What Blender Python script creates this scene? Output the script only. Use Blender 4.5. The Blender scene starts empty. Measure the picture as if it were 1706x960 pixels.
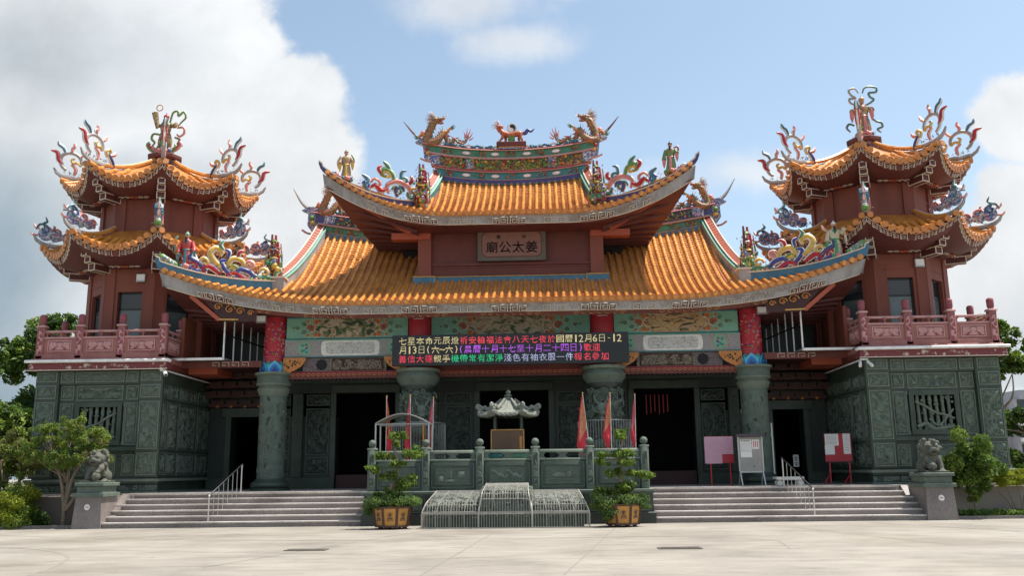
import bpy, math, random
import numpy as np
from mathutils import Vector, Matrix
PI = math.pi
rad = math.radians
scene = bpy.context.scene
COL = scene.collection

# ------------------------------------------------------------------ camera
FPX, PITCH, YAW, ROLL = 1520.0, rad(11.4), rad(1.9), rad(0.7)
cam = bpy.data.cameras.new('camera'); cam_o = bpy.data.objects.new('camera', cam); COL.objects.link(cam_o)
cam.sensor_width = 36.0; cam.lens = 36.0 * FPX / 1706.0; cam.clip_start = 0.1; cam.clip_end = 3000
fw = Vector((-math.sin(YAW) * math.cos(PITCH), math.cos(YAW) * math.cos(PITCH), math.sin(PITCH)))
rt = Vector((math.cos(YAW), math.sin(YAW), 0)); up = rt.cross(fw)
r2 = rt * math.cos(ROLL) - up * math.sin(ROLL); u2 = up * math.cos(ROLL) + rt * math.sin(ROLL)
cam_o.matrix_world = Matrix((
    (r2.x, u2.x, -fw.x, 1.1), (r2.y, u2.y, -fw.y, 0.0), (r2.z, u2.z, -fw.z, 1.5), (0, 0, 0, 1)))
scene.camera = cam_o

# ------------------------------------------------------------------ sun and sky
SUN = Vector((0.38, 0.06, 1.0)).normalized()
sl = bpy.data.lights.new('sun', 'SUN'); sl.energy = 5.0; sl.angle = rad(0.53); sl.color = (1.0, 0.945, 0.87)
so = bpy.data.objects.new('sun', sl); COL.objects.link(so)
so.rotation_euler = SUN.to_track_quat('Z', 'Y').to_euler(); so.location = (10, 0, 40)
world = bpy.data.worlds.new('World'); scene.world = world; world.use_nodes = True
wn, wl = world.node_tree.nodes, world.node_tree.links
wn.clear()
def wnode(t, **k):
    n = wn.new(t)
    for a, b in k.items(): setattr(n, a, b)
    return n
def wmath(op, a, b=None, c=None, clamp=False):
    n = wnode('ShaderNodeMath', operation=op); n.use_clamp = clamp
    for i, v in enumerate((a, b, c)):
        if v is None: continue
        if isinstance(v, (int, float)): n.inputs[i].default_value = v
        else: wl.new(v, n.inputs[i])
    return n.outputs[0]
sky = wnode('ShaderNodeTexSky', sky_type='NISHITA', sun_disc=False)
sky.sun_elevation = math.asin(SUN.z); sky.sun_rotation = math.atan2(SUN.x, SUN.y)
sky.altitude = 30; sky.air_density = 1.0; sky.dust_density = 1.6; sky.ozone_density = 1.2
tc = wnode('ShaderNodeTexCoord'); sp = wnode('ShaderNodeSeparateXYZ'); wl.new(tc.outputs['Generated'], sp.inputs[0])
DX, DY, DZ = sp.outputs
dyc = wmath('MAXIMUM', wmath('ABSOLUTE', DY), 0.08)
U = wmath('DIVIDE', DX, dyc); V = wmath('DIVIDE', DZ, dyc)
cv = wnode('ShaderNodeCombineXYZ'); wl.new(U, cv.inputs[0]); wl.new(V, cv.inputs[1]); wl.new(wmath('MULTIPLY', DY, .6), cv.inputs[2])
def wnoise(scale, detail=8, rough=.55, off=0.0, dist=0.0):
    mp = wnode('ShaderNodeMapping'); wl.new(cv.outputs[0], mp.inputs[0]); mp.inputs['Location'].default_value = (off, off * .7, 0)
    n = wnode('ShaderNodeTexNoise'); wl.new(mp.outputs[0], n.inputs['Vector'])
    n.inputs['Scale'].default_value = scale; n.inputs['Detail'].default_value = detail
    n.inputs['Roughness'].default_value = rough; n.inputs['Distortion'].default_value = dist
    return n.outputs[0]
def blob(u0, v0, ru, rv, pw=1.0):
    a = wmath('DIVIDE', wmath('SUBTRACT', U, u0), ru); b = wmath('DIVIDE', wmath('SUBTRACT', V, v0), rv)
    d = wmath('SQRT', wmath('ADD', wmath('MULTIPLY', a, a), wmath('MULTIPLY', b, b)))
    return wmath('MULTIPLY', wmath('SUBTRACT', 1.0, d), pw)
def wmax(l):
    r = l[0]
    for x in l[1:]: r = wmath('MAXIMUM', r, x)
    return r
def smooth(x, a, b):
    n = wnode('ShaderNodeMapRange', interpolation_type='SMOOTHSTEP'); wl.new(x, n.inputs[0])
    n.inputs[1].default_value = a; n.inputs[2].default_value = b
    return n.outputs[0]
n1 = wnoise(5.5, 9, .56, 1.3); n2 = wnoise(15, 6, .6, 4.0)
n3 = wnoise(38, 5, .65, 7.0)
nb = wmath('ADD', wmath('ADD', wmath('MULTIPLY', wmath('SUBTRACT', n1, .5), 1.7), wmath('MULTIPLY', wmath('SUBTRACT', n2, .5), .9)), wmath('MULTIPLY', wmath('SUBTRACT', n3, .5), .35))
CUM = wmax([blob(-.55, .52, .27, .16), blob(-.40, .50, .12, .10), blob(-.47, .40, .20, .13), blob(-.36, .42, .10, .10), blob(-.31, .36, .085, .09), blob(-.40, .26, .19, .13),
            blob(-.56, .15, .20, .18), blob(-.64, .36, .2, .22), blob(-.30, .30, .08, .10), blob(-.30, .24, .08, .10), blob(-.32, .18, .13, .10),
            blob(-.29, .43, .08, .07), blob(-.26, .36, .06, .07), blob(.555, .385, .065, .06), blob(.55, .27, .09, .075), blob(.46, .19, .10, .10), blob(.56, .20, .10, .10), blob(.66, .17, .16, .14), blob(.50, .13, .12, .06)])
cden = smooth(wmath('ADD', CUM, wmath('MULTIPLY', nb, .60)), -0.01, 0.26)
WIS = wmax([blob(-.08, .55, .14, .05), blob(.05, .57, .08, .03), blob(-.02, .50, .10, .04), blob(-.55, .56, .25, .1), blob(.25, .33, .2, .04)])
wden = wmath('MULTIPLY', smooth(wmath('ADD', WIS, wmath('MULTIPLY', nb, .9)), 0.1, 1.0), .7)
behind = wmath('MULTIPLY', smooth(nb, .1, .5), smooth(DY, .1, -.2))
den = wmath('MAXIMUM', wmath('MAXIMUM', cden, wden), behind, clamp=True)
GREY = wmax([blob(-.66, .22, .20, .20), blob(-.62, .50, .22, .10, .35), blob(-.60, .05, .22, .22), blob(.60, .11, .16, .10, .6), blob(-.45, .33, .12, .06, .45)])
gfac = wmath('MULTIPLY', smooth(wmath('ADD', GREY, wmath('MULTIPLY', wmath('SUBTRACT', wnoise(3.2, 5, .5, 9.0), .5), .9)), -0.1, .85), 1.0, clamp=True)
ccol = wnode('ShaderNodeMix', data_type='RGBA'); wl.new(gfac, ccol.inputs[0])
ccol.inputs[6].default_value = (.955, .98, 1.0, 1); ccol.inputs[7].default_value = (.38, .48, .56, 1)
shade = wmath('ADD', .70, wmath('MULTIPLY', wnoise(7, 8, .6, 2.2), .56))
cm = wnode('ShaderNodeVectorMath', operation='SCALE'); wl.new(ccol.outputs[2], cm.inputs[0]); wl.new(shade, cm.inputs[3])
bg1 = wnode('ShaderNodeBackground'); bg1.inputs[1].default_value = 0.134
hz = wnode('ShaderNodeMix', data_type='RGBA'); hz.inputs[0].default_value = .0
hs = wnode('ShaderNodeHueSaturation'); wl.new(sky.outputs[0], hs.inputs['Color']); hs.inputs['Saturation'].default_value = .84; hs.inputs['Hue'].default_value = .487
wl.new(hs.outputs[0], bg1.inputs[0])
bg2 = wnode('ShaderNodeBackground'); bg2.inputs[1].default_value = .63; wl.new(cm.outputs[0], bg2.inputs[0])
mx = wnode('ShaderNodeMixShader'); wl.new(den, mx.inputs[0]); wl.new(bg1.outputs[0], mx.inputs[1]); wl.new(bg2.outputs[0], mx.inputs[2])
wo = wnode('ShaderNodeOutputWorld'); wl.new(mx.outputs[0], wo.inputs[0])
scene.view_settings.view_transform = 'Standard'; scene.view_settings.look = 'None'
scene.view_settings.exposure = 0.58; scene.view_settings.gamma = 1.0; scene.view_settings.use_curve_mapping = False
scene.cycles.max_bounces = 6; scene.cycles.diffuse_bounces = 4; scene.cycles.transparent_max_bounces = 8

# ------------------------------------------------------------------ materials
MATS = {}
def mat(name, col, rough=.6, var=.15, vs=3.0, bump=0.0, bs=20.0, col2=None, metal=0.0, spec=.5, emit=None, es=1.0, thr=None, coat=0.0, bd=.02):
    """noise-varied procedural paint / stone / glaze; col2 with thr = (a, b) gives a two-colour mottling"""
    m = bpy.data.materials.new(name); m.use_nodes = True; N, L = m.node_tree.nodes, m.node_tree.links
    b = N['Principled BSDF']; t = N.new('ShaderNodeTexCoord')
    n = N.new('ShaderNodeTexNoise'); n.inputs['Scale'].default_value = vs; n.inputs['Detail'].default_value = 6; n.inputs['Roughness'].default_value = .62
    L.new(t.outputs['Object'], n.inputs['Vector'])
    r = N.new('ShaderNodeValToRGB'); L.new(n.outputs[0], r.inputs[0])
    c = Vector(col[:3]); e = r.color_ramp.elements
    if col2 is not None:
        a, z = thr or (.45, .55); e[0].position = a; e[1].position = z
        e[0].color = (*col2, 1); e[1].color = (*c, 1)
    else:
        e[0].position = .3; e[1].position = .7
        e[0].color = (*(c * (1 - var)), 1); e[1].color = (*(c * (1 + var)), 1)
    L.new(r.outputs[0], b.inputs['Base Color'])
    b.inputs['Roughness'].default_value = rough; b.inputs['Metallic'].default_value = metal
    b.inputs['Specular IOR Level'].default_value = spec; b.inputs['Coat Weight'].default_value = coat
    if bump:
        n2 = N.new('ShaderNodeTexNoise'); n2.inputs['Scale'].default_value = bs; n2.inputs['Detail'].default_value = 5
        L.new(t.outputs['Object'], n2.inputs['Vector'])
        bp = N.new('ShaderNodeBump'); bp.inputs['Strength'].default_value = bump; bp.inputs['Distance'].default_value = bd
        L.new(n2.outputs[0], bp.inputs['Height']); L.new(bp.outputs[0], b.inputs['Normal'])
    if emit:
        b.inputs['Emission Color'].default_value = (*emit, 1); b.inputs['Emission Strength'].default_value = es
    MATS[name] = m
    return m
def multi(name, cols, scale=8.0, rough=.5, bump=.0, vor=True):
    """many small glazed chips of different colours, as on cut-porcelain ornament"""
    m = bpy.data.materials.new(name); m.use_nodes = True; N, L = m.node_tree.nodes, m.node_tree.links
    b = N['Principled BSDF']; t = N.new('ShaderNodeTexCoord')
    v = N.new('ShaderNodeTexVoronoi'); v.inputs['Scale'].default_value = scale; L.new(t.outputs['Object'], v.inputs['Vector'])
    s = N.new('ShaderNodeSeparateColor'); L.new(v.outputs['Color'], s.inputs[0])
    r = N.new('ShaderNodeValToRGB'); r.color_ramp.interpolation = 'CONSTANT'; L.new(s.outputs[0], r.inputs[0])
    e = r.color_ramp.elements
    while len(e) < len(cols): e.new(.5)
    for i, c in enumerate(cols):
        e[i].position = i / len(cols); e[i].color = (*c, 1)
    L.new(r.outputs[0], b.inputs['Base Color']); b.inputs['Roughness'].default_value = rough
    if bump:
        bp = N.new('ShaderNodeBump'); bp.inputs['Strength'].default_value = bump; bp.inputs['Distance'].default_value = .02
        L.new(v.outputs['Distance'], bp.inputs['Height']); L.new(bp.outputs[0], b.inputs['Normal'])
    MATS[name] = m
    return m
tile = mat('glazed_orange_tile', (.62, .27, .055), .34, .28, 2.3, .25, 30, spec=.55)
tile_pan = mat('glazed_pan_tile', (.52, .20, .042), .4, .3, 5, .2, 30)
tile_end = mat('tile_end_disc', (.64, .28, .08), .45, .25, 30, .8, 45, col2=(.42, .13, .03), thr=(.4, .6))
fasc = mat('fascia_grey_paint', (.34, .32, .31), .7, .10, 1.2, .1, 8)
cream = mat('cream_paint', (.62, .53, .42), .6, .1, 4)
white = mat('white_paint', (.78, .77, .74), .5, .05, 4)
offw = mat('off_white_glaze', (.66, .64, .58), .4, .15, 9)
burg = mat('burgundy_paint', (.13, .028, .018), .62, .12, 1.5)
wallred = mat('tower_red_paint', (.205, .056, .034), .7, .09, .8, .06, 12)
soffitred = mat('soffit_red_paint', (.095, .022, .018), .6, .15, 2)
brightred = mat('bright_red_paint', (.38, .010, .022), .5, .1, 2)
orred = mat('orange_red_paint_and_lit_arm', (.36, .075, .035), .6, .1, 1)
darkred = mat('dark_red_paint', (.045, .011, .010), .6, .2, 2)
gold = mat('gold_paint', (.48, .25, .06), .45, .3, 10)
orange = mat('orange_carving', (.46, .17, .035), .5, .3, 14, .4, 20)
blue = mat('blue_band_paint', (.045, .15, .23), .5, .25, 3)
deepblue = mat('deep_blue_glaze', (.03, .045, .24), .35, .3, 5)
navy = mat('navy_glaze', (.055, .045, .15), .4, .3, 5)
teal = mat('teal_paint', (.04, .19, .20), .5, .25, 4)
green = mat('green_paint', (.06, .19, .11), .5, .25, 4)
mint = mat('mint_paint', (.16, .34, .25), .55, .15, 3)
leafg = mat('ornament_green', (.12, .24, .05), .5, .3, 12)
yellow = mat('yellow_glaze', (.58, .37, .06), .4, .2, 8)
pinkg = mat('pink_glaze', (.58, .19, .17), .4, .25, 8)
skin_m = mat('painted_face', (.50, .27, .17), .6, .08, 6)
black = mat('black_paint', (.012, .012, .014), .4, .1, 4)
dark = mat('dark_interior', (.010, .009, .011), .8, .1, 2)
glass = mat('dark_window_glass', (.018, .024, .028), .08, .1, 2, spec=.6)
stone = mat('polished_green_stone', (.045, .064, .047), .42, .25, 2.2, .12, 40, spec=.4)
stonec = mat('carved_green_stone', (.098, .126, .098), .75, .22, 5, .7, 55)
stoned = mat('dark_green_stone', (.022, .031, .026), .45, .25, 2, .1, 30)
stonel = mat('pale_green_stone', (.135, .165, .125), .7, .2, 4, .4, 50)
pinks = mat('pink_rail_stone', (.33, .13, .11), .6, .12, 3, .1, 30)
pinkc = mat('carved_pink_stone', (.25, .065, .075), .7, .25, 12, .5, 50)
pinkl = mat('pale_pink_stone', (.47, .25, .23), .6, .12, 3, .1, 30)
chips = multi('porcelain_chips', [(.45, .05, .04), (.04, .17, .10), (.5, .34, .07), (.05, .09, .30), (.55, .5, .42), (.42, .15, .14), (.10, .22, .06)], 14, .45, .5)
chips2 = multi('porcelain_chips_blue', [(.06, .12, .3), (.34, .36, .42), (.10, .22, .30), (.45, .22, .28), (.55, .55, .55), (.12, .10, .28)], 18, .45, .5)
floral = multi('floral_chips', [(.25, .28, .04), (.45, .06, .04), (.12, .20, .05), (.5, .38, .08), (.06, .05, .13), (.10, .04, .09), (.42, .12, .10)], 16, .5, .6)
dragonm = multi('dragon_scales', [(.28, .13, .05), (.40, .06, .04), (.13, .15, .04), (.36, .22, .09), (.08, .12, .06), (.34, .09, .04)], 26, .45, .7)
goldfig = multi('gilt_robe', [(.30, .20, .05), (.20, .13, .06), (.12, .19, .10), (.42, .33, .16), (.28, .07, .06)], 16, .5, .6)
metal = mat('stainless_steel', (.62, .62, .60), .28, .06, 5, metal=.9)
galv = mat('grey_steel', (.42, .43, .42), .4, .1, 6, metal=.6)
paper = mat('white_paper', (.72, .70, .66), .8, .04, 5)
ink = mat('ink', (.05, .04, .05), .8, .1, 5)
bark = mat('bark', (.20, .155, .11), .9, .3, 9, .6, 30)
def granite(name, c, rough=.55):
    m = mat(name, c, rough, .12, 1.0, .08, 60)
    N, L = m.node_tree.nodes, m.node_tree.links
    b = N['Principled BSDF']; t = N.new('ShaderNodeTexCoord')
    v = N.new('ShaderNodeTexNoise'); v.inputs['Scale'].default_value = 55; v.inputs['Detail'].default_value = 3; L.new(t.outputs['Object'], v.inputs['Vector'])
    r = N.new('ShaderNodeValToRGB'); r.color_ramp.elements[0].position = .38; r.color_ramp.elements[1].position = .62
    r.color_ramp.elements[0].color = (.62, .6, .6, 1); r.color_ramp.elements[1].color = (1.25, 1.25, 1.25, 1)
    L.new(v.outputs[0], r.inputs[0]); mu = N.new('ShaderNodeMix'); mu.data_type = 'RGBA'; mu.blend_type = 'MULTIPLY'; mu.inputs[0].default_value = 1
    src = b.inputs['Base Color'].links[0].from_socket; L.new(src, mu.inputs[6]); L.new(r.outputs[0], mu.inputs[7]); L.new(mu.outputs[2], b.inputs['Base Color'])
    return m
gran = granite('pink_grey_granite', (.20, .175, .16)); gran_d = granite('brown_granite', (.12, .10, .09)); gran_l = granite('pale_granite_slab', (.50, .46, .42))
def dirty(m, scale, sc, lo, hi, c=(.6, .55, .5), fac=1.0):
    """weather streaks and patches multiplied over a material's own colour"""
    N, L = m.node_tree.nodes, m.node_tree.links; b = N['Principled BSDF']; t = N.new('ShaderNodeTexCoord'); mp = N.new('ShaderNodeMapping'); mp.inputs['Scale'].default_value = sc; L.new(t.outputs['Object'], mp.inputs[0])
    v = N.new('ShaderNodeTexNoise'); v.inputs['Scale'].default_value = scale; v.inputs['Detail'].default_value = 7; v.inputs['Roughness'].default_value = .65; L.new(mp.outputs[0], v.inputs['Vector'])
    r = N.new('ShaderNodeValToRGB'); r.color_ramp.elements[0].position = lo; r.color_ramp.elements[1].position = hi; r.color_ramp.elements[0].color = (*c, 1); r.color_ramp.elements[1].color = (1, 1, 1, 1)
    L.new(v.outputs[0], r.inputs[0]); mu = N.new('ShaderNodeMix'); mu.data_type = 'RGBA'; mu.blend_type = 'MULTIPLY'; mu.inputs[0].default_value = fac
    src = b.inputs['Base Color'].links[0].from_socket; L.new(src, mu.inputs[6]); L.new(r.outputs[0], mu.inputs[7]); L.new(mu.outputs[2], b.inputs['Base Color'])
dirty(tile, 1.1, (1, .35, 1), .34, .50, (.78, .68, .6)); dirty(tile, 9, (1, 1, 1), .32, .42, (.66, .55, .5)); dirty(tile_pan, 1.1, (1, .35, 1), .34, .52, (.68, .58, .5))
dirty(fasc, 2.2, (1, 1, .25), .38, .56, (.74, .70, .66)); dirty(wallred, 1.2, (1, 1, .22), .36, .55, (.78, .74, .74)); dirty(burg, 1.2, (1, 1, .25), .36, .55, (.75, .72, .72))
dirty(stone, 1.0, (1, 1, .3), .36, .54, (.72, .76, .72)); dirty(pinks, 2.0, (1, 1, .3), .38, .55, (.74, .66, .66)); dirty(gran, .9, (1, 1, 1), .38, .52, (.8, .78, .76)); dirty(gran_l, 1.3, (1, 1, 1), .38, .55, (.78, .75, .72)); dirty(white, 4, (1, 1, 1), .36, .5, (.8, .78, .74))
def leafm(name, c, var=.35):
    m = mat(name, c, .55, var, .9, spec=.3)
    b = m.node_tree.nodes['Principled BSDF']
    try: b.inputs['Subsurface Weight'].default_value = 0.0
    except Exception: pass
    N, L = m.node_tree.nodes, m.node_tree.links
    tr = N.new('ShaderNodeBsdfTranslucent'); tr.inputs[0].default_value = (c[0] * 1.5, c[1] * 1.5, c[2] * .6, 1)
    ms = N.new('ShaderNodeMixShader'); ms.inputs[0].default_value = .3
    L.new(b.outputs[0], ms.inputs[1]); L.new(tr.outputs[0], ms.inputs[2]); L.new(ms.outputs[0], N['Material Output'].inputs[0])
    return m
lf_a = leafm('leaf_green', (.075, .14, .020)); lf_b = leafm('leaf_pale', (.165, .235, .04)); lf_c = leafm('leaf_dark', (.030, .065, .016))
lf_y = leafm('leaf_yellow', (.24, .27, .02)); lf_t = leafm('leaf_tan', (.13, .13, .04)); lf_g = leafm('leaf_grey_green', (.085, .15, .05))

# ------------------------------------------------------------------ mesh helpers
OFF = {}
class MB:
    def __init__(s, mx=1): s.v = []; s.f = []; s.m = []; s.mats = []; s.cur = 0; s.n = 0; s.mx = mx
    def use(s, m):
        if m not in s.mats: s.mats.append(m)
        s.cur = s.mats.index(m); return s
    def add(s, V, F):
        o = s.n; s.v.extend([tuple(map(float, p)) for p in V]); s.n += len(V)
        for f in F: s.f.append([i + o for i in f]); s.m.append(s.cur)
    def box(s, x0, x1, y0, y1, z0, z1):
        if x0 > x1: x0, x1 = x1, x0
        s.add([(x0, y0, z0), (x1, y0, z0), (x1, y1, z0), (x0, y1, z0), (x0, y0, z1), (x1, y0, z1), (x1, y1, z1), (x0, y1, z1)],
              [(3, 2, 1, 0), (4, 5, 6, 7), (0, 1, 5, 4), (1, 2, 6, 5), (2, 3, 7, 6), (3, 0, 4, 7)])
        return s
    def bbox(s, x0, x1, y0, y1, z0, z1, c=.02):
        """box with the vertical and top edges chamfered"""
        if x0 > x1: x0, x1 = x1, x0
        def ring(i, z): return [(x0 + i, y0 + c, z), (x0 + c, y0 + i, z), (x1 - c, y0 + i, z), (x1 - i, y0 + c, z), (x1 - i, y1 - c, z), (x1 - c, y1 - i, z), (x0 + c, y1 - i, z), (x0 + i, y1 - c, z)]
        R = [ring(0, z0), ring(0, z1 - c), ring(c * .9, z1)]
        V = sum(R, []); F = [tuple(range(7, -1, -1)), tuple(range(16, 24))]
        for k in (0, 1):
            for i in range(8): j = (i + 1) % 8; F.append((k * 8 + i, k * 8 + j, k * 8 + 8 + j, k * 8 + 8 + i))
        s.add(V, F); return s
    def obox(s, c, e, M=None, rz=0):
        M = M or Matrix.Rotation(rz, 3, 'Z'); c = Vector(c); V = []
        for z in (-1, 1):
            for x, y in ((-1, -1), (1, -1), (1, 1), (-1, 1)): V.append(c + M @ Vector((x * e[0] / 2, y * e[1] / 2, z * e[2] / 2)))
        s.add(V, [(3, 2, 1, 0), (4, 5, 6, 7), (0, 1, 5, 4), (1, 2, 6, 5), (2, 3, 7, 6), (3, 0, 4, 7)]); return s
    def tube(s, pts, rr, n=8, flat=1.0, cap=True, up=None):
        P = [Vector(p) for p in pts]; k = len(P)
        if not hasattr(rr, '__len__'): rr = [rr] * k
        V = []; ref = Vector(up) if up else None; last = None
        for i in range(k):
            t = (P[min(i + 1, k - 1)] - P[max(i - 1, 0)])
            t = t.normalized() if t.length > 1e-9 else Vector((0, 0, 1))
            if ref is not None: a = ref - t * ref.dot(t)
            elif last is None:
                a = Vector((0, 1, 0)) - t * t.y
                if a.length < .2: a = Vector((1, 0, 0)) - t * t.x
            else: a = last - t * last.dot(t)
            if a.length < 1e-6: a = t.orthogonal()
            a.normalize(); last = a; b = t.cross(a)
            for j in range(n):
                g = 2 * PI * j / n; V.append(P[i] + a * (math.cos(g) * rr[i] * flat) + b * (math.sin(g) * rr[i]))
        F = [(i * n + j, i * n + (j + 1) % n, (i + 1) * n + (j + 1) % n, (i + 1) * n + j) for i in range(k - 1) for j in range(n)]
        if cap: F += [tuple(range(n - 1, -1, -1)), tuple((k - 1) * n + j for j in range(n))]
        s.add(V, F); return s
    def bar(s, a, b, w, d=None):
        d = d or w; a = Vector(a); b = Vector(b); t = (b - a).normalized()
        x = t.cross(Vector((0, 1, 0)))
        if x.length < .1: x = Vector((1, 0, 0))
        x.normalize(); y = x.cross(t)
        V = []
        for p in (a, b):
            for i, j in ((-1, -1), (1, -1), (1, 1), (-1, 1)): V.append(p + x * (i * w / 2) + y * (j * d / 2))
        s.add(V, [(0, 1, 2, 3), (7, 6, 5, 4), (1, 0, 4, 5), (2, 1, 5, 6), (3, 2, 6, 7), (0, 3, 7, 4)]); return s
    def lathe(s, c, prof, n=16, sx=1, sy=1, ph=0.0, cap=True):
        V = []; k = len(prof)
        for r, z in prof:
            for j in range(n): g = 2 * PI * j / n + ph; V.append((c[0] + r * math.cos(g) * sx, c[1] + r * math.sin(g) * sy, c[2] + z))
        F = [(i * n + j, i * n + (j + 1) % n, (i + 1) * n + (j + 1) % n, (i + 1) * n + j) for i in range(k - 1) for j in range(n)]
        if cap: F += [tuple(range(n - 1, -1, -1)), tuple((k - 1) * n + j for j in range(n))]
        s.add(V, F); return s
    def ball(s, c, r, n=10, m=7, sx=1, sy=1, sz=1):
        return s.lathe(c, [(max(r * math.sin(PI * i / m), 1e-4), -r * sz * math.cos(PI * i / m)) for i in range(m + 1)], n, sx, sy)
    def prism(s, poly, O, A, B, N, d):
        """outline poly (u, v) in the frame O + uA + vB, thickened by d along N"""
        O, A, B, N = Vector(O), Vector(A), Vector(B), Vector(N); k = len(poly)
        V = [O + A * u + B * v for u, v in poly] + [O + A * u + B * v + N * d for u, v in poly]
        s.add(V, [tuple(range(k - 1, -1, -1)), tuple(range(k, 2 * k))] + [(i, (i + 1) % k, (i + 1) % k + k, i + k) for i in range(k)]); return s
    def grid(s, P, flip=False, fm=None):
        P = np.asarray(P, float); a, b = P.shape[:2]; o = s.n
        s.v.extend(map(tuple, P.reshape(-1, 3).tolist())); s.n += a * b
        for i in range(a - 1):
            for j in range(b - 1):
                q = [o + i * b + j, o + i * b + j + 1, o + (i + 1) * b + j + 1, o + (i + 1) * b + j]
                s.f.append(q[::-1] if flip else q); s.m.append(s.cur if fm is None else int(fm[i, j]))
        return s
    def sheet(s, P, th, N=(0, 0, -1), flip=False):
        """grid with thickness"""
        P = np.asarray(P, float); Q = P + np.array(N) * th; s.grid(P, flip); s.grid(Q, not flip)
        for A, B in ((P[0], Q[0]), (P[-1], Q[-1]), (P[:, 0], Q[:, 0]), (P[:, -1], Q[:, -1])): s.grid(np.stack([A, B]))
        return s
    def build(s, name, parent=None, org=None, smooth=None, kind=None):
        me = bpy.data.meshes.new(name); o = bpy.data.objects.new(name, me); COL.objects.link(o)
        off = OFF[parent.name] if parent is not None else Vector(org or (0, 0, 0))
        A = np.array(s.v, float)
        if s.mx < 0: A[:, 0] *= -1; s.f = [f[::-1] for f in s.f]
        A -= np.array(off)
        me.from_pydata(A.tolist(), [], s.f)
        for m in s.mats: me.materials.append(m)
        if len(s.mats) > 1: me.polygons.foreach_set('material_index', s.m)
        if smooth is not None:
            me.polygons.foreach_set('use_smooth', [True] * len(me.polygons)); me.set_sharp_from_angle(angle=rad(smooth))
        me.validate(); me.update()
        if parent is not None: o.parent = parent
        else: o.location = off
        OFF[o.name] = off
        if kind: o['kind'] = kind
        return o
def tag(o, label, cat, group=None):
    o['label'] = label; o['category'] = cat
    if group: o['group'] = group
    return o
def thing(name, label, cat, loc, group=None):
    o = bpy.data.objects.new(name, None); COL.objects.link(o); o.location = loc; o.empty_display_size = .3
    OFF[o.name] = Vector(loc); return tag(o, label, cat, group)
def copy_tree(o, parent=None):
    c = o.copy(); COL.objects.link(c); OFF[c.name] = OFF.get(o.name, Vector())
    if parent is not None: c.parent = parent
    for ch in list(o.children): copy_tree(ch, c)
    return c
def spline(pts, n):
    P = [Vector(p) for p in pts]; out = []
    for i in range(len(P) - 1):
        a, b = P[i], P[i + 1]; p = P[i - 1] if i else a * 2 - b; q = P[i + 2] if i + 2 < len(P) else b * 2 - a
        for k in range(n):
            t = k / n
            out.append(.5 * ((2 * a) + (b - p) * t + (2 * p - 5 * a + 4 * b - q) * t * t + (3 * a - p - 3 * b + q) * t ** 3))
    out.append(P[-1]); return out
# --- value noise for carvings
def vnoise(X, Y, seed):
    xi = np.floor(X).astype(np.int64); yi = np.floor(Y).astype(np.int64); fx = X - xi; fy = Y - yi
    fx = fx * fx * (3 - 2 * fx); fy = fy * fy * (3 - 2 * fy)
    def h(a, b):
        n = (a * 374761393 + b * 668265263 + seed * 974634777) & 0x7fffffff
        n = ((n ^ (n >> 13)) * 1274126177) & 0x7fffffff
        return ((n ^ (n >> 16)) & 0xffff) / 65535.0
    return (h(xi, yi) * (1 - fx) + h(xi + 1, yi) * fx) * (1 - fy) + (h(xi, yi + 1) * (1 - fx) + h(xi + 1, yi + 1) * fx) * fy
def sst(x, a, b):
    t = np.clip((x - a) / (b - a), 0, 1); return t * t * (3 - 2 * t)
def carve(w, h, seed, freq=3.2, res=.018, sym=False):
    nu = max(8, int(w / res)); nv = max(8, int(h / res))
    u = np.linspace(0, w, nu); v = np.linspace(0, h, nv); Ug, Vg = np.meshgrid(u, v, indexing='ij')
    X = np.abs(Ug - w / 2) if sym else Ug
    wx = vnoise(X * freq * .8, Vg * freq * .8, seed + 1) * 1.7; wy = vnoise(X * freq * .8 + 9, Vg * freq * .8, seed + 2) * 1.7
    n = vnoise(X * freq + wx, Vg * freq + wy, seed); r = 1 - np.abs(2 * vnoise(X * freq * 1.8 + wy, Vg * freq * 1.8 + wx, seed + 5) - 1)
    H = .55 * sst(n, .44, .54) + .45 * sst(r, .55, .85)
    m = min(.05, w * .12, h * .12); e = np.minimum(np.minimum(Ug, w - Ug), np.minimum(Vg, h - Vg)); H *= sst(e, m * .3, m)
    return Ug, Vg, H
def relief(mb, O, A, B, N, w, h, depth, seed, lo, hi, freq=3.2, res=.018, sym=False, flip=False):
    Ug, Vg, H = carve(w, h, seed, freq, res, sym)
    P = np.array(O)[None, None] + Ug[..., None] * np.array(A) + Vg[..., None] * np.array(B) + H[..., None] * depth * np.array(N)
    mb.use(lo); il = mb.cur; mb.use(hi); ih = mb.cur
    c = (H[:-1, :-1] + H[1:, 1:] + H[1:, :-1] + H[:-1, 1:]) / 4
    mb.grid(P, flip, np.where(c > .28, ih, il))
def frame(mb, x0, x1, z0, z1, y, w, d):
    """picture-frame moulding on a wall facing -Y"""
    mb.box(x0, x1, y - d, y, z0, z0 + w); mb.box(x0, x1, y - d, y, z1 - w, z1)
    mb.box(x0, x0 + w, y - d, y, z0 + w, z1 - w); mb.box(x1 - w, x1, y - d, y, z0 + w, z1 - w)
def curl(mb, pts, w, th, m, rim=offw, n=5, up=(0, 1, 0), tip=.25):
    """one porcelain scroll: a coloured core with a pale rim; flat across the direction up"""
    w *= 1.12; P = spline(pts, n); k = len(P)
    ww = [w * (tip + (1 - tip) * math.sin(PI * min(1, .12 + .88 * i / (k - 1))) ** .7) for i in range(k)]
    ww[-1] = w * tip
    mb.use(rim).tube(P, ww, 8, th * .55 / w, up=up); mb.use(m).tube(P, [a * .78 for a in ww], 8, th / w * 1.25, up=up)
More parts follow.
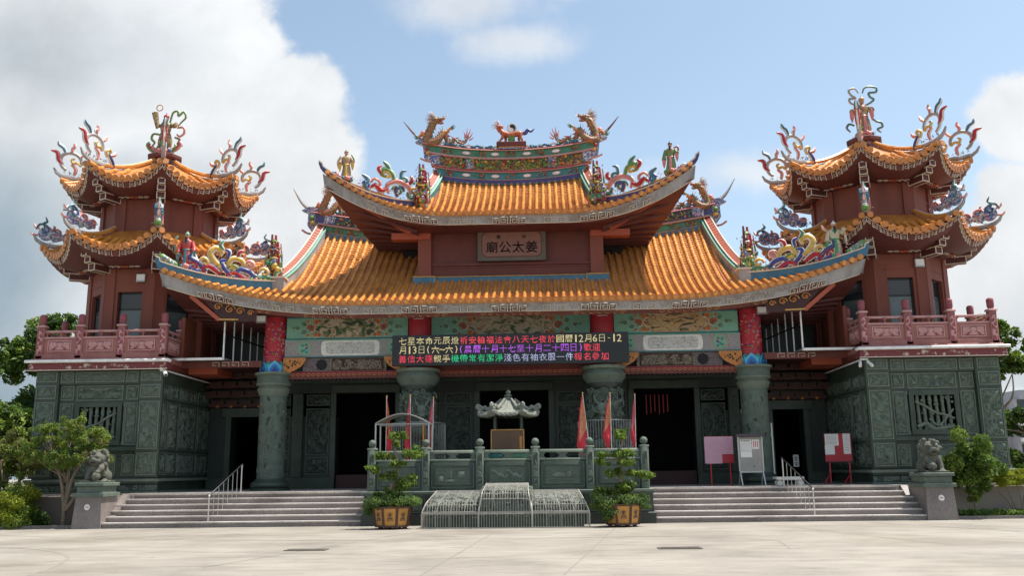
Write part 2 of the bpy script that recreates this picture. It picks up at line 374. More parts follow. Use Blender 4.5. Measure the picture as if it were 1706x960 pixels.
def spiral(cx, cz, r, a0, turns, dirn=1, n=9, y=0.0):
    return [(cx + r * (1 - .78 * i / n) * math.cos(a0 + dirn * turns * 2 * PI * i / n), y, cz + r * (1 - .78 * i / n) * math.sin(a0 + dirn * turns * 2 * PI * i / n)) for i in range(n + 1)]
def sprinkle(mb, C, r, n, cols, seed, size=.035, sq=(1, .5, 1)):
    """tiny porcelain shards and petals round the points C"""
    rn = random.Random(seed)
    for i in range(n):
        c = Vector(rn.choice(C)) + Vector((rn.gauss(0, r * .5) * sq[0], rn.gauss(0, r * .5) * sq[1], rn.gauss(0, r * .5) * sq[2]))
        a = Vector((rn.gauss(0, 1), rn.gauss(0, .5), rn.gauss(0, 1))).normalized() * size * rn.uniform(.6, 1.5); b = a.cross(Vector((rn.gauss(0, .4), 1, rn.gauss(0, .4)))) * .5
        mb.use(rn.choice(cols)).add([c - a, c + b, c + a, c - b, c + Vector((0, -.012, 0))], [(0, 1, 4), (1, 2, 4), (2, 3, 4), (3, 0, 4)])
GL = {}
def glyph(ch):
    """triangles of one character from Blender's own font, centred in a unit cell"""
    if ch in GL: return GL[ch]
    c = bpy.data.curves.new('glyph', 'FONT'); c.body = ch; c.resolution_u = 2; o = bpy.data.objects.new('glyph', c); COL.objects.link(o)
    dg = bpy.context.evaluated_depsgraph_get(); me = bpy.data.meshes.new_from_object(o.evaluated_get(dg)); me.calc_loop_triangles()
    V = np.array([v.co[:2] for v in me.vertices]) if len(me.vertices) else np.zeros((0, 2)); T = np.array([t.vertices[:] for t in me.loop_triangles]) if len(me.vertices) else np.zeros((0, 3), int)
    bpy.data.objects.remove(o); bpy.data.curves.remove(c); bpy.data.meshes.remove(me); GL[ch] = (V, T); return GL[ch]
def write(mb, ch, cx, cz, size, y, d=.004, bold=0.0):
    V, T = glyph(ch)
    if not len(V): return
    c = (V.min(0) + V.max(0)) / 2; e = max((V.max(0) - V.min(0)).max(), .01); s = size / e
    for k in ([(0, 0)] if not bold else [(0, 0), (bold, 0), (-bold, 0), (0, bold), (0, -bold)]):
        dd = y - d - (.0007 * (abs(k[0]) * 3 + k[1]) / max(bold, 1e-6) if bold else 0)
        mb.add([(cx + (p[0] - c[0]) * s + k[0], dd, cz + (p[1] - c[1]) * s + k[1]) for p in V], [tuple(t) for t in T])
# ------------------------------------------------------------------ ground, platform, steps
def ground_mat():
    m = bpy.data.materials.new('plaza_concrete'); m.use_nodes = True; N, L = m.node_tree.nodes, m.node_tree.links
    b = N['Principled BSDF']; t = N.new('ShaderNodeTexCoord')
    def noise(s, d, r, sc=(1, 1, 1)):
        mp = N.new('ShaderNodeMapping'); mp.inputs['Scale'].default_value = sc; L.new(t.outputs['Object'], mp.inputs[0])
        n = N.new('ShaderNodeTexNoise'); n.inputs['Scale'].default_value = s; n.inputs['Detail'].default_value = d; n.inputs['Roughness'].default_value = r; L.new(mp.outputs[0], n.inputs['Vector']); return n.outputs[0]
    def ramp(x, p, c):
        r = N.new('ShaderNodeValToRGB'); e = r.color_ramp.elements
        while len(e) < len(p): e.new(.5)
        for i in range(len(p)): e[i].position = p[i]; e[i].color = (*c[i], 1)
        L.new(x, r.inputs[0]); return r.outputs[0]
    def mixc(a, bb, f, mode='MULTIPLY'):
        x = N.new('ShaderNodeMix'); x.data_type = 'RGBA'; x.blend_type = mode
        if isinstance(f, float): x.inputs[0].default_value = f
        else: L.new(f, x.inputs[0])
        L.new(a, x.inputs[6]); L.new(bb, x.inputs[7]); return x.outputs[2]
    base = ramp(noise(.35, 7, .6), [.32, .5, .68], [(.20, .18, .15), (.262, .238, .20), (.31, .285, .24)])
    st = ramp(noise(1.6, 8, .7, (.5, 1.6, 1)), [.36, .5, .6], [(.80, .79, .78), (1, 1, 1), (1.05, 1.05, 1.05)])
    fine = ramp(noise(22, 4, .6), [.3, .7], [(.93, .93, .93), (1.05, 1.05, 1.05)])
    c = mixc(mixc(base, st, 1.0), fine, 1.0)
    # damp and worn patches
    pt = ramp(noise(.16, 4, .5), [.56, .66], [(1, 1, 1), (.86, .84, .80)]); c = mixc(c, pt, 1.0)
    c = mixc(c, ramp(noise(.9, 9, .72, (.6, 1, 1)), [.30, .40], [(.78, .76, .74), (1, 1, 1)]), 1.0); c = mixc(c, ramp(noise(5, 3, .5), [.27, .32], [(.72, .7, .68), (1, 1, 1)]), 1.0)
    L.new(c, b.inputs['Base Color']); b.inputs['Roughness'].default_value = .75
    bp = N.new('ShaderNodeBump'); bp.inputs['Strength'].default_value = .35; bp.inputs['Distance'].default_value = .01; L.new(noise(14, 6, .7), bp.inputs['Height']); L.new(bp.outputs[0], b.inputs['Normal'])
    return m
gm = ground_mat()
g = MB(); g.use(gm).add([(-400, -60, 0), (400, -60, 0), (400, 900, 0), (-400, 900, 0)], [(0, 1, 2, 3)])
g.build('ground', kind='structure')
joints = mat('joint_filler', (.20, .18, .155), .9, .3, 3)
g = MB(); g.use(joints)
for (a, b) in (((-1.9, 25.4), (-4.6, 15.5)), ((3.1, 26.3), (1.35, 14.0)), ((-7.2, 26.8), (-10.5, 20)), ((7.0, 26.5), (9.0, 18.5)), ((-14, 21.0), (-2, 17.6)), ((2.2, 19.6), (14, 17.2)), ((-18, 23.4), (18, 23.1)), ((-.2, 24.0), (-.9, 12)), ((11.5, 27), (15, 16)), ((-13, 27), (-17, 17)), ((4.8, 21.6), (6.0, 20.2)), ((6.0, 20.2), (5.7, 18.0))):
    d = (Vector((b[0], b[1], 0)) - Vector((a[0], a[1], 0))); n = Vector((-d.y, d.x, 0)).normalized() * .009
    k = 12; P = [Vector((a[0], a[1], .003)) + d * (i / k) + n * random.Random(i).uniform(-1.5, 1.5) for i in range(k + 1)]
    g.grid([[p - n for p in P], [p + n for p in P]])
tyre = mat('tyre_mark', (.238, .215, .18), .85, .25, 8)
for (pts, w) in (([(-16, 19.5), (-11.5, 20.5), (-8.6, 18.6), (-7.2, 15.5), (-6.8, 12)], .05), ([(-14, 24.8), (-9, 22.6), (-3, 21.4), (4, 21.8)], .03), ([(10, 26.2), (12, 22), (11.5, 17)], .04)):
    P = spline([(a, b, .0035) for a, b in pts], 10); g.use(tyre); rr = random.Random(int(w * 100))
    A = []; B = []
    for i, p in enumerate(P): T = (P[min(i + 1, len(P) - 1)] - P[max(i - 1, 0)]).normalized(); n = Vector((-T.y, T.x, 0)) * w * rr.uniform(.5, 1.1); A.append(p + n); B.append(p - n)
    g.grid([A, B], True)
g.build('paving_joint', kind='structure')
H = .97; RS = H / 6
pf = MB(); pf.use(gran_l).box(-16.2, 16.2, 28.72, 44, .02, H - .06); pf.box(-11.9, 11.9, 28.66, 44.02, H - .06, H)
for s in (-1, 1): pf.use(gran).box(s * 11.9, s * 16.3, 28.9, 44.01, H - .07, H + .003)
pf.build('platform', kind='structure')
ret = MB(); ret.use(gran_d).box(-16.25, -12.8, 28.62, 28.72, 0, H - .075); ret.build('platform_wall', kind='structure')
ret = MB(); ret.use(mat('plain_render', (.26, .235, .205), .8, .12, .7)).box(12.8, 16.25, 28.62, 28.72, 0, H - .075); ret.build('platform_wall', kind='structure')
for s in (-1, 1):
    st = thing('stone_steps', 'six granite steps %s the central green stone balustrade' % ('left of' if s < 0 else 'right of'), 'steps', (s * 8.4, 27.9, 0), 'granite stairs up to the temple platform')
    for k in range(6):
        y0 = 27.2 + .3 * k; x1 = 12.55 - .17 * k
        m = MB(s); m.use(gran).box(4.29, x1, y0, 28.72, RS * k + (0 if k == 0 else .001), RS * (k + 1) - .042)
        m.use(gran_l).bbox(4.29, x1 + .02, y0 - .02, (y0 + .32) if k < 5 else 28.655, RS * (k + 1) - .042, RS * (k + 1), .006)
        m.build('step', st)
    # plinth, green pedestal
    pl = thing('lion_plinth', 'tapered granite block under the %s stone lion, beside the %s' % (('left', 'small multi-stemmed tree') if s < 0 else ('right', 'rounded green shrub')), 'plinth', (s * 12.35, 27.6, 0), 'granite plinths of the stone lions')
    m = MB(s); m.use(gran)
    V = []
    for z, i in ((0, 0), (H - .05, .05)): V += [(11.95 + i, 27.12 + i, z), (12.82 - i, 27.12 + i, z), (12.82 - i, 28.6, z), (11.95 + i, 28.6, z)]
    m.add(V, [(3, 2, 1, 0), (4, 5, 6, 7), (0, 1, 5, 4), (1, 2, 6, 5), (2, 3, 7, 6), (3, 0, 4, 7)])
    m.build('block', pl)
    m = MB(s); m.use(gran); m.prism([(27.3, 0), (28.7, 0), (28.7, H - .005), (28.55, H - .005)], (11.80, 0, 0), (0, 1, 0), (0, 0, 1), (1, 0, 0), .2); m.build('cheek_wall', pl)
    m = MB(s); m.use(white).lathe((12.38, 0, 0), [(.0, 0)], 3, cap=False) if False else None
    m = MB(s); m.use(white)
    k = 20; c = (12.40, 27.165, .62); R = .085
    m.prism([(R * math.cos(2 * PI * i / k), R * math.sin(2 * PI * i / k)) for i in range(k)], (c[0], c[1] - .004, c[2]), (1, 0, 0), (0, 0, 1), (0, -1, 0), .012)
    m.use(brightred)
    for q in range(5): m.box(c[0] - .04 + q * .018, c[0] - .03 + q * .018, c[1] - .022, c[1] - .017, c[2] - .012, c[2] + .014)
    m.build('round_badge', pl)
    m = MB(s)
    m.use(stonec).bbox(11.92, 12.86, 27.12, 28.2, H - .05, H + .06, .015); m.use(stonec).bbox(12.0, 12.78, 27.2, 28.12, H + .06, H + .26, .02); m.use(stonec).bbox(11.94, 12.84, 27.14, 28.18, H + .26, H + .36, .02)
    m.build('pedestal_cap', pl)
# ------------------------------------------------------------------ corner pavilions with eight-sided towers
def outlined(mb, c, e, rz, base, line=cream, w=.028):
    mb.use(base).obox(c, e, rz=rz); mb.use(line); M = Matrix.Rotation(rz, 3, 'Z'); c = Vector(c); h = [x / 2 for x in e]
    P = {(i, j, k): c + M @ Vector((i * (h[0] + .004), j * (h[1] + .004), k * (h[2] + .004))) for i in (-1, 1) for j in (-1, 1) for k in (-1, 1)}
    for a in P:
        for ax in range(3):
            if a[ax] < 0:
                b = list(a); b[ax] = 1; mb.bar(P[a], P[tuple(b)], w)
def oct_roof(root, cx, cy, R, ztip, sag, rtop, ztop, rbody, zbody, mx, name):
    ap = math.cos(PI / 8); tn = math.tan(PI / 8)
    def surf(phi, u, t, dz=0.0, dr=0.0):
        """u in -1..1 along the side, t 0 eave .. 1 top"""
        a0 = R * ap - .22 * (1 - abs(u) ** 2.2) + dr; a = a0 + (rtop * ap - a0) * t
        w = u * a * tn; zm = ztip - sag + sag * abs(u) ** 2.3
        lift = (zm - (ztip - sag)); z = (ztip - sag) + lift * (1 - t) ** 2 + (ztop - (ztip - sag)) * (t ** 1.35) + dz
        c, s_ = math.cos(phi), math.sin(phi)
        return Vector((cx + a * c - w * s_, cy + a * s_ + w * c, z))
    shell = MB(mx); tl = MB(mx); fs = MB(mx); sf = MB(mx); fr = MB(mx)
    NC = 12
    for k in range(8):
        phi = -PI / 2 + k * PI / 4
        hidden = math.sin(phi) > .5
        us = np.linspace(-1, 1, 17); ts = np.linspace(0, 1, 6)
        shell.use(tile_pan).grid([[surf(phi, u, t, -.02) for t in ts] for u in us], True)
        # tile columns
        for c in range(NC):
            u = -1 + (2 * c + 1) / NC; rr = .085
            tmax = 1.0
            P = []
            a0 = R * ap; w0 = surf(phi, u, 0)
            cph, sph = math.cos(phi), math.sin(phi); lat = u * (R * ap) * tn
            ns = 3 if hidden else 7
            for i in range(ns):
                t = i / (ns - 1) * .55
                a = (R * ap - .22 * (1 - abs(u) ** 2.2)) * (1 - t) + rtop * ap * t
                uu = lat / (a * tn)
                if abs(uu) > 1: break
                P.append(surf(phi, uu, t, .03))
            if len(P) < 2: P = [surf(phi, u, 0, .03), surf(phi, u * .985, .06, .03)]
            d = (P[0] - P[1]).normalized(); P[0] = P[0] + d * .06
            tl.use(tile)
            for i in range(len(P) - 1):
                q = P[i + 1] + (P[i + 1] - P[i]) * .04
                tl.tube([P[i], q], [rr * 1.05, rr * .93], 8, 1.0)
            if not hidden or True:
                e = P[0]; tl.use(tile_end).tube([e + d * .0, e + d * .03], [rr * 1.28, rr * 1.22], 9)
            # drip tile between
            if c < NC - 1 and not hidden:
                um = u + 1 / NC; p = surf(phi, um, 0, -.02) + d * .05
                tl.use(tile_end).obox(p + Vector((0, 0, -.045)), (.03, .16, .10), rz=phi)
        # fascia
        top = [surf(phi, u, 0, -.06, -.02) for u in us]; bot = [surf(phi, u, 0, -.30, -.10) for u in us]
        fs.use(burg).grid([top, bot], False)
        # meander line
        if not hidden:
            fr.use(cream); nrep = 6
            for g_ in range(nrep):
                if g_ in (99,): continue
                for side in (-1, 1):
                    u0 = side * (.10 + g_ * .155 ); du = side * .13
                    def q(a, b): return surf(phi, u0 + du * a, 0, -.085 - .2 * b, -.02 - .075 * b) + Vector((math.cos(phi), math.sin(phi), 0)) * .012
                    pts = [q(0, 1), q(0, .15), q(1, .15), q(1, .85), q(.4, .85), q(.4, .5), q(.7, .5)]
                    if g_ > 5: continue
                    fr.tube(pts, .0125, 4)
                    fr.tube([q(0, 1), q(-.2, 1)], .0125, 4)
        # soffit
        def sb(u, t):
            o = surf(phi, u, 0, -.30, -.10); a = rbody * ap; w = u * a * tn; c, s_ = math.cos(phi), math.sin(phi)
            i = Vector((cx + a * c - w * s_, cy + a * s_ + w * c, zbody)); return o.lerp(i, t)
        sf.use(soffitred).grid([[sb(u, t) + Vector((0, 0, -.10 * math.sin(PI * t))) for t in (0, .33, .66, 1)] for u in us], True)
        if not hidden:
            sf.use(orred)     # painted flower on the soffit
            cc = sb(0, .55) - Vector((0, 0, .11)); c, s_ = math.cos(phi), math.sin(phi)
            for i in range(7):
                a = i * 2 * PI / 7; sf.ball(cc + Vector((-s_, c, 0)) * (.12 * math.cos(a)) + Vector((c, s_, .0)) * (.08 * math.sin(a)), .05, 6, 4, sz=.5)
            sf.use(cream)
            for sd in (-1, 1):
                for i in range(2):
                    o_ = cc + Vector((-s_, c, 0)) * (sd * (.26 + .2 * i)); sf.tube([o_ + Vector((-s_, c, 0)) * (sd * .09 * math.cos(j)) + Vector((c, s_, .15)) * (.06 * math.sin(j)) for j in (0, 1, 2, 3, 4, 5)], .01, 4)
    shell.build('roof_shell', root, smooth=40)
    rf = tl.build('tile_roof', root, smooth=50)
    fs.build('fascia', root, smooth=40); fr.build('meander_trim', root); sf.build('soffit', root, smooth=40)
    # corner brackets and hip ridges with scrolls
    for k in range(8):
        phi = -PI / 2 + PI / 8 + k * PI / 4
        if math.sin(phi) > .8: continue
        c, s_ = math.cos(phi), math.sin(phi)
        def pt(r, z): return Vector((cx + r * c, cy + r * s_, z))
        zb = zbody - .05; b = MB(mx)
        outlined(b, pt(rbody + .34, zb + .02), (.66, .26, .22), phi, soffitred)
        outlined(b, pt(rbody + .56, zb + .24), (.6, .24, .18), phi, soffitred)
        outlined(b, pt(rbody + .78, zb + .44), (.5, .22, .18), phi, soffitred)
        b.build('corner_bracket', root)
        hr = MB(mx); PP = [surf(phi - PI / 8, 1, t, .10) for t in np.linspace(0, 1, 9)]
        d = Vector((c, s_, 0)); tipc = PP[0] + d * .12 + Vector((0, 0, .05))
        hr.use(fasc).tube([tipc + d * .16 + Vector((0, 0, .26)), tipc + d * .06 + Vector((0, 0, .08))] + PP, [.03, .06] + [.075] * 3 + [.03] * 6, 6, up=(0, 0, 1)); hr.use(tile).tube(PP[2:], .075, 6)
        hr.use(offw).tube([p + Vector((0, 0, .075)) for p in PP], .018, 5)
        hr.build('hip_ridge', root, smooth=50)
        orn = MB(mx); B = PP[0] + Vector((0, 0, .12))
        def L3(l):
            out = []
            for x, z in l:
                if x >= 0: out.append(B + d * x + Vector((0, 0, z))); continue
                acc = 0
                for i in range(len(PP) - 1):
                    dl = math.hypot(PP[i + 1].x - PP[i].x, PP[i + 1].y - PP[i].y)
                    if acc + dl >= -x or i == len(PP) - 2: f_ = (-x - acc) / dl; q_ = PP[i].lerp(PP[i + 1], f_); break
                    acc += dl
                zz = q_.z * .75 + PP[0].z * .25
                out.append(Vector((B.x + d.x * x, B.y + d.y * x, zz + .10 + z)))
            return out
        upn = d.cross(Vector((0, 0, 1)))
        if name == 'upper':
            n_ = 12
            ring = [(-.28 + .36 * math.cos(a), .50 + .36 * math.sin(a)) for a in np.linspace(-1.15, 3.4, n_)]
            curl(orn, L3(ring), .065, .07, fasc, offw, 2, upn, .8)
            curl(orn, L3([(-.62, .38), (-.5, .5), (-.36, .48), (-.30, .60), (-.40, .66)]), 0.052, 0.078, yellow, offw, 4, upn, .5)
            curl(orn, L3([(-.42, .02), (-.46, .25), (-.30, .42)]), 0.063, 0.078, pinkg, offw, 4, upn, .6)
            curl(orn, L3([(.0, .35), (.14, .52), (.2, .78), (.42, .86)]), 0.084, 0.091, brightred, offw, 5, upn, .3)
            curl(orn, L3([(-.08, .84), (0.02, 1.0), (.16, 1.1), (.2, 1.24)]), 0.068, 0.091, blue, offw, 5, upn, .3)
            curl(orn, L3([(-.32, .86), (-.30, 1.02), (-.36, 1.14), (-.34, 1.28)]), 0.063, 0.091, pinkg, offw, 5, upn, .3)
            curl(orn, L3([(-.58, .72), (-.72, .84), (-.8, 1.0)]), 0.052, 0.078, pinkg, offw, 4, upn, .3)
            if (k % 4) in (3, 0, 1, 2):
                curl(orn, L3([(-1.15, -.22), (-1.1, .0), (-1.0, .18), (-.9, .3)]), 0.074, 0.091, navy, offw, 5, upn, .5)
                curl(orn, L3([(-.98, .28), (-1.15, .34), (-1.22, .46)]), 0.063, 0.078, pinkg, offw, 4, upn, .4)
                curl(orn, L3([(-.85, .2), (-.78, .4), (-.9, .5), (-.98, .42), (-.92, .34)]), 0.052, 0.078, yellow, offw, 4, upn, .5)
        else:
            orn.use(chips2)
            for (x, z, r_) in ((-.12, .30, .26), (-.45, .26, .2), (-.78, .2, .15)):
                c0_ = L3([(x, z)])[0]; k_ = 14; orn.use(chips2).prism([(r_ * math.cos(2 * PI * i / k_), r_ * math.sin(2 * PI * i / k_)) for i in range(k_)], c0_ - upn * .04, d, (0, 0, 1), upn, .08)
            for i in range(16):
                a = i * 1.9; q = L3([(-.10 - .055 * i, .18 + .24 * max(0, 1 - i * .075) * (1 + .3 * math.sin(a)))])[0]
                orn.ball(q, .15 - .003 * i, 7, 5, 1, 1, .9)
            for (x, z, r_) in ((-.05, .42, .26), (-.48, .36, .2), (-.85, .26, .15)):
                curl(orn, L3([(x + r_ * (1 - i * .1) * math.cos(i * .8), z + r_ * (1 - i * .1) * math.sin(i * .8)) for i in range(9)]), 0.037, 0.156, blue if x > -.2 else pinkg, offw, 2, upn, .8)
            curl(orn, L3([(-.08, .5), (-.02, .66), (-.12, .76), (-.06, .92)]), 0.047, 0.078, teal, offw, 4, upn, .3)
            curl(orn, L3([(.1, .42), (.25, .5), (.3, .62)]), 0.042, 0.065, pinkg, offw, 4, upn, .3)
            curl(orn, L3([(-.28, .44), (-.38, .58), (-.34, .66)]), 0.042, 0.065, pinkg, offw, 4, upn, .3)
            curl(orn, L3([(.12, .18), (.3, .2), (.38, .3)]), 0.042, 0.065, pinkg, offw, 4, upn, .3)
        sprinkle(orn, L3([(x, .12 + .06 * (i % 3)) for i, x in enumerate(np.linspace(-1.2, .0, 9))]) if name != 'upper' else L3([(x, .06) for x in np.linspace(-1.1, -.1, 7)]), .16 if name != 'upper' else .07, 90 if name != 'upper' else 40, [offw, pinkg, blue, chips2, leafg, fasc, teal], k + 5)
        orn.build('roof_scroll', root, smooth=60)
def octagon(cx, cy, R, z): return [(cx + R * math.cos(-PI / 2 + PI / 8 + k * PI / 4), cy + R * math.sin(-PI / 2 + PI / 8 + k * PI / 4), z) for k in range(8)]
TX, TY = 13.32, 33.0
mat('mid_green_stone', (.112, .145, .108), .75, .2, 6, .6, 50)
def tower(s):
    side = 'left' if s < 0 else 'right'
    root = thing('corner_tower', 'red eight-sided two-roofed tower on a carved green stone base at the %s of the temple' % side, 'tower', (s * 13.6, 32, 0), 'towers flanking the temple')
    # carved stone base block
    X0, X1, Y0, Y1, Z0, Z1 = 11.42, 15.68, 29.62, 36.0, H, 4.95
    m = MB(s); m.use(stone).box(X0 + .06, X1 - .06, Y0 + .14, Y1, Z0, 1.45); m.box(X0 + .06, X0 + 1.3, Y0 + .14, Y1, 1.45, Z1); m.box(X1 - 1.3, X1 - .06, Y0 + .14, Y1, 1.45, Z1)
    m.box(X0 + 1.3, X1 - 1.3, Y0 + .14, Y1, 1.45, 2.63); m.box(X0 + 1.3, X1 - 1.3, Y0 + .14, Y1, 3.77, Z1); m.box(X0 + 1.3, X1 - 1.3, 31.2, Y1, 2.63, 3.77)
    m.build('stone_wall', root)
    f = MB(s); sd = 10 if s < 0 else 40
    f.use(stone)
    f.bbox(X0, X0 + .78, Y0, Y0 + .14, 1.45, Z1, .015); f.bbox(X1 - .78, X1, Y0, Y0 + .14, 1.45, Z1, .015)   # pilasters
    f.box(X0 + .78, X1 - .78, Y0 + .05, Y0 + .14, 4.5, Z1); f.box(X0 + .78, X1 - .78, Y0 + .02, Y0 + .14, 2.32, 2.44)
    f.build('pilaster', root)
    b = MB(s); b.use(stonel).bbox(X0 - .10, X1 + .10, Y0 - .10, Y0 + .2, 1.33, 1.42, .02); b.use(stone).bbox(X0 - .06, X1 + .06, Y0 - .06, Y0 + .2, 1.26, 1.33, .01)
    b.use(stonec).bbox(X0 - .12, X1 + .12, Y0 - .12, Y0 + .2, Z0, Z0 + .06, .02)
    b.use(stonel).bbox(X0 - .10, X0 + .2, Y0 + .2, Y1, 1.33, 1.42, .02); b.use(stonec).bbox(X0 - .12, X0 + .2, Y0 + .2, Y1, Z0, Z0 + .06, .02)
    cuts = [X0 - .06, X0 + .8, X0 + 1.9, X0 + 2.4, X1 - .8, X1 + .06]
    for i in range(5): relief(b, (cuts[i], Y0 - .05, Z0 + .06), (1, 0, 0), (0, 0, 1), (0, -1, 0), cuts[i + 1] - cuts[i] - .015, .20, .035, sd + 70 + i, stone, stonec, 5, .02)
    b.build('base_moulding', root)
    # carved panels
    def panel(x0, x1, z0, z1, seed, freq=3.2, y=Y0, sym=False, nm='carved_panel', d=.05):
        freq *= 2.3; d *= 1.3
        p = MB(s); p.use(stonel); frame(p, x0, x1, z0, z1, y - .001, .035, .026)
        relief(p, (x0 + .035, y - .006, z0 + .035), (1, 0, 0), (0, 0, 1), (0, -1, 0), x1 - x0 - .07, z1 - z0 - .07, d, seed, stonec, stonec if d < .05 else MATS['mid_green_stone'], freq, .013, sym)
        p.build(nm, root, smooth=50)
    W = Y0 + .14
    for (a, bb, q) in ((X0 + .05, X0 + .72, 0), (X1 - .72, X1 - .05, 5)):
        panel(a, bb, 1.52, 2.25, sd + q, 3.0); panel(a, bb, 2.36, 3.92, sd + q + 1, 2.4, d=.06); panel(a, bb, 4.03, 4.47, sd + q + 2, 3.6); panel(a, bb, 4.58, 4.91, sd + q + 3, 4, d=.03)
    for (a, bb, q) in ((X0 + .83, X0 + 1.24, 10), (X1 - 1.26, X1 - .82, 15)):
        panel(a, bb, 1.52, 2.2, sd + q, 3.6, W); panel(a, bb, 2.5, 3.88, sd + q + 1, 3.0, W); panel(a, bb, 3.98, 4.46, sd + q + 2, 3.8, W)
        panel(a, bb, 4.56, 4.9, sd + q + 3, 4, Y0 + .05, d=.03)
    panel(X0 + 1.45, X1 - 1.45, 1.52, 2.2, sd + 20, 2.6, W, True); panel(X0 + 1.35, X1 - 1.36, 3.96, 4.46, sd + 21, 2.6, W, True, d=.07); panel(X0 + 1.3, X1 - 1.32, 4.56, 4.9, sd + 22, 3.4, Y0 + .05, d=.03)
    # window: frame, stone bamboo bars and a carved branch
    w = MB(s); w.use(stone); xa, xb = X0 + 1.34, X1 - 1.34; frame(w, xa, xb, 2.5, 3.9, W, .14, .07); w.use(stonec); frame(w, xa + .12, xb - .12, 2.62, 3.78, W - .03, .03, .03)
    wo_ = w.build('window', root)
    bar = MB(s); n = 6
    for i in range(n):
        x = xa + .2 + (xb - xa - .4) * (i + .5) / n; P = [Vector((x + .012 * math.sin(3 * z), W + .05, z)) for z in np.linspace(2.62, 3.78, 12)]
        bar.use(MATS['mid_green_stone']).tube(P, [.052 if j % 3 else .064 for j in range(12)], 8)
    for (pts, r_) in (([(xa + .2, 3.55), (xa + .5, 3.4), (xa + .8, 3.2), (xa + 1.1, 3.12), (xb - .2, 3.0)], .04), ([(xa + .2, 2.75), (xa + .5, 2.85), (xa + .75, 2.68), (xb - .25, 2.75)], .06), ([(xa + .6, 3.0), (xa + .9, 2.8), (xb - .2, 3.3)], .035)):
        bar.use(stonel).tube(spline([(x, W - .01, z) for x, z in pts], 5), r_, 7)
    rn = random.Random(5)
    for i in range(34): bar.use(stonel).ball((rn.uniform(xa + .2, xb - .2), W + rn.uniform(-.03, .04), rn.choice((rn.uniform(3.4, 3.75), rn.uniform(2.65, 2.85), rn.uniform(2.65, 3.75)))), rn.uniform(.025, .055), 6, 4)
    bar.build('window_bars', wo_, smooth=60)
    # narrow pillars beside the window
    for x in (xa - .07, xb + .07): m = MB(s); m.use(stonec).lathe((x, W - .02, 2.5), [(.05, 0), (.05, .08), (.032, .12), (.034, .6), (.032, 1.25), (.05, 1.3), (.05, 1.38)], 8); m.build('window_pillar', root, smooth=50)
    # side wall carvings facing the portico
    for i, (ya, yb) in enumerate(((Y0 + .06, Y0 + .62), (Y0 + .75, Y0 + 1.35), (Y0 + 1.6, Y0 + 3.1), (Y0 + 3.3, Y0 + 4.6))):
        for (za, zb, sq) in ((1.52, 2.25, 0), (2.36, 3.92, 1), (4.03, 4.47, 2)):
            p = MB(s); d = .10 if i == 1 else .05
            p.use(stonec); xx = X0 + .055
            for (y_a, y_b, z_a, z_b) in ((ya, yb, za, za + .03), (ya, yb, zb - .03, zb), (ya, ya + .03, za + .03, zb - .03), (yb - .03, yb, za + .03, zb - .03)): p.box(xx - .03, xx + .004, y_a, y_b, z_a, z_b)
            relief(p, (xx - .002, yb - .03, za + .03), (0, -1, 0), (0, 0, 1), (-1, 0, 0), yb - ya - .06, zb - za - .06, d, sd + 30 + i * 3 + sq, stone, stonec, 7, .018)
            p.build('carved_panel', root, smooth=50)
    # frieze with peeling paint, gutter pipe
    fz = MB(s); fz.use(mat('peeling_burgundy_frieze', (.17, .035, .04), .7, .2, 6, .6, 30, col2=(.5, .42, .33), thr=(.36, .42))).box(X0 - .18, X1 + .2, Y0 - .2, Y0 + .2, 4.97, 5.17)
    fz.use(burg).box(X0 - .1, X1 + .2, Y0 + .2, Y1 + .5, 4.97, 5.17); fz.use(cream).box(X0 - .2, X1 + .22, Y0 - .22, Y0 - .205, 4.945, 4.97)
    fz.use(burg).box(X0 - .14, X1 + .16, Y0 - .16, Y0 + .2, 4.95, 4.97)
    fz.build('frieze', root)
    pp = MB(s); pp.use(white).tube([(X0 - .24, Y0 - .1, 5.23), (X0 - .24, Y0 - .26, 5.235), (X1 + .28, Y0 - .26, 5.25)], .055, 8); pp.build('drain_pipe', root, smooth=50)
    sp_ = MB(s); sp_.use(white).tube([(X0 - .05, Y0 - .04, 4.92), (X0 - .05, Y1 - .4, 4.86)], .03, 6); sp_.build('conduit', root, smooth=50)
    # balcony
    sl_ = MB(s); sl_.use(pinks).bbox(X0 - .1, X1 + .16, Y0 - .14, Y1, 5.17, 5.36, .02); sl_.use(pinks).bbox(X0 - .04, X1 + .1, Y0 - .06, Y0 + .2, 5.36, 5.52, .02)
    bal = sl_.build('balcony', root)
    xs = [X0 + .08, X0 + 1.5, X0 + 2.9, X1 - .04]; yb_ = Y0 + .06
    def post(x, y):
        p = MB(s); p.use(pinks).bbox(x - .12, x + .12, y - .12, y + .12, 5.36, 6.42, .02); p.use(pinkl).bbox(x - .15, x + .15, y - .15, y + .15, 6.42, 6.49, .02)
        p.use(pinkc).lathe((x, y, 6.49), [(.085, 0), (.085, .04), (.11, .08), (.115, .3), (.10, .34), (.06, .37), (.0, .375)], 12)
        relief(p, (x - .085, y - .121, 5.45), (1, 0, 0), (0, 0, 1), (0, -1, 0), .17, .9, .025, 91, pinkc, pinkl, 6, .015)
        p.build('rail_post', bal, smooth=45)
    def rail(a, b_):
        a = Vector((*a, 0)); b_ = Vector((*b_, 0)); d = (b_ - a); L_ = d.length; d.normalize(); a = a + d * .12; L_ -= .24; nrm = Vector((d.y, -d.x, 0))
        r = MB(s); rz = math.atan2(d.y, d.x)
        def bx(u0, u1, z0, z1, t, off=0, m=pinks): r.use(m).obox(a + d * ((u0 + u1) / 2) + nrm * off + Vector((0, 0, (z0 + z1) / 2)), (u1 - u0, t, z1 - z0), rz=rz)
        bx(0, L_, 5.5, 6.04, .12); bx(0, L_, 6.04, 6.09, .16, 0, pinkl)
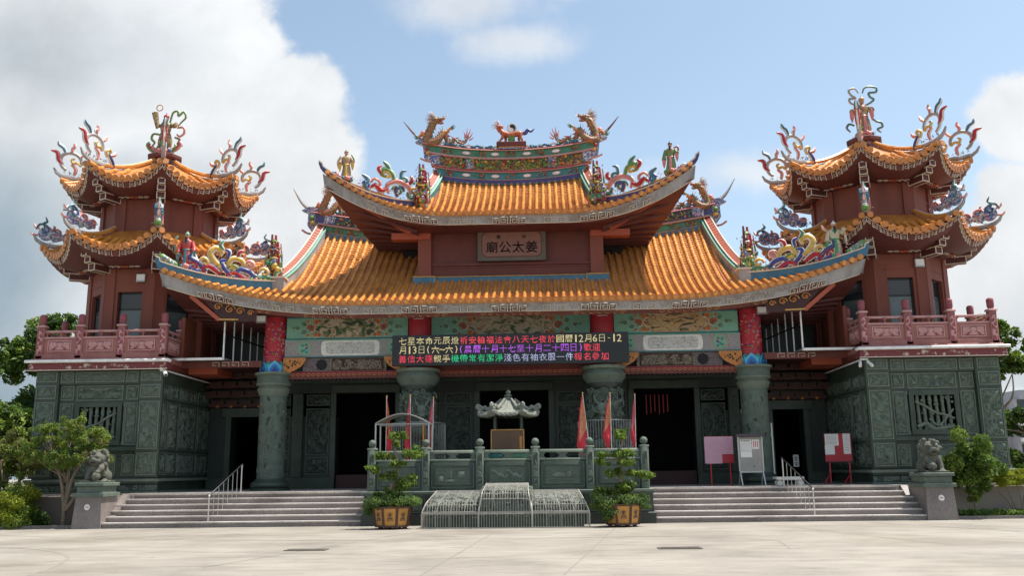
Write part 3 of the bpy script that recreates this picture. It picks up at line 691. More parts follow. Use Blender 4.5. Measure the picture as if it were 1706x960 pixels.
        r.use(pinkl).tube([a + Vector((0, 0, 6.28)), a + d * L_ + Vector((0, 0, 6.28))], .045, 8)
        for u in (.06, L_ / 2, L_ - .06): r.use(pinks).lathe(a + d * u + Vector((0, 0, 6.09)), [(.05, 0), (.03, .05), (.04, .1), (.09, .14), (.09, .17)], 8)
        for (u0, u1, z0, z1) in ((.14, L_ - .14, 5.6, 5.63), (.14, L_ - .14, 5.94, 5.97), (.14, .17, 5.63, 5.94), (L_ - .17, L_ - .14, 5.63, 5.94)): bx(u0, u1, z0, z1, .02, .07, pinkl)
        if L_ > .8: relief(r, a + d * .17 + nrm * .062 + Vector((0, 0, 5.63)), d, (0, 0, 1), nrm, L_ - .34, .31, .035, 77, pinkc, pinkl, 10, .011, True)
        r.build('rail_panel', bal, smooth=45)
    for x in xs: post(x, yb_)
    for i in range(3): rail((xs[i], yb_), (xs[i + 1], yb_))
    for y in (31.1, 32.7, 34.3): post(xs[0], y); post(xs[3], y)
    for a, b_ in ((yb_, 31.1), (31.1, 32.7), (32.7, 34.3)):
        rail((xs[0], b_), (xs[0], a)); rail((xs[3], a), (xs[3], b_))
    # tower bodies
    for (R, z0, z1, nm) in ((2.28, 5.36, 8.9, 'lower_storey'), (2.05, 9.6, 11.5, 'upper_storey')):
        m = MB(s); m.use(wallred); O0 = octagon(TX, TY, R, z0); O1 = octagon(TX, TY, R, z1); low = nm[0] == 'l'
        for k in range(8):
            j = (k + 1) % 8; a = Vector(O0[k]); b_ = Vector(O0[j]); d = (b_ - a); L_ = d.length; d.normalize(); n_ = Vector((d.y, -d.x, 0)); hh = z1 - z0; rz = math.atan2(d.y, d.x); mid = (a + b_) / 2
            if low:
                for (u0, u1, za, zb) in ((0, .44, z0, z1), (L_ - .44, L_, z0, z1), (.44, L_ - .44, z0, z0 + .25), (.44, L_ - .44, 7.85, z1)):
                    m.obox(a + d * ((u0 + u1) / 2) - n_ * .12 + Vector((0, 0, (za + zb) / 2 - z0)), (u1 - u0, .24, zb - za), rz=rz)
                m.obox(mid - n_ * .06 + n_ * .03 + Vector((0, 0, 8.15 - z0)), (L_ * .55, .1, .06), rz=rz)
            else:
                m.obox(mid - n_ * .14 + Vector((0, 0, hh / 2)), (L_, .24, hh), rz=rz)
        st_ = m.build(nm, root)
        pm = MB(s); pm.use(wallred)
        for k in range(8):
            a = Vector(O0[k]); ph = math.atan2(a.y - TY, a.x - TX)
            for q in (-1, 1):
                tdir = ph + PI / 2 + q * PI / 8; d2 = Vector((math.cos(tdir), math.sin(tdir), 0)) * q
                pm.obox(a + d2 * .16 + Vector((0, 0, (z1 - z0) / 2)) , (.34, .10, z1 - z0 - .02), rz=tdir)
        pm.build('corner_pilaster', root)
        if low:
            for k in (6, 7, 0, 1, 5):
                j = (k + 1) % 8; a = Vector(O0[k]); b_ = Vector(O0[j]); d = (b_ - a).normalized(); n_ = Vector((d.y, -d.x, 0)); L_ = (b_ - a).length; mid = (a + b_) / 2; rz = math.atan2(d.y, d.x)
                w = MB(s); ww = L_ - .88
                w.use(black)
                for (dx, dz, ex, ez) in ((-ww / 2 + .03, 6.73, .06, 2.24), (ww / 2 - .03, 6.73, .06, 2.24), (0, 7.82, ww, .06), (0, 7.25, ww, .06), (0, 5.65, ww, .06)):
                    w.obox(mid - n_ * .16 + d * dx + Vector((0, 0, dz - z0)), (ex, .06, ez), rz=rz)
                wf = w.build('window', root)
                gl = MB(s); gl.use(glass).obox(mid - n_ * .17 + Vector((0, 0, 7.54 - z0)), (ww, .02, .55), rz=rz); gl.use(mat('tower_pane_reflection', (.10, .13, .13), .12, .2, 1) if 'tower_pane_reflection' not in MATS else MATS['tower_pane_reflection']).obox(mid - n_ * .17 + Vector((0, 0, 6.45 - z0)), (ww, .02, 1.55), rz=rz)  # lower pane is paler: the sky's reflection is put into its colour
                gl.build('pane', wf)
    oct_roof(root, TX, TY, 3.52, 12.32, .62, .5, 13.2, 2.05, 11.28, s, 'upper')
    oct_roof(root, TX, TY, 3.97, 9.72, .58, 2.06, 10.15, 2.28, 8.66, s, 'lower')
    m = MB(s); m.use(dark).lathe((TX, TY, 5.4), [(1.4, 0), (1.4, 3.2)], 8); m.build('stair_core', root)
    # lotus pedestal for the crowning figure
    m = MB(s); m.use(chips2).lathe((TX, TY, 12.9), [(.5, 0), (.42, .2), (.34, .35), (.5, .5)], 8); m.use(burg).lathe((TX, TY, 13.38), [(.62, 0), (.66, .06), (.66, .16), (.6, .2)], 8); m.build('pedestal', root)
    # floodlight
    return root
towers = [tower(-1), tower(1)]
# ------------------------------------------------------------------ main hall
hall = thing('temple_hall', 'large temple hall with orange double roof, painted beams and green columns between the towers', 'temple', (0, 32, 0))
# ---- roofs
class Roof:
    def __init__(r, Ye, ze, S, prof, lift, xtip, gx, sfoot, rlift, out, pitch, rt_, segL):
        r.Ye, r.ze, r.S, r.prof, r.lift, r.xtip, r.gx, r.sfoot, r.rlift, r.out, r.pitch, r.rt, r.segL = Ye, ze, S, prof, lift, xtip, gx, sfoot, rlift, out, pitch, rt_, segL
    def eave(r, x):
        L = r.lift(abs(x)); return Vector((x, r.Ye - r.out * (L / r.lift(r.xtip)), r.ze + L))
    def p(r, x, s, dz=0.0):
        L = r.lift(abs(x)); y0 = r.Ye - r.out * (L / r.lift(r.xtip)); f = s / r.S
        return Vector((x, y0 + s * (r.Ye + r.S - y0) / r.S, r.ze + r.prof(s) + L * (1 - f) ** 1.5 + r.rlift(abs(x)) * f * f + dz))
    def smax(r, x):
        g = r.gx(r.S); x = abs(x); gf = r.gx(r.sfoot)
        if x <= g: return r.S
        if x <= gf:    # between ridge end and gable foot: solve gx(s) = x
            lo, hi = r.sfoot, r.S
            for _ in range(20):
                m = (lo + hi) / 2
                if r.gx(m) > x: lo = m
                else: hi = m
            return lo
        return max(.12, r.sfoot * (r.xtip - x) / (r.xtip - gf))
def powlift(a, b, A, e): return lambda x: A * max(0.0, (x - a) / (b - a)) ** e
RL = Roof(29.75, 7.12, 5.25, lambda s: .40 * s + .045 * s * s, powlift(5, 11.7, 1.2, 2.1), 11.7, lambda s: 7.95 - .5 * max(0, min(1, (s - 1.2) / 4)), 1.25, powlift(3.6, 7.5, .42, 1.4), .25, .265, .068, .22)
RU = Roof(30.75, 10.42, 3.25, lambda s: .40 * s + .075 * s * s, powlift(1.9, 6.5, 1.55, 2.1), 6.5, lambda s: 3.1 - .38 * max(0, min(1, (s - 1.0) / 2)), 1.05, powlift(0, 2.8, .22, 2), .35, .245, .062, .19)
def tile_roof(R, name):
    nm = int(2 * R.xtip / R.pitch); nm += nm % 2 == 0; tl = MB(); xs = [(i - nm // 2) * (2 * R.xtip - .1) / nm for i in range(nm)]; pit = xs[1] - xs[0]
    for x in xs:
        sm = R.smax(x); n = max(1, int(sm / R.segL)); r0 = R.rt
        P = [R.p(x, sm * i / n) for i in range(n + 1)]; d0 = (P[0] - P[1]).normalized()
        V = []; K = 7; rows = []
        N0 = (P[min(1, n)] - P[0]).cross(Vector((1, 0, 0))).normalized(); N0 = -N0 if N0.z < 0 else N0
        P[0] = P[0] + d0 * .10
        for i in range(n):
            a, b = P[i], P[i + 1]; T = (b - a).normalized(); Nn = Vector((1, 0, 0)).cross(T); Nn = Nn if Nn.z > 0 else -Nn; Nn.normalize()
            wob = .004 * math.sin(x * 37 + i * 5)
            for (pt, rr) in ((a, r0 * 1.10), (b + T * .02, r0 * .94)):
                V.append([pt + Vector((math.cos(PI * k / (K - 1)) * rr + wob, 0, 0)) + Nn * (math.sin(PI * k / (K - 1)) * rr + .012) for k in range(K)])
        vv = [q for row in V for q in row]; F = []
        for i in range(len(V) - 1):
            F += [(i * K + k, (i + 1) * K + k, (i + 1) * K + k + 1, i * K + k + 1) for k in range(K - 1)]
        tl.use(tile).add(vv, F)
        e = P[0] + Vector((0, 0, .0)); tl.use(tile_end).tube([e + d0 * -.01 + N0 * .01, e + d0 * .035 + N0 * .01], [r0 * 1.45, r0 * 1.5], 12)
        tl.use(tile).tube([e + d0 * .03 + N0 * .01, e + d0 * .045 + N0 * .01], [r0 * .95, r0 * .8], 10)
        # pan tiles to the right of this column: stepped courses
        if x < xs[-1]:
            xm = x + pit / 2; sm2 = min(R.smax(xm), max(R.smax(x), R.smax(x + pit))); n2 = max(1, int(sm2 / .125)); tl.use(tile_pan); rows = []
            for i in range(n2):
                for (ss, dz) in ((sm2 * i / n2, .034), (sm2 * (i + 1) / n2, -.006)):
                    q1 = R.p(x, ss, dz); q2 = R.p(xm, ss, dz - .025); q3 = R.p(x + pit, ss, dz); rows.append([q1, q2, q3])
            tl.grid(rows, True)
            q = R.p(xm, 0, -.015) + d0 * .07      # drip tile
            k = 8; poly = [(pit * .36, .05)] + [(pit * .36 * math.cos(PI * j / k), -.095 * math.sin(PI * j / k)) for j in range(k + 1)] + [(-pit * .36, .05)]
            tl.use(tile_end).prism(poly, q, (1, 0, (R.p(x + pit, 0).z - R.p(x, 0).z) / pit), (0, 0, 1), (0, 1, 0), .03)
    return tl.build('tile_roof', hall, smooth=50)
rl_o = tile_roof(RL, 'lower'); ru_o = tile_roof(RU, 'upper')
def side_and_back(R, Yc, xin, mid_x):
    """back slope, the skirts over the side eaves and the gable walls"""
    m = MB(); Yb = 2 * Yc - R.Ye; g = R.gx(R.S)
    xs = np.linspace(-R.xtip, R.xtip, 41); ss = np.linspace(0, R.S, 9)
    rows = []
    for x in xs:
        sm = R.smax(x); rows.append([(p.x, 2 * Yc - p.y, p.z) for p in [R.p(x, s * sm / R.S) for s in ss]])
    m.use(tile_pan).grid(rows)
    for sd in (-1, 1):
        ge = R.gx(R.sfoot); nv = 25; grid = []
        tl = R.p(R.xtip, 0)
        for i in range(nv):
            f = -1 + 2 * i / (nv - 1)       # -1 front corner .. 1 back corner
            a = abs(f); L = R.lift(R.xtip) * a ** 2.4
            xo = mid_x + (R.xtip - mid_x) * a ** 2; yo = Yc + f * (Yc - tl.y)
            hp = R.p(ge, R.sfoot); yi = Yc + f * (Yc - hp.y)
            zi = hp.z + .05
            row = []
            for t in np.linspace(0, 1, 7):
                z = (R.ze + L) * (1 - t) + zi * t - .12 * math.sin(PI * t)
                row.append((sd * (xo * (1 - t) + ge * t), yo * (1 - t) + yi * t, z))
            grid.append(row)
        m.use(tile).grid(grid, sd > 0)
        gw = [(2 * Yc - R.p(g, s).y, R.p(g, s).z) for s in np.linspace(R.sfoot, R.S, 8)]; fr_ = [(R.p(g, s).y, R.p(g, s).z) for s in np.linspace(R.sfoot, R.S, 8)][::-1]
        poly = gw + fr_[1:]
        m.use(orred).prism(poly, (sd * (g + .02), 0, 0), (0, 1, 0), (0, 0, 1), (sd, 0, 0), .1)
    return m.build('rear_roof', hall, smooth=50)
side_and_back(RL, 35.0, 7.9, 11.3); side_and_back(RU, 34.0, 3.0, 5.35)
def fascia(R, h0, ytuck, nm, Yc, mid_x):
    """curved board under the tile ends: front, and returning along both sides"""
    m = MB(); tr = MB(); xs = np.linspace(-R.xtip - .02, R.xtip + .02, 97)
    def top(x): e = R.eave(min(abs(x), R.xtip) * (1 if x > 0 else -1)); return Vector((x, e.y - .0, e.z - .10))
    def bot(x): t_ = top(x); hh = h0 + .18 * (R.lift(min(abs(x), R.xtip)) / R.lift(R.xtip)) ** .7; return Vector((x * .992, t_.y + .10, t_.z - hh))
    m.use(fasc).grid([[top(x) for x in xs], [bot(x) for x in xs]], True)
    tr.use(cream).tube([bot(x) + Vector((0, -.01, 0)) for x in xs], .016, 4)
    for sd in (-1, 1):
        tp = R.eave(sd * R.xtip); A = []; B = []
        for i in range(25):
            f = -1 + 2 * i / 24; a = abs(f); L = R.lift(R.xtip) * a ** 2.4; xo = mid_x + (R.xtip - mid_x) * a ** 2; yo = Yc + f * (Yc - tp.y)
            A.append((sd * (xo - .0), yo, R.ze + L - .10)); B.append((sd * (xo - .1), yo, R.ze + L - .10 - h0 - .18 * a ** 2))
        m.use(fasc).grid([A, B], sd < 0)
    m.build('fascia', hall, smooth=40)
    return tr, top, bot
def soffit(R, bot, Yin, zin, xin, Yc, mid_x, h0, m=None):
    m = MB(); xs = np.linspace(-R.xtip + .02, R.xtip - .02, 61)
    rows = []
    for x in xs:
        b = bot(x); xi = max(-xin, min(xin, x)); rows.append([b.lerp(Vector((xi, Yin, zin)), t) for t in (0, .35, .7, 1)])
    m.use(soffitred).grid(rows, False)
    for sd in (-1, 1):
        tp = R.eave(sd * R.xtip); g = []
        for i in range(21):
            f = -1 + 2 * i / 20; a = abs(f); L = R.lift(R.xtip) * a ** 2.4; xo = mid_x + (R.xtip - mid_x) * a ** 2; yo = Yc + f * (Yc - tp.y)
            b = Vector((sd * (xo - .1), yo, R.ze + L - .10 - h0 - .18 * a ** 2)); yi = Yc + f * (Yc - Yin)
            g.append([b.lerp(Vector((sd * xin, yi, zin)), t) for t in (0, .5, 1)])
        m.grid(g, sd < 0)
    return m
trL, topL, botL = fascia(RL, .29, 0, 'lower', 35.0, 11.3)
trU, topU, botU = fascia(RU, .29, 0, 'upper', 34.0, 5.35)
# meander clusters and small painted scrolls along the boards
def meander(tr, bot, x0, w, sc=1.0, dirn=1, y=-.03):
    def q(u, v):
        x = x0 + dirn * u * w; b = bot(x); t = (topL if bot is botL else topU)(x); k = v * .13 * sc / max(.01, (t - b).length); return b.lerp(t, k) + Vector((0, y, 0))
    tr.tube([q(0, 0), q(0, 1), q(.9, 1), q(.9, .15), q(.3, .15), q(.3, .6), q(.6, .6)], .017, 4)
for tr, bot, cl in ((trL, botL, (-9.9, -6.0, -3.0, 0, 3.0, 6.0, 9.9)), (trU, botU, (-3.1, 0, 3.1))):
    for c in cl:
        tr.use(burg)
        for d in (-1, 1):
            b = bot(c + d * .2); tr.use(burg)
            P = [bot(c + d * u) + Vector((0, -.008, 0)) for u in np.linspace(0, .55, 6)]; Q = [p + Vector((0, -.004 - .03, .16)) for p in P]; P = [p + Vector((0, 0, -.06)) for p in P]
            tr.grid([P, Q], d < 0)
            tr.use(cream)
            for k in range(2): meander(tr, bot, c + d * (.05 + .30 * k), .26, 1.7 if k == 0 else 1.35, d, -.05)
    for c in ((-7.6, -4.5, -1.5, 1.5, 4.5, 7.6) if bot is botL else (-4.6, -1.6, 1.6, 4.6)):
        for d in (-1, 1): tr.use(cream); meander(tr, bot, c + d * .12, .27, 1.4, d, -.04)
    # twigs painted in the middle of the board
    rn = random.Random(3); tr.use(mat('painted_twig', (.28, .18, .12), .7, .3, 20) if 'painted_twig' not in MATS else MATS['painted_twig'])
    for c in ((-9.0, -7.6, -6.0, -3.0, 0, 3.0, 6.0, 7.6, 9.0) if bot is botL else (-4.2, -3.1, 0, 3.1, 4.2)):
        for d in (-1, 1):
            for k in range(5):
                u = .12 + .17 * k; t = (topL if bot is botL else topU); P = []
                for j in range(5):
                    x = c + d * (u + .045 * j); P.append(bot(x).lerp(t(x), .45 + .28 * math.sin(j * 1.4 + k * 2) + rn.uniform(-.06, .06)) + Vector((0, -.012, 0)))
                tr.tube(P, .0075, 3)
            tr.tube([bot(c + d * .1 * math.cos(a) ).lerp((topL if bot is botL else topU)(c + d * .1), .6 + .2 * math.sin(a)) + Vector((0, -.014, 0)) for a in np.linspace(0, 6.3, 9)], .008, 3)
trL.build('fascia_trim', hall); trU.build('fascia_trim', hall)
sfL = soffit(RL, botL, 31.1, 6.86, 8.7, 35.0, 11.3, .29); sfU = soffit(RU, botU, 31.9, 9.98, 3.3, 34.0, 5.35, .29)
# rafters under the side eaves of the upper roof, corner beams
for sd in (-1, 1):
    for i in range(15):
        y = 31.3 + i * .42; f = (y - 34) / 3.25; a = min(1, abs(f)); L = 1.55 * a ** 2.4; xo = 5.35 + 1.15 * a * a
        sfU.use(orred if False else soffitred).bar((sd * (xo - .15), y, RU.ze + L - .42 - .18 * a * a), (sd * 3.3, y, 9.93), .09, .07)
    sfU.use(orred).bar((sd * 3.35, 31.85, 9.86), (sd * 6.25, 30.6, 11.42), .16, .12)
    for i in range(22):
        y = 31.0 + i * .4; f = (y - 35) / 5.3; a = min(1, abs(f)); L = 1.2 * a ** 2.4; xo = 11.3 + .4 * a * a
        sfL.use(soffitred).bar((sd * (xo - .15), y, RL.ze + L - .42 - .18 * a * a), (sd * 8.7, y, 6.80), .09, .07)
    sfL.use(orred).bar((sd * 8.7, 31.1, 6.74), (sd * 11.35, 29.75, 7.85), .16, .13)
    sfL.use(gold)     # gilt scrolls on the front of the corner soffit
    for (x, r_) in ((9.1, .13), (9.45, .16), (9.85, .13), (8.75, .1)):
        b = botL(sd * x); c = (b.x, b.y + .06, b.z - .17)
        sfL.tube([(c[0] + r_ * (1 - j * .07) * math.cos(j * .75) * 1.2, c[1], c[2] + r_ * (1 - j * .07) * math.sin(j * .75)) for j in range(11)], .018, 4)
        sfL.use(orred).ball(c, .05, 6, 4); sfL.use(gold)
    b0 = botL(sd * 8.55); b1 = botL(sd * 10.9)
    sfL.use(darkred).add([b0 + Vector((0, .12, -.02)), b1 + Vector((0, .12, -.02)), b1 + Vector((-sd * .5, .12, -.16)), b0 + Vector((sd * 1.1, .12, -.42)), b0 + Vector((0, .12, -.42))], [(0, 1, 2, 3, 4) if sd < 0 else (4, 3, 2, 1, 0)])
    sfL.use(orred).bar(b1 + Vector((-sd * .1, .08, -.06)), b0 + Vector((sd * 1.25, .08, -.36)), .13, .05); sfL.use(gold).bar(b0 + Vector((sd * 1.25, .07, -.34)), b0 + Vector((sd * .6, .07, -.36)), .05, .04)
sfL.use(burg); xs = np.linspace(-8.6, 8.6, 50)
sfL.grid([[botL(x) + Vector((0, .03, 0)) for x in xs], [botL(x) + Vector((0, .12, -.13)) for x in xs]], True)
sfL.use(gold)
for i in range(66):
    x = -8.4 + i * .26; b = botL(x)
    if abs(x) % 3.0 > 1.0 and abs(x) % 3.0 < 2.1: continue
    sfL.tube([(b.x + .09 * math.cos(a), b.y + .05, b.z - .07 + .035 * math.sin(a * 1.0)) for a in np.linspace(0, 5, 7)], .009, 3)
sfL.build('eave_soffit', hall, smooth=30); sfU.build('eave_soffit', hall, smooth=30)
# ---- ridges
def ridge(Yc, xh, bands, zb, flare, nm, splay):
    """bands: (height, material, half thickness); zb(x) bottom line"""
    root = MB(); xs = None; h0 = 0
    tot = sum(b[0] for b in bands)
    for (h, m_, th) in bands:
        x1 = xh + splay * (h0 + h / 2) / tot; xs = np.linspace(-x1, x1, 41)
        root.use(m_)
        lo = [(x, Yc - th, zb(x) + h0) for x in xs]; hi = [(x, Yc - th, zb(x) + h0 + h) for x in xs]
        lo2 = [(x, Yc + th, zb(x) + h0) for x in xs]; hi2 = [(x, Yc + th, zb(x) + h0 + h) for x in xs]
        root.grid([lo, hi], True); root.grid([lo2, hi2]); root.grid([hi, hi2], True); root.grid([lo, lo2])
        root.grid([[lo[0], hi[0]], [lo2[0], hi2[0]]]); root.grid([[lo[-1], hi[-1]], [lo2[-1], hi2[-1]]], True)
        h0 += h
    r = root.build('roof_ridge', hall, smooth=40)
    o = MB(); h0 = 0
    for (h, m_, th) in bands:
        x1 = xh + splay * (h0 + h / 2) / tot; xs = np.linspace(-x1, x1, 31)
        o.use(pinkl if m_ is not navy and m_ is not blue else teal)
        for sg in (-1, 1): o.tube([(x, Yc + sg * (th + .01), zb(x) + h0) for x in xs], .022, 4)
        h0 += h
    return r, o
zbU = lambda x: 12.42 + .27 * (abs(x) / 2.9) ** 2.2
rU, oU = ridge(34.0, 2.72, [(.20, navy, .14), (.30, teal, .12), (.07, brightred, .17), (.46, floral, .14), (.06, pinkl, .20), (.30, green, .15), (.06, brightred, .2)], zbU, 0, 'upper', .75)
zbL = lambda x: 10.18 + (.48 * (max(0, abs(x) - 3.6) / 3.9) ** 1.5)
rL_, oL = ridge(35.0, 7.45, [(.26, blue, .14), (.30, green, .12), (.06, pinkl, .18), (.40, navy, .14), (.06, brightred, .18)], zbL, 0, 'lower', .55)
def sky_ovals(o, zb, h, xs, Y):  # rimmed ovals; white face painted for bright sky seen through a hole
    for x in xs:
        z = zb(x) + h; sl_ = (zb(x + .1) - zb(x - .1)) / .2
        k = 12; P = [(.12 * math.cos(2 * PI * i / k) * (1.15 if abs(math.cos(2 * PI * i / k)) > .5 else 1), .055 * math.sin(2 * PI * i / k)) for i in range(k)]
        A = (1, 0, sl_)
        o.use(pinkl).prism([(u * 1.3, v * 1.4) for u, v in P], (x, Y - .005, z), A, (0, 0, 1), (0, -1, 0), .02); o.use(white).prism(P, (x, Y - .022, z), A, (0, 0, 1), (0, -1, 0), .008)
def flowers(o, zb, h, xs, Y, r_, seed, cols):
    rn = random.Random(seed); rg = np.random.RandomState(seed)
    for x in xs:
        for k in range(3): o.use(rn.choice(cols)).ball((x + rn.uniform(-1.4, 1.4) * r_, Y - rn.uniform(.0, .03), zb(x) + h + rn.uniform(-.7, .7) * r_), r_ * rn.uniform(.25, .4), 6, 4)
        for k in range(34):
            o.use(rn.choice(cols + [green, leafg])); c = Vector((x + rn.uniform(-1.7, 1.7) * r_, Y - rn.uniform(.01, .10), zb(x) + h + rn.uniform(-.95, .95) * r_)); a = Vector(rg.normal(size=3)).normalized() * rn.uniform(.03, .06); b = Vector(rg.normal(size=3)).normalized().cross(a) * .55
            o.add([c - a, c + b, c + a, c - b], [(0, 1, 2, 3)])
sky_ovals(oU, zbU, .35, (-1.75, -.62, .62, 1.75), 33.88); sky_ovals(oU, zbU, 1.24, (-1.75, -.62, .62, 1.75), 33.85)
flowers(oU, zbU, .35, (-2.4, -1.2, 0, 1.2, 2.4), 33.88, .12, 4, [brightred, pinkg, orange]); flowers(oU, zbU, 1.24, (-2.5, -1.15, 0, 1.15, 2.5), 33.85, .11, 5, [brightred, orange, brightred])
flowers(oU, zbU, .80, [-2.5 + .2 * i for i in range(26)], 33.84, .20, 6, [leafg, yellow, brightred, leafg, green, orange])
for x in (-2.95, 2.95, -1.6, 1.6): oU.use(chips2).box(x - .16, x + .16, 33.8, 33.86, zbU(x) + .60, zbU(x) + 1.0)
sky_ovals(oL, zbL, .40, (-5.4, 5.4, -4.2, 4.2), 34.88); flowers(oL, zbL, .40, (-7.0, -6.4, -4.9, 4.9, 6.4, 7.0), 34.88, .12, 7, [brightred, orange, pinkg])
flowers(oL, zbL, .82, [sd * (4.3 + .2 * i) for i in range(14) for sd in (-1, 1)], 34.86, .17, 8, [leafg, yellow, pinkg, green, navy])
for x in (-7.3, 7.3): oL.use(chips2).box(x - .22, x + .22, 34.8, 34.86, zbL(x) + .64, zbL(x) + 1.0)
# blue wave crests along the ridge tops, swallow-tail tips
def crest(o, zb, h, x0, x1, Y):
    n = int(abs(x1 - x0) / .17)
    for i in range(n):
        x = x0 + (x1 - x0) * (i + .5) / n; z = zb(x) + h; rr = .10 + .03 * math.sin(i * 2.3)
        o.use(blue if i % 3 else offw).tube([(x + rr * math.cos(a), Y + .02 * math.sin(i), z + rr * .9 * math.sin(a)) for a in np.linspace(-.2, 4.2, 8)], [.035, .045, .045, .045, .04, .035, .03, .015], 5)
        if i % 2: o.use(teal).ball((x, Y - .05, z + .03), .07, 6, 4)
for sd in (-1, 1):
    crest(oU, zbU, 1.50, sd * .55, sd * 3.3, 33.95); crest(oL, zbL, 1.12, sd * 4.2, sd * 7.9, 34.95)
    zt = zbU(3.4) + 1.40
    oU.use(chips2).prism([(0, -.75), (.25, -.62), (.32, -.05), (.62, .08), (.35, .22), (-.2, .12), (-.2, -.7)], (sd * 3.15, 33.88, zt), (sd, 0, 0), (0, 0, 1), (0, 1, 0), .24)
    oU.use(burg).tube(spline([(sd * 3.1, 34, zt + .02), (sd * 3.5, 34, zt + .16), (sd * 3.85, 34, zt + .48), (sd * 4.25, 34, zt + .98)], 5), [.09, .09, .085, .08, .075, .07, .065, .06, .055, .05, .045, .04, .035, .03, .02, .012], 6, 1.0)
    oU.use(fasc).tube(spline([(sd * 3.1, 33.92, zt - .02), (sd * 3.5, 33.92, zt + .1), (sd * 3.8, 33.92, zt + .40)], 4), .04, 5)
    oU.use(yellow).ball((sd * 3.25, 33.84, zt - .4), .08, 8, 5); oU.use(brightred).ball((sd * 3.3, 33.8, zt - .25), .07, 6, 4)
    oU.use(pinkl).tube(spline([(sd * 3.0, 33.86, zt - .78), (sd * 3.3, 33.86, zt - .74), (sd * 3.55, 33.86, zt - .62)], 4), .04, 5)
    zt = zbL(7.9) + 1.10
    oL.use(chips2).prism([(0, -.9), (.2, -.95), (.45, -.6), (.42, -.1), (.70, .04), (.4, .18), (-.3, .1), (-.3, -.9)], (sd * 7.75, 34.88, zt), (sd, 0, 0), (0, 0, 1), (0, 1, 0), .24)
    oL.use(fasc).tube(spline([(sd * 7.6, 35, zt), (sd * 8.15, 35, zt + .12), (sd * 8.5, 35, zt + .42), (sd * 8.85, 35, zt + 1.0)], 5), [.09] * 6 + [.085, .08, .075, .07, .06, .05, .04, .03, .02, .012], 6)
    oL.use(yellow).ball((sd * 7.98, 34.84, zt - .5), .10, 8, 5); oL.use(leafg).ball((sd * 8.0, 34.8, zt - .3), .1, 6, 4); oL.use(pinkl).tube(spline([(sd * 7.7, 34.86, zt - .98), (sd * 8.15, 34.86, zt - .93), (sd * 8.4, 34.86, zt - .78)], 4), .045, 5)
oU.build('ridge_ornament', hall, smooth=50); oL.build('ridge_ornament', hall, smooth=50)
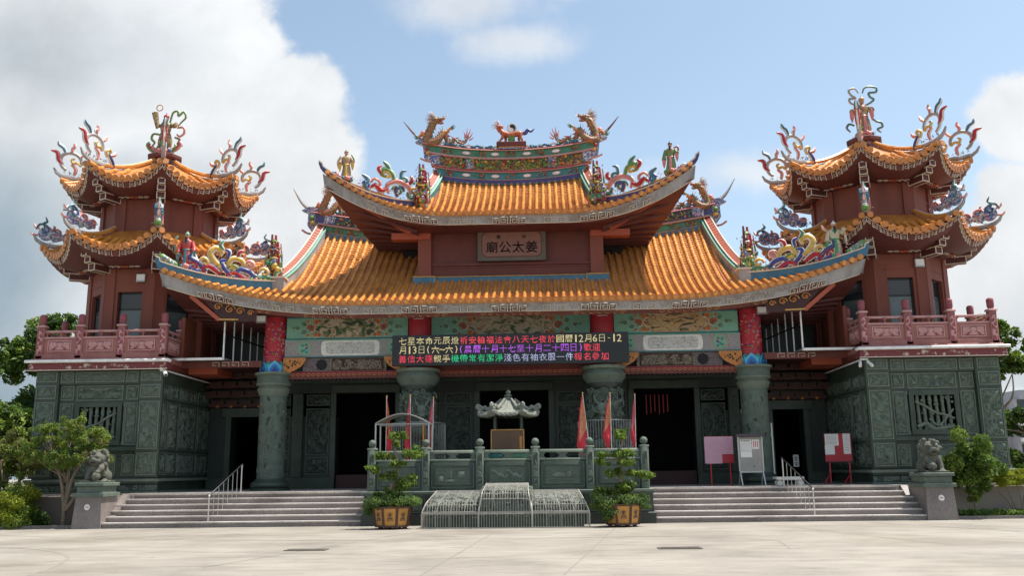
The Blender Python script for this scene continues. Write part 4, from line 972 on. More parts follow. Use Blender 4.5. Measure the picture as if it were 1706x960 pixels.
# descending gable ridges and hip ridges
for R, zt in ((RL, .9), (RU, 1.2)):
    big = R is RL
    for sd in (-1, 1):
        m = MB(); S = np.linspace(R.sfoot - .05, R.S, 15)
        C = [R.p(sd * (R.gx(s) + .06), min(s, R.S)) for s in S]
        h1 = .34 if big else .26
        def off(P, dx, dz): return [p + Vector((sd * dx, 0, dz)) for p in P]
        m.use(fasc if big else teal).grid([off(C, -.10, -.12), off(C, -.10, h1)], sd > 0); m.use(teal).grid([off(C, -.10, h1), off(C, .03, h1 + .06)], sd > 0)
        m.use(mint).tube(off(C, -.10, h1 + .02), .035, 5); m.use(cream).tube(off(C, .0, h1 + .09), .03, 5)
        m.use(pinkl).grid([off(C, .0, h1 + .05), off(C, .26, h1 + .16)], sd > 0); m.use(orred)
        for i in range(len(C) - 1):
            for t0 in (.0, .5):
                a = C[i].lerp(C[i + 1], t0 + .05); b = C[i].lerp(C[i + 1], t0 + .45)
                m.use(orred).add([a + Vector((sd * .03, -.02, h1 + .075)), b + Vector((sd * .03, -.02, h1 + .075)), b + Vector((sd * .24, -.02, h1 + .165)), a + Vector((sd * .24, -.02, h1 + .165))], [(0, 1, 2, 3) if sd < 0 else (3, 2, 1, 0)])
        m.use(brightred).grid([off(C, .26, h1 + .16), off(C, .26, -.25)], sd > 0); m.use(cream).tube(off(C, .26, h1 + .17), .035, 5)
        if True:
            cp = C[0] + Vector((sd * .05, -.05, 0)); m.use(fasc).box(cp.x - .2, cp.x + .2, cp.y - .1, cp.y + .35, cp.z - .1, cp.z + h1 + .03); m.use(cream).box(cp.x - .24, cp.x + .24, cp.y - .14, cp.y + .35, cp.z + h1 + .03, cp.z + h1 + .09)
        m.build('gable_ridge', hall, smooth=40)
        # hip ridge running out to the upturned corner
        x0 = R.gx(R.sfoot); n = 14; P = []
        for i in range(n + 1):
            x = x0 + (R.xtip - x0) * i / n; P.append(R.p(sd * x, R.smax(x) if i < n else 0.05) + Vector((0, 0, .05)))
        tp = P[-1]; d = Vector((sd * .8, -.3, 0)).normalized()
        h2 = .22 if big else .12
        tipb = [tp + d * .04 + Vector((0, 0, .04)), tp + d * .10 + Vector((0, 0, .12)), tp + d * .16 + Vector((0, 0, .34 if big else .28))]
        Q = P + tipb; k = len(Q)
        m = MB(); hh = [h2] * (k - 3) + ([.30, .24, .06] if big else [.2, .16, .04])
        lo = [p + Vector((0, -.09, -.08)) for p in Q]; hi = [p + Vector((0, -.09, hh[i])) for i, p in enumerate(Q)]
        lo2 = [p + Vector((0, .09, -.08)) for p in Q]; hi2 = [p + Vector((0, .09, hh[i])) for i, p in enumerate(Q)]
        m.use(navy if not big else blue).grid([lo, hi], sd > 0); m.grid([lo2, hi2], sd < 0); m.use(pinkl).grid([hi, hi2], sd > 0); m.use(blue).grid([lo, lo2], sd < 0)
        m.use(cream).tube([p + Vector((0, -.10, hh[i])) for i, p in enumerate(Q)], .028, 5)
        m.build('hip_ridge', hall, smooth=40)
        # scrolls along the hip ridge
        o = MB(); up_ = (0, 1, 0)
        def at(u, z):   # u metres from the gable foot outwards
            L_ = (R.xtip - x0); i = min(n - .001, max(0, u / L_ * n)); a = int(i); b = P[a].lerp(P[a + 1], i - a); return b + Vector((0, 0, h2 + z))
        def C_(pts, w, mm, rim=offw, nn=5, tip=.3): curl(o, [at(u, z) for u, z in pts], w, .08, mm, rim, nn, up_, tip)
        if big:
            W_ = 1.3; C_0 = C_
            C_ = lambda pts, w, mm, rim=offw, nn=5, tip=.3: C_0(pts, w * W_, mm, rim, nn, tip)
            for (uu, zz, rr, c_) in ((.6, .3, .17, yellow), (1.55, .3, .2, leafg), (2.45, .42, .16, yellow), (1.05, .55, .14, pinkg), (2.75, .2, .13, brightred)): C_0([(uu + rr * (1 - i * .09) * math.cos(i * .8), zz + rr * (1 - i * .09) * math.sin(i * .8)) for i in range(9)], .06, c_, offw, 2, .6)
            C_([(.3, .02), (.5, .14), (.75, .10), (.95, .22)], .07, green); C_([(.9, .1), (1.1, .3), (1.4, .34), (1.45, .12), (1.25, .1)], .08, deepblue)
            C_([(1.0, .03), (1.2, .02), (1.5, .2), (1.75, .1), (1.6, -.02)], .08, brightred)
            C_([(1.2, .45), (1.35, .68), (1.6, .70), (1.72, .5), (1.55, .38), (1.42, .5)], .075, yellow)
            C_([(1.62, .1), (1.85, .3), (1.95, .55), (1.75, .62)], .07, deepblue); C_([(1.8, .35), (2.1, .45), (2.3, .75), (2.15, .98), (1.95, .9), (2.0, .72)], .08, yellow)
            C_([(2.0, .12), (2.3, .3), (2.5, .2), (2.4, .02)], .085, brightred); C_([(1.9, .95), (2.0, 1.12), (1.9, 1.3)], .055, green)
            C_([(1.45, .75), (1.4, .95), (1.25, 1.02)], .06, brightred); C_([(1.75, .7), (1.72, .92), (1.85, 1.0)], .055, deepblue)
            C_([(2.4, .1), (2.65, .32), (2.9, .45), (2.85, .65)], .085, navy); C_([(2.55, .05), (2.8, .08), (3.05, .06)], .06, deepblue); C_([(.1, .0), (.25, .25), (.1, .42), (.3, .55)], .05, leafg)
            for i in range(9): o.use(chips2 if i % 2 else leafg).ball(at(3.35 + .05 * i, .05 + .015 * i), .12, 7, 5)
            for i in range(7): o.use(random.Random(i).choice([leafg, yellow, pinkg, green])).ball(at(.15 + .14 * i, .04), .09, 6, 4)
            sprinkle(o, [at(u, .08 + .12 * (i % 3)) for i, u in enumerate(np.linspace(.1, 3.3, 18))], .25, 300, [offw, pinkg, brightred, deepblue, teal, yellow, leafg, chips2], 4, .032)
        else:
            W_ = 1.45; C_0 = C_
            C_ = lambda pts, w, mm, rim=offw, nn=5, tip=.3: C_0([(u, z * 1.12) for u, z in pts], w * W_, mm, rim, nn, tip)
            for (uu, zz, rr, c_) in ((.35, .35, .17, yellow), (.95, .32, .2, green), (1.65, .45, .18, pinkg), (1.3, .85, .14, yellow), (.7, .75, .13, teal), (2.0, .25, .13, deepblue)): C_0([(uu + rr * (1 - i * .09) * math.cos(i * .8), zz + rr * (1 - i * .09) * math.sin(i * .8)) for i in range(9)], .055, c_, offw, 2, .6)
            C_([(.05, .0), (.2, .14), (.5, .1), (.62, .3)], .07, green); C_([(.45, .25), (.6, .5), (.95, .62), (1.3, .42), (1.25, .15)], .075, pinkg)
            C_([(.55, .55), (.45, .7), (.5, .85)], .06, brightred); C_([(.95, .1), (1.0, .35), (.8, .42), (.72, .3)], .07, navy)
            C_([(1.05, .6), (1.15, .85), (1.4, .95), (1.5, .75), (1.35, .68)], .065, leafg); C_([(1.45, .7), (1.6, .9), (1.5, 1.05)], .055, brightred); C_([(1.2, .9), (1.3, 1.08), (1.45, 1.2)], .055, green)
            C_([(1.3, .3), (1.5, .2), (1.7, .32), (1.9, .15)], .07, brightred); C_([(1.9, .0), (2.05, .2), (1.95, .42), (2.15, .52)], .075, blue); C_([(.85, .7), (.8, .95), (.65, 1.02)], .05, blue)
            for i in range(5): o.use(pinkg if i % 2 else chips2).ball(at(2.75 + .08 * i, .06), .09, 7, 5)
            sprinkle(o, [at(u, .08 + .1 * (i % 3)) for i, u in enumerate(np.linspace(.1, 2.2, 14))], .22, 170, [offw, pinkg, brightred, deepblue, teal, yellow, leafg], 3, .03)
        o.build('roof_scroll', hall, smooth=60)
# ---- upper storey
m = MB(); m.use(burg).box(-3.3, 3.3, 32.08, 36, 7.6, 10.1); m.use(burg).box(-3.05, 3.05, 32.02, 32.08, 8.45, 8.86 - .1)
m.box(-3.05, 3.05, 31.97, 32.08, 8.80, 8.90); m.box(-3.05, 3.05, 31.99, 32.08, 8.72, 8.78)
m.use(dark).box(-4.2, 4.2, 33.9, 34.6, 8.6, 9.9)  # near-black box paints the shade in the side openings under the eave
m.build('upper_wall', hall)
for sd in (-1, 1):
    m = MB(sd); m.use(wallred).bbox(2.86, 3.34, 31.88, 32.4, 8.2, 10.05, .012); m.use(orred).bbox(2.88, 4.3, 31.80, 32.22, 9.78, 10.03, .015)  # arm's brighter orange-red puts bounce light into its colour
    m.build('upper_pilaster', hall)
    m = MB(sd); m.use(blue).box(2.72, 3.5, 31.78, 32.4, 8.1, 8.36); m.use(gold).box(2.70, 3.52, 31.76, 32.42, 8.36, 8.40); m.use(gold).box(2.69, 2.72, 31.77, 31.8, 8.1, 8.36); m.build('pilaster_base', hall)
m = MB(); m.use(blue).box(-2.72, 2.72, 31.88, 32.1, 8.15, 8.37); m.use(gold).box(-2.72, 2.72, 31.86, 32.1, 8.37, 8.40); m.build('wall_foot_trim', hall)
# ---- lower storey: front columns
def column_outer(s):
    x, y = s * 8.22, 31.3; m = MB(); c = (x, y, H)
    m.use(stone).lathe(c, [(.66, 0), (.66, .07), (.58, .08), (.62, .10), (.66, .17), (.64, .26), (.56, .30), (.50, .36), (.47, .40)], 24)
    m.use(stonec).lathe(c, [(.455, .40), (.455, 3.18)], 28, cap=False)
    m.use(stonel).lathe(c, [(.455, 3.18), (.50, 3.24), (.54, 3.36), (.56, 3.42), (.50, 3.46), (.50, 3.50), (.58, 3.54), (.60, 3.60)], 24)
    m.use(stonec).lathe(c, [(.60, 3.60), (.58, 3.64), (.58, 3.85), (.61, 3.88)], 16)
    m.use(stonel).lathe(c, [(.61, 3.88), (.66, 3.9), (.66, 3.97), (.5, 3.98)], 16)
    o = m.build('column', hall, smooth=40)
    r = MB(); rn = random.Random(7 if s > 0 else 8); toCam = math.atan2(0 - y, 1.1 - x)
    for i in range(4 if s > 0 else 7):
        z = H + (2.65 - i * .44 if s > 0 else 2.72 - i * .35); a = toCam + s * .30 + .06 * math.sin(i)
        p = Vector((x + .46 * math.cos(a), y + .46 * math.sin(a), z)); t = Vector((-math.sin(a), math.cos(a), 0)); nn = Vector((math.cos(a), math.sin(a), 0))
        r.use(stonel).tube([p + t * (.12 * math.cos(b)) + Vector((0, 0, .13 * math.sin(b))) for b in np.linspace(0, 2 * PI, 13)], .016, 5)
        for q in range(4): r.tube([p + t * rn.uniform(-.06, .06) + Vector((0, 0, rn.uniform(-.07, .07))), p + t * rn.uniform(-.06, .06) + Vector((0, 0, rn.uniform(-.07, .07)))], .012, 4)
    for i in range(46):
        a = toCam + rn.uniform(-1.5, 1.5); z = H + rn.uniform(.5, 3.1); P = []
        for j in range(6):
            a += .09 * math.cos(i + j * 1.3); z += .07 * math.sin(i * 2 + j * 1.1); P.append((x + .463 * math.cos(a), y + .463 * math.sin(a), min(max(z, H + .45), H + 3.12)))
        r.use(rn.choice([stonel, stonec, stone])).tube(P, rn.uniform(.012, .028), 4)
    r.build('column_relief', o)
    k = MB(); k.use(brightred).lathe((x, y, 4.95), [(.38, 0), (.38, 1.93)], 20)
    rn = random.Random(21)
    for i in range(64):
        a = toCam + rn.uniform(-1.2, 1.2); z = rn.uniform(5.95, 6.65) if i < 44 else rn.uniform(5.5, 5.9); P = []
        for j in range(6): a += .10 * math.cos(i * 1.7 + j * 1.3); z += .045 * math.sin(i * 2.3 + j * 1.5); P.append((x + .385 * math.cos(a), y + .385 * math.sin(a), z))
        k.use(rn.choice([pinkg, fasc, leafg, deepblue, pinkl, pinkg])).tube(P, rn.uniform(.008, .018), 4)
    for a in np.linspace(-1.2, 1.2, 15):
        for zz in (5.32, 5.4, 5.48): k.use(pinkl).ball((x + .385 * math.cos(toCam + a + zz), y + .385 * math.sin(toCam + a + zz), zz), .016, 5, 3)
    k.build('upper_shaft', o, smooth=40)
    l = MB()
    for q in range(9):
        a = toCam + (q - 4) * .52; t = Vector((-math.sin(a), math.cos(a), 0)); nn = Vector((math.cos(a), math.sin(a), 0)); b = Vector((x, y, 4.93)) + nn * .43
        for sc, mm, d in (((1.0, MATS.get('sky_blue') or mat('sky_blue', (.08, .42, .62), .5, .1), .0), (.72, MATS.get('mid_blue') or mat('mid_blue', (.02, .16, .58), .5, .1), .014), (.42, deepblue, .028)) if q % 2 == 0 else ((1.0, teal, -.02), (.7, mat('aqua', (.08, .5, .42), .5, .1) if 'aqua' not in MATS else MATS['aqua'], -.006), (.4, mint, .008))):
            pl_ = [(-.17, 0), (-.24, .15), (-.15, .29), (0, .42), (.15, .29), (.24, .15), (.17, 0)]
            l.use(mm).prism([(u * sc, v * sc) for u, v in pl_], b + nn * d, t, (0, 0, 1), nn, .014)
    l.build('painted_lotus', o)
def column_dragon(s):
    x, y = s * 3.15, 30.9; c = (x, y, H); m = MB()
    m.use(stone).lathe(c, [(.72, 0), (.72, .12), (.66, .16), (.7, .3), (.6, .4)], 20)
    m.use(stonec).lathe(c, [(.50, .4), (.50, 3.2)], 24)
    m.use(stoned).lathe(c, [(.50, 3.18), (.60, 3.3), (.60, 3.4)], 20)
    m.use(stonec).lathe(c, [(.58, 3.4), (.60, 3.44), (.72, 3.60), (.74, 3.72), (.68, 3.80), (.66, 3.86)], 12); m.use(stonel).lathe(c, [(.66, 3.86), (.74, 3.88), (.76, 3.98), (.6, 4.02), (.5, 4.03)], 12)
    o = m.build('dragon_column', hall, smooth=40)
    r = MB(); toCam = math.atan2(-y, 1.1 - x); rn = random.Random(31 + s)
    P = []; R_ = []
    for i in range(90):     # the coiling body
        t = i / 89; a = toCam + 1.2 + t * 13.5 * s; z = H + .55 + 2.45 * t; rr = .56 + .03 * math.sin(i * .7); P.append((x + rr * math.cos(a), y + rr * math.sin(a), z)); R_.append(.07 + .10 * math.sin(PI * min(1, t * 1.1)) ** .6)
    r.use(stonec).tube(P, R_, 7)
    hd = Vector((x + .62 * math.cos(toCam - .2 * s), y + .62 * math.sin(toCam - .2 * s), H + 2.55)); r.use(stonel).ball(hd, .17, 9, 7, 1, 1, 1.2); r.ball(hd + Vector((.02, -.1, -.16)), .12, 8, 6, 1, 1.1, .8); r.ball(hd + Vector((0, -.06, -.32)), .09, 8, 6)
    for q in (-1, 1):
        r.ball(hd + Vector((q * .09, -.12, .03)), .05, 6, 4); r.tube([hd + Vector((q * .06, 0, .1)), hd + Vector((q * .2, -.02, .28)), hd + Vector((q * .24, .0, .46))], [.04, .03, .01], 5)
        r.tube(spline([hd + Vector((q * .08, -.14, -.15)), hd + Vector((q * .25, -.18, -.1)), hd + Vector((q * .3, -.12, .1))], 4), .018, 4)
    for i in range(420):    # clouds and waves between the coils
        a = toCam + rn.uniform(-1.7, 1.7); z = H + .45 + 2.75 * rn.random() ** .7; rr = .52 + rn.uniform(0, .10); q0 = rn.uniform(.04, .10)
        cc = Vector((x + rr * math.cos(a), y + rr * math.sin(a), z)); t = Vector((-math.sin(a), math.cos(a), 0)); Q = [cc + t * (q0 * (1 - j * .09) * math.cos(j * .9)) + Vector((0, 0, q0 * (1 - j * .09) * math.sin(j * .9))) for j in range(8)]
        r.use(rn.choice([stonec, stonel, stonec])).tube(Q, q0 * .26, 4)
    r.build('dragon_relief', o, smooth=60)
    return o
for s in (-1, 1): column_outer(s); column_dragon(s)
for s in (-1, 1): m = MB(); m.use(brightred).lathe((s * 3.15, 31.25, 4.98), [(.40, 0), (.40, 1.9)], 20); m.use(offw).bar((s * 3.15 - .18, 30.84, 6.70), (s * 3.15 + .18, 30.84, 6.71), .02); m.build('red_shaft', hall, smooth=40)
# ---- painted beams
def painting(nm, kind):
    m = bpy.data.materials.new(nm); m.use_nodes = True; N, L = m.node_tree.nodes, m.node_tree.links; b = N['Principled BSDF']; t = N.new('ShaderNodeTexCoord')
    mp = N.new('ShaderNodeMapping'); mp.inputs['Scale'].default_value = kind[0]; L.new(t.outputs['Object'], mp.inputs[0])
    n = N.new('ShaderNodeTexNoise'); n.inputs['Scale'].default_value = 1; n.inputs['Detail'].default_value = 7; n.inputs['Roughness'].default_value = .65; n.inputs['Distortion'].default_value = kind[2]; L.new(mp.outputs[0], n.inputs['Vector'])
    r = N.new('ShaderNodeValToRGB'); e = r.color_ramp.elements; cs = kind[1]
    while len(e) < len(cs): e.new(.5)
    for i, (p, c) in enumerate(cs): e[i].position = p; e[i].color = (*c, 1)
    L.new(n.outputs[0], r.inputs[0]); L.new(r.outputs[0], b.inputs['Base Color']); b.inputs['Roughness'].default_value = .6; MATS[nm] = m; return m
CR = (.34, .28, .19)
pt1 = painting('landscape_painting', ((2.2, 3, 3.6), [(.38, (.02, .04, .02)), (.43, (.06, .12, .04)), (.47, (.22, .17, .08)), (.50, CR), (.57, (.42, .38, .29)), (.60, (.36, .16, .05)), (.63, (.08, .07, .03))], 1.2))
pt2 = painting('bird_painting', ((2.0, 3, 5), [(.38, (.025, .03, .03)), (.43, (.08, .11, .06)), (.46, (.38, .16, .05)), (.50, (.45, .30, .12)), (.56, CR), (.60, (.14, .07, .04)), (.64, (.5, .4, .2))], 1.5))
pt3 = painting('small_mural', ((9, 4, 15), [(.34, (.10, .10, .12)), (.42, (.33, .24, .20)), (.48, (.45, .45, .43)), (.56, (.60, .60, .56)), (.63, (.25, .32, .36)), (.70, (.35, .15, .12))], 1.8))
pt4 = painting('carved_gilt_relief', ((7, 5, 11), [(.35, (.02, .018, .015)), (.45, (.10, .08, .06)), (.52, (.22, .18, .12)), (.60, (.12, .09, .07)), (.68, (.32, .26, .17))], 2.0))
def flourish(mb, cx, cz, w, h, y, sd, cols):
    """symmetrical leaf scrolls ending a cartouche"""
    rn = random.Random(2)
    for (ax, az, r_, c0) in ((.0, .32, .16, 0), (.0, -.32, .16, 0), (.18, .0, .2, 1), (.42, .2, .13, 2), (.42, -.2, .13, 2), (.66, .0, .12, 2), (-.14, .36, .1, 1), (-.14, -.36, .1, 1), (.28, .36, .09, 0), (.28, -.36, .09, 0), (.8, 0, .07, 2)):
        x, z = cx + sd * ax * w, cz + az * h
        mb.use(cols[c0]); R = r_ * h
        mb.tube([(x + sd * R * (1 - j * .07) * math.cos(j * .8), y - .012, z + math.copysign(1, az + .01) * R * (1 - j * .07) * math.sin(j * .8)) for j in range(12)], R * .24, 4, .4)
        mb.use(offw).tube([(x + sd * R * 1.12 * math.cos(j * .6), y - .006, z + math.copysign(1, az + .01) * R * 1.12 * math.sin(j * .6)) for j in range(9)], R * .07, 3)
        mb.use(cols[(c0 + 1) % 3]).ball((x, y - .012, z), R * .3, 6, 4)
def beam(x0, x1, z0, z1, y, pt, bg=mint, tall=False):
    m = MB(); m.use(bg).box(x0, x1, y, y + .3, z0, z1); m.use(teal if bg is mint else pinkl).box(x0, x1, y - .012, y, z0, z0 + .035); m.box(x0, x1, y - .012, y, z1 - .03, z1)
    cx, cz, hw, hh = (x0 + x1) / 2, (z0 + z1) / 2, (x1 - x0) / 2, (z1 - z0) / 2 - .05; ww = hw * .55
    poly = [(-ww, 0), (-ww + .12, hh * .55), (-ww + .3, hh * .62), (-ww + .42, hh), (ww - .42, hh), (ww - .3, hh * .62), (ww - .12, hh * .55), (ww, 0), (ww - .12, -hh * .55), (ww - .3, -hh * .62), (ww - .42, -hh), (-ww + .42, -hh), (-ww + .3, -hh * .62), (-ww + .12, -hh * .55)]
    m.use(orange).prism([(u * 1.02, v) for u, v in poly], (cx, y - .001, cz), (1, 0, 0), (0, 0, 1), (0, -1, 0), .008); m.use(pt).prism([(u * .985, v * .95) for u, v in poly], (cx, y - .008, cz), (1, 0, 0), (0, 0, 1), (0, -1, 0), .008)
    for sd in (-1, 1): flourish(m, cx + sd * ww * .94, cz, hw - ww, 2 * hh, y - .012, sd, [orange, orred, green])
    return m.build('painted_beam', hall)
yB = 31.15
beam(-7.8, -3.56, 6.10, 6.86, yB, pt1); beam(-2.74, 2.74, 6.06, 6.86, yB, pt2 if False else pt1); beam(3.56, 7.8, 6.10, 6.86, yB, pt2)
b2 = painting('painted_border', ((22, 9, 28), [(.40, (.38, .08, .08)), (.45, (.12, .20, .30)), (.5, (.42, .38, .28)), (.54, (.10, .26, .18)), (.58, (.36, .32, .40)), (.62, (.36, .10, .20))], 1.0))
painting('painted_border_dark', ((24, 9, 30), [(.40, (.03, .02, .02)), (.46, (.12, .05, .05)), (.5, (.10, .09, .12)), (.56, (.22, .18, .14)), (.62, (.05, .06, .08))], 1.2))
for sd in (-1, 1):
    m = MB(sd); x0, x1, z0, z1 = 3.56, 7.84, 5.46, 6.08; m.use(b2).box(x0, x1, yB - .02, yB + .28, z0, z1); m.use(teal).box(x0, x1, yB - .04, yB - .02, z0, z0 + .03); m.use(mint).box(x0, x1, yB - .04, yB - .02, z1 - .04, z1)
    k = 7; cx = 5.55; m.use(offw).prism([(-1.02, .0), (-1.0, .2), (-.92, .26), (.92, .26), (1.0, .2), (1.02, 0), (1.0, -.2), (.92, -.26), (-.92, -.26), (-1.0, -.2)], (cx, yB - .021, 5.77), (1, 0, 0), (0, 0, 1), (0, -1, 0), .012)
    m.use(pt3).prism([(-.86, 0), (-.84, .16), (-.76, .2), (.76, .2), (.84, .16), (.86, 0), (.84, -.16), (.76, -.2), (-.76, -.2), (-.84, -.16)], (cx, yB - .033, 5.77), (1, 0, 0), (0, 0, 1), (0, -1, 0), .01)
    for xx in (7.15, 4.05):
        P = [(.24 * math.cos(i * PI / 4 + PI / 8), .27 * math.sin(i * PI / 4 + PI / 8)) for i in range(8)]; m.use(gold).prism([(u * 1.1, v * 1.06) for u, v in P], (xx, yB - .021, 5.77), (1, 0, 0), (0, 0, 1), (0, -1, 0), .008); m.use(mint).prism(P, (xx, yB - .029, 5.77), (1, 0, 0), (0, 0, 1), (0, -1, 0), .01)
        rn = random.Random(4)
        for i in range(9): m.use(rn.choice([deepblue, pinkg, green, teal])).ball((xx + rn.uniform(-.12, .12), yB - .04, 5.77 + rn.uniform(-.15, .15)), .045, 6, 4, 1, .4)
    m.build('painted_frieze', hall)
    # carved row with pierced orange brackets
    m = MB(sd); m.use(pt4).box(4.3, 7.2, yB + .05, yB + .3, 4.96, 5.44); m.use(MATS['painted_border_dark']).box(6.3, 7.2, yB + .03, yB + .06, 4.98, 5.42); m.use(dark).prism([(.2 * math.cos(i * PI / 4), .2 * math.sin(i * PI / 4)) for i in range(8)], (6.55, yB + .03, 5.2), (1, 0, 0), (0, 0, 1), (0, -1, 0), .01)
    relief(m, (4.4, yB + .03, 4.99), (1, 0, 0), (0, 0, 1), (0, -1, 0), 1.8, .42, .07, 55, darkred, pt4, 5, .02)
    m.build('carved_beam', hall)
    for (xa, d) in ((7.84, -1), (3.58, 1)):
        m = MB(sd); L_ = .78; poly = [(0, 0), (0, .5), (L_, .5), (L_ * .97, .38), (L_ * .8, .2), (L_ * .5, .06), (.2, -.02)]
        m.use(orange).prism([(d * u, v) for u, v in (poly if d > 0 else poly[::-1])], (xa, yB - .10, 4.94), (1, 0, 0), (0, 0, 1), (0, -1, 0), .05)
        rn = random.Random(9)
        for i in range(26):
            u = rn.uniform(.06, L_ * .85); v = rn.uniform(.08 + .3 * u / L_, .44); m.use(gold if i % 2 else darkred).ball((xa + d * u, yB - .16, 4.94 + v), .035, 5, 4, 1, .5)
        m.build('bracket', hall, smooth=40)
m = MB(); m.use(mat('fringe_red', (.20, .012, .022), .6, .2, 6)).box(-7.9, 7.9, yB + .02, yB + .3, 4.74, 4.97); m.use(burg).box(-7.9, 7.9, yB - .02, yB + .02, 4.72, 4.80); m.use(burg).box(-3.56, 3.56, yB + .05, yB + .3, 4.97, 6.1)
m.use(gold)
for i in range(88):
    x = -7.7 + i * .177
    m.tube([(x + .07 * math.cos(a), yB + .0, 4.86 + .04 * math.sin(a * 1.0)) for a in np.linspace(0, 5.4, 7)], .009, 3)
m.use(darkred)
for i in range(110):
    x = -7.8 + i * .1425; m.prism([(-.06, 0), (0, -.06), (.06, 0)], (x, yB + .0, 4.725), (1, 0, 0), (0, 0, 1), (0, 1, 0), .03)
m.build('carved_fringe', hall)
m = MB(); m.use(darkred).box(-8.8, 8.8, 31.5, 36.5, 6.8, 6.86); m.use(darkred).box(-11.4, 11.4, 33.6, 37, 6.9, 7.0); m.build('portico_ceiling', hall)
# ---- main wall with doors
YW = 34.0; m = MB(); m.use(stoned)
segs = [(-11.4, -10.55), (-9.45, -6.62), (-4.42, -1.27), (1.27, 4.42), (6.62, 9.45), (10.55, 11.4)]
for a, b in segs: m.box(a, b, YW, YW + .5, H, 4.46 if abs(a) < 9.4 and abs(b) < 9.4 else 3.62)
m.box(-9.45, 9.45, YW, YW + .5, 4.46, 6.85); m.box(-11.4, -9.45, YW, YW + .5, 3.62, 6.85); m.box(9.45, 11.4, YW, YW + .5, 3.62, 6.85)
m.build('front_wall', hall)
m = MB(); m.use(stone)
for a, b in segs:
    for xx in ((a, b) if b - a > 1 else (a if a > 0 else b,)):
        d = .22; x0 = xx if (xx == a) else xx - d; top = 4.46 if abs(xx) < 9.4 else 3.62; m.bbox(x0, x0 + d, YW - .12, YW - .001, H, top, .015)
    m.bbox(a, b, YW - .16, YW - .002, H, H + .42, .02)
for x0, x1, z in ((-6.8, -4.24, 4.46), (-1.45, 1.45, 4.46), (4.24, 6.8, 4.46)): m.bbox(x0, x1, YW - .14, YW - .003, z, z + .3, .015)
m.bbox(-9.4, 9.4, YW - .18, YW - .004, 4.82, 4.95, .015)
for sd in (-1, 1): m.bbox(sd * 9.2, sd * 10.9, YW - .14, YW - .003, 3.62, 3.95, .015)
m.build('wall_moulding', hall)
for sd in (-1, 1):
    for i, (a, b) in enumerate(((1.6, 2.55), (2.75, 4.15), (6.88, 7.75), (8.35, 9.2))):
        m = MB(sd)
        for j, (za, zb) in enumerate(((1.5, 2.1), (2.2, 3.9), (4.0, 4.4))):
            if i == 1 and j == 1: za = 2.2
            m.use(stonec); frame(m, a, b, za, zb, YW - .01, .03, .02); relief(m, (a + .03, YW - .012, za + .03), (1, 0, 0), (0, 0, 1), (0, -1, 0), b - a - .06, zb - za - .06, .06, 200 + i * 3 + j, stoned, stone, 5.5, .022)
        m.build('carved_panel', hall, smooth=50)
# couplet pillars in the wall
for sd in (-1, 1):
    m = MB(sd); m.use(stone).bbox(7.85, 8.25, YW - .16, YW - .005, H + .43, 4.46, .02); m.use(stonec); rn = random.Random(1)
    for k in range(7):
        for q in range(5): z = 4.1 - k * .38; m.bar((8.05 + rn.uniform(-.09, .09), YW - .165, z + rn.uniform(-.1, .1)), (8.05 + rn.uniform(-.09, .09), YW - .165, z + rn.uniform(-.1, .1)), .022, .012)
    m.build('couplet_pillar', hall)
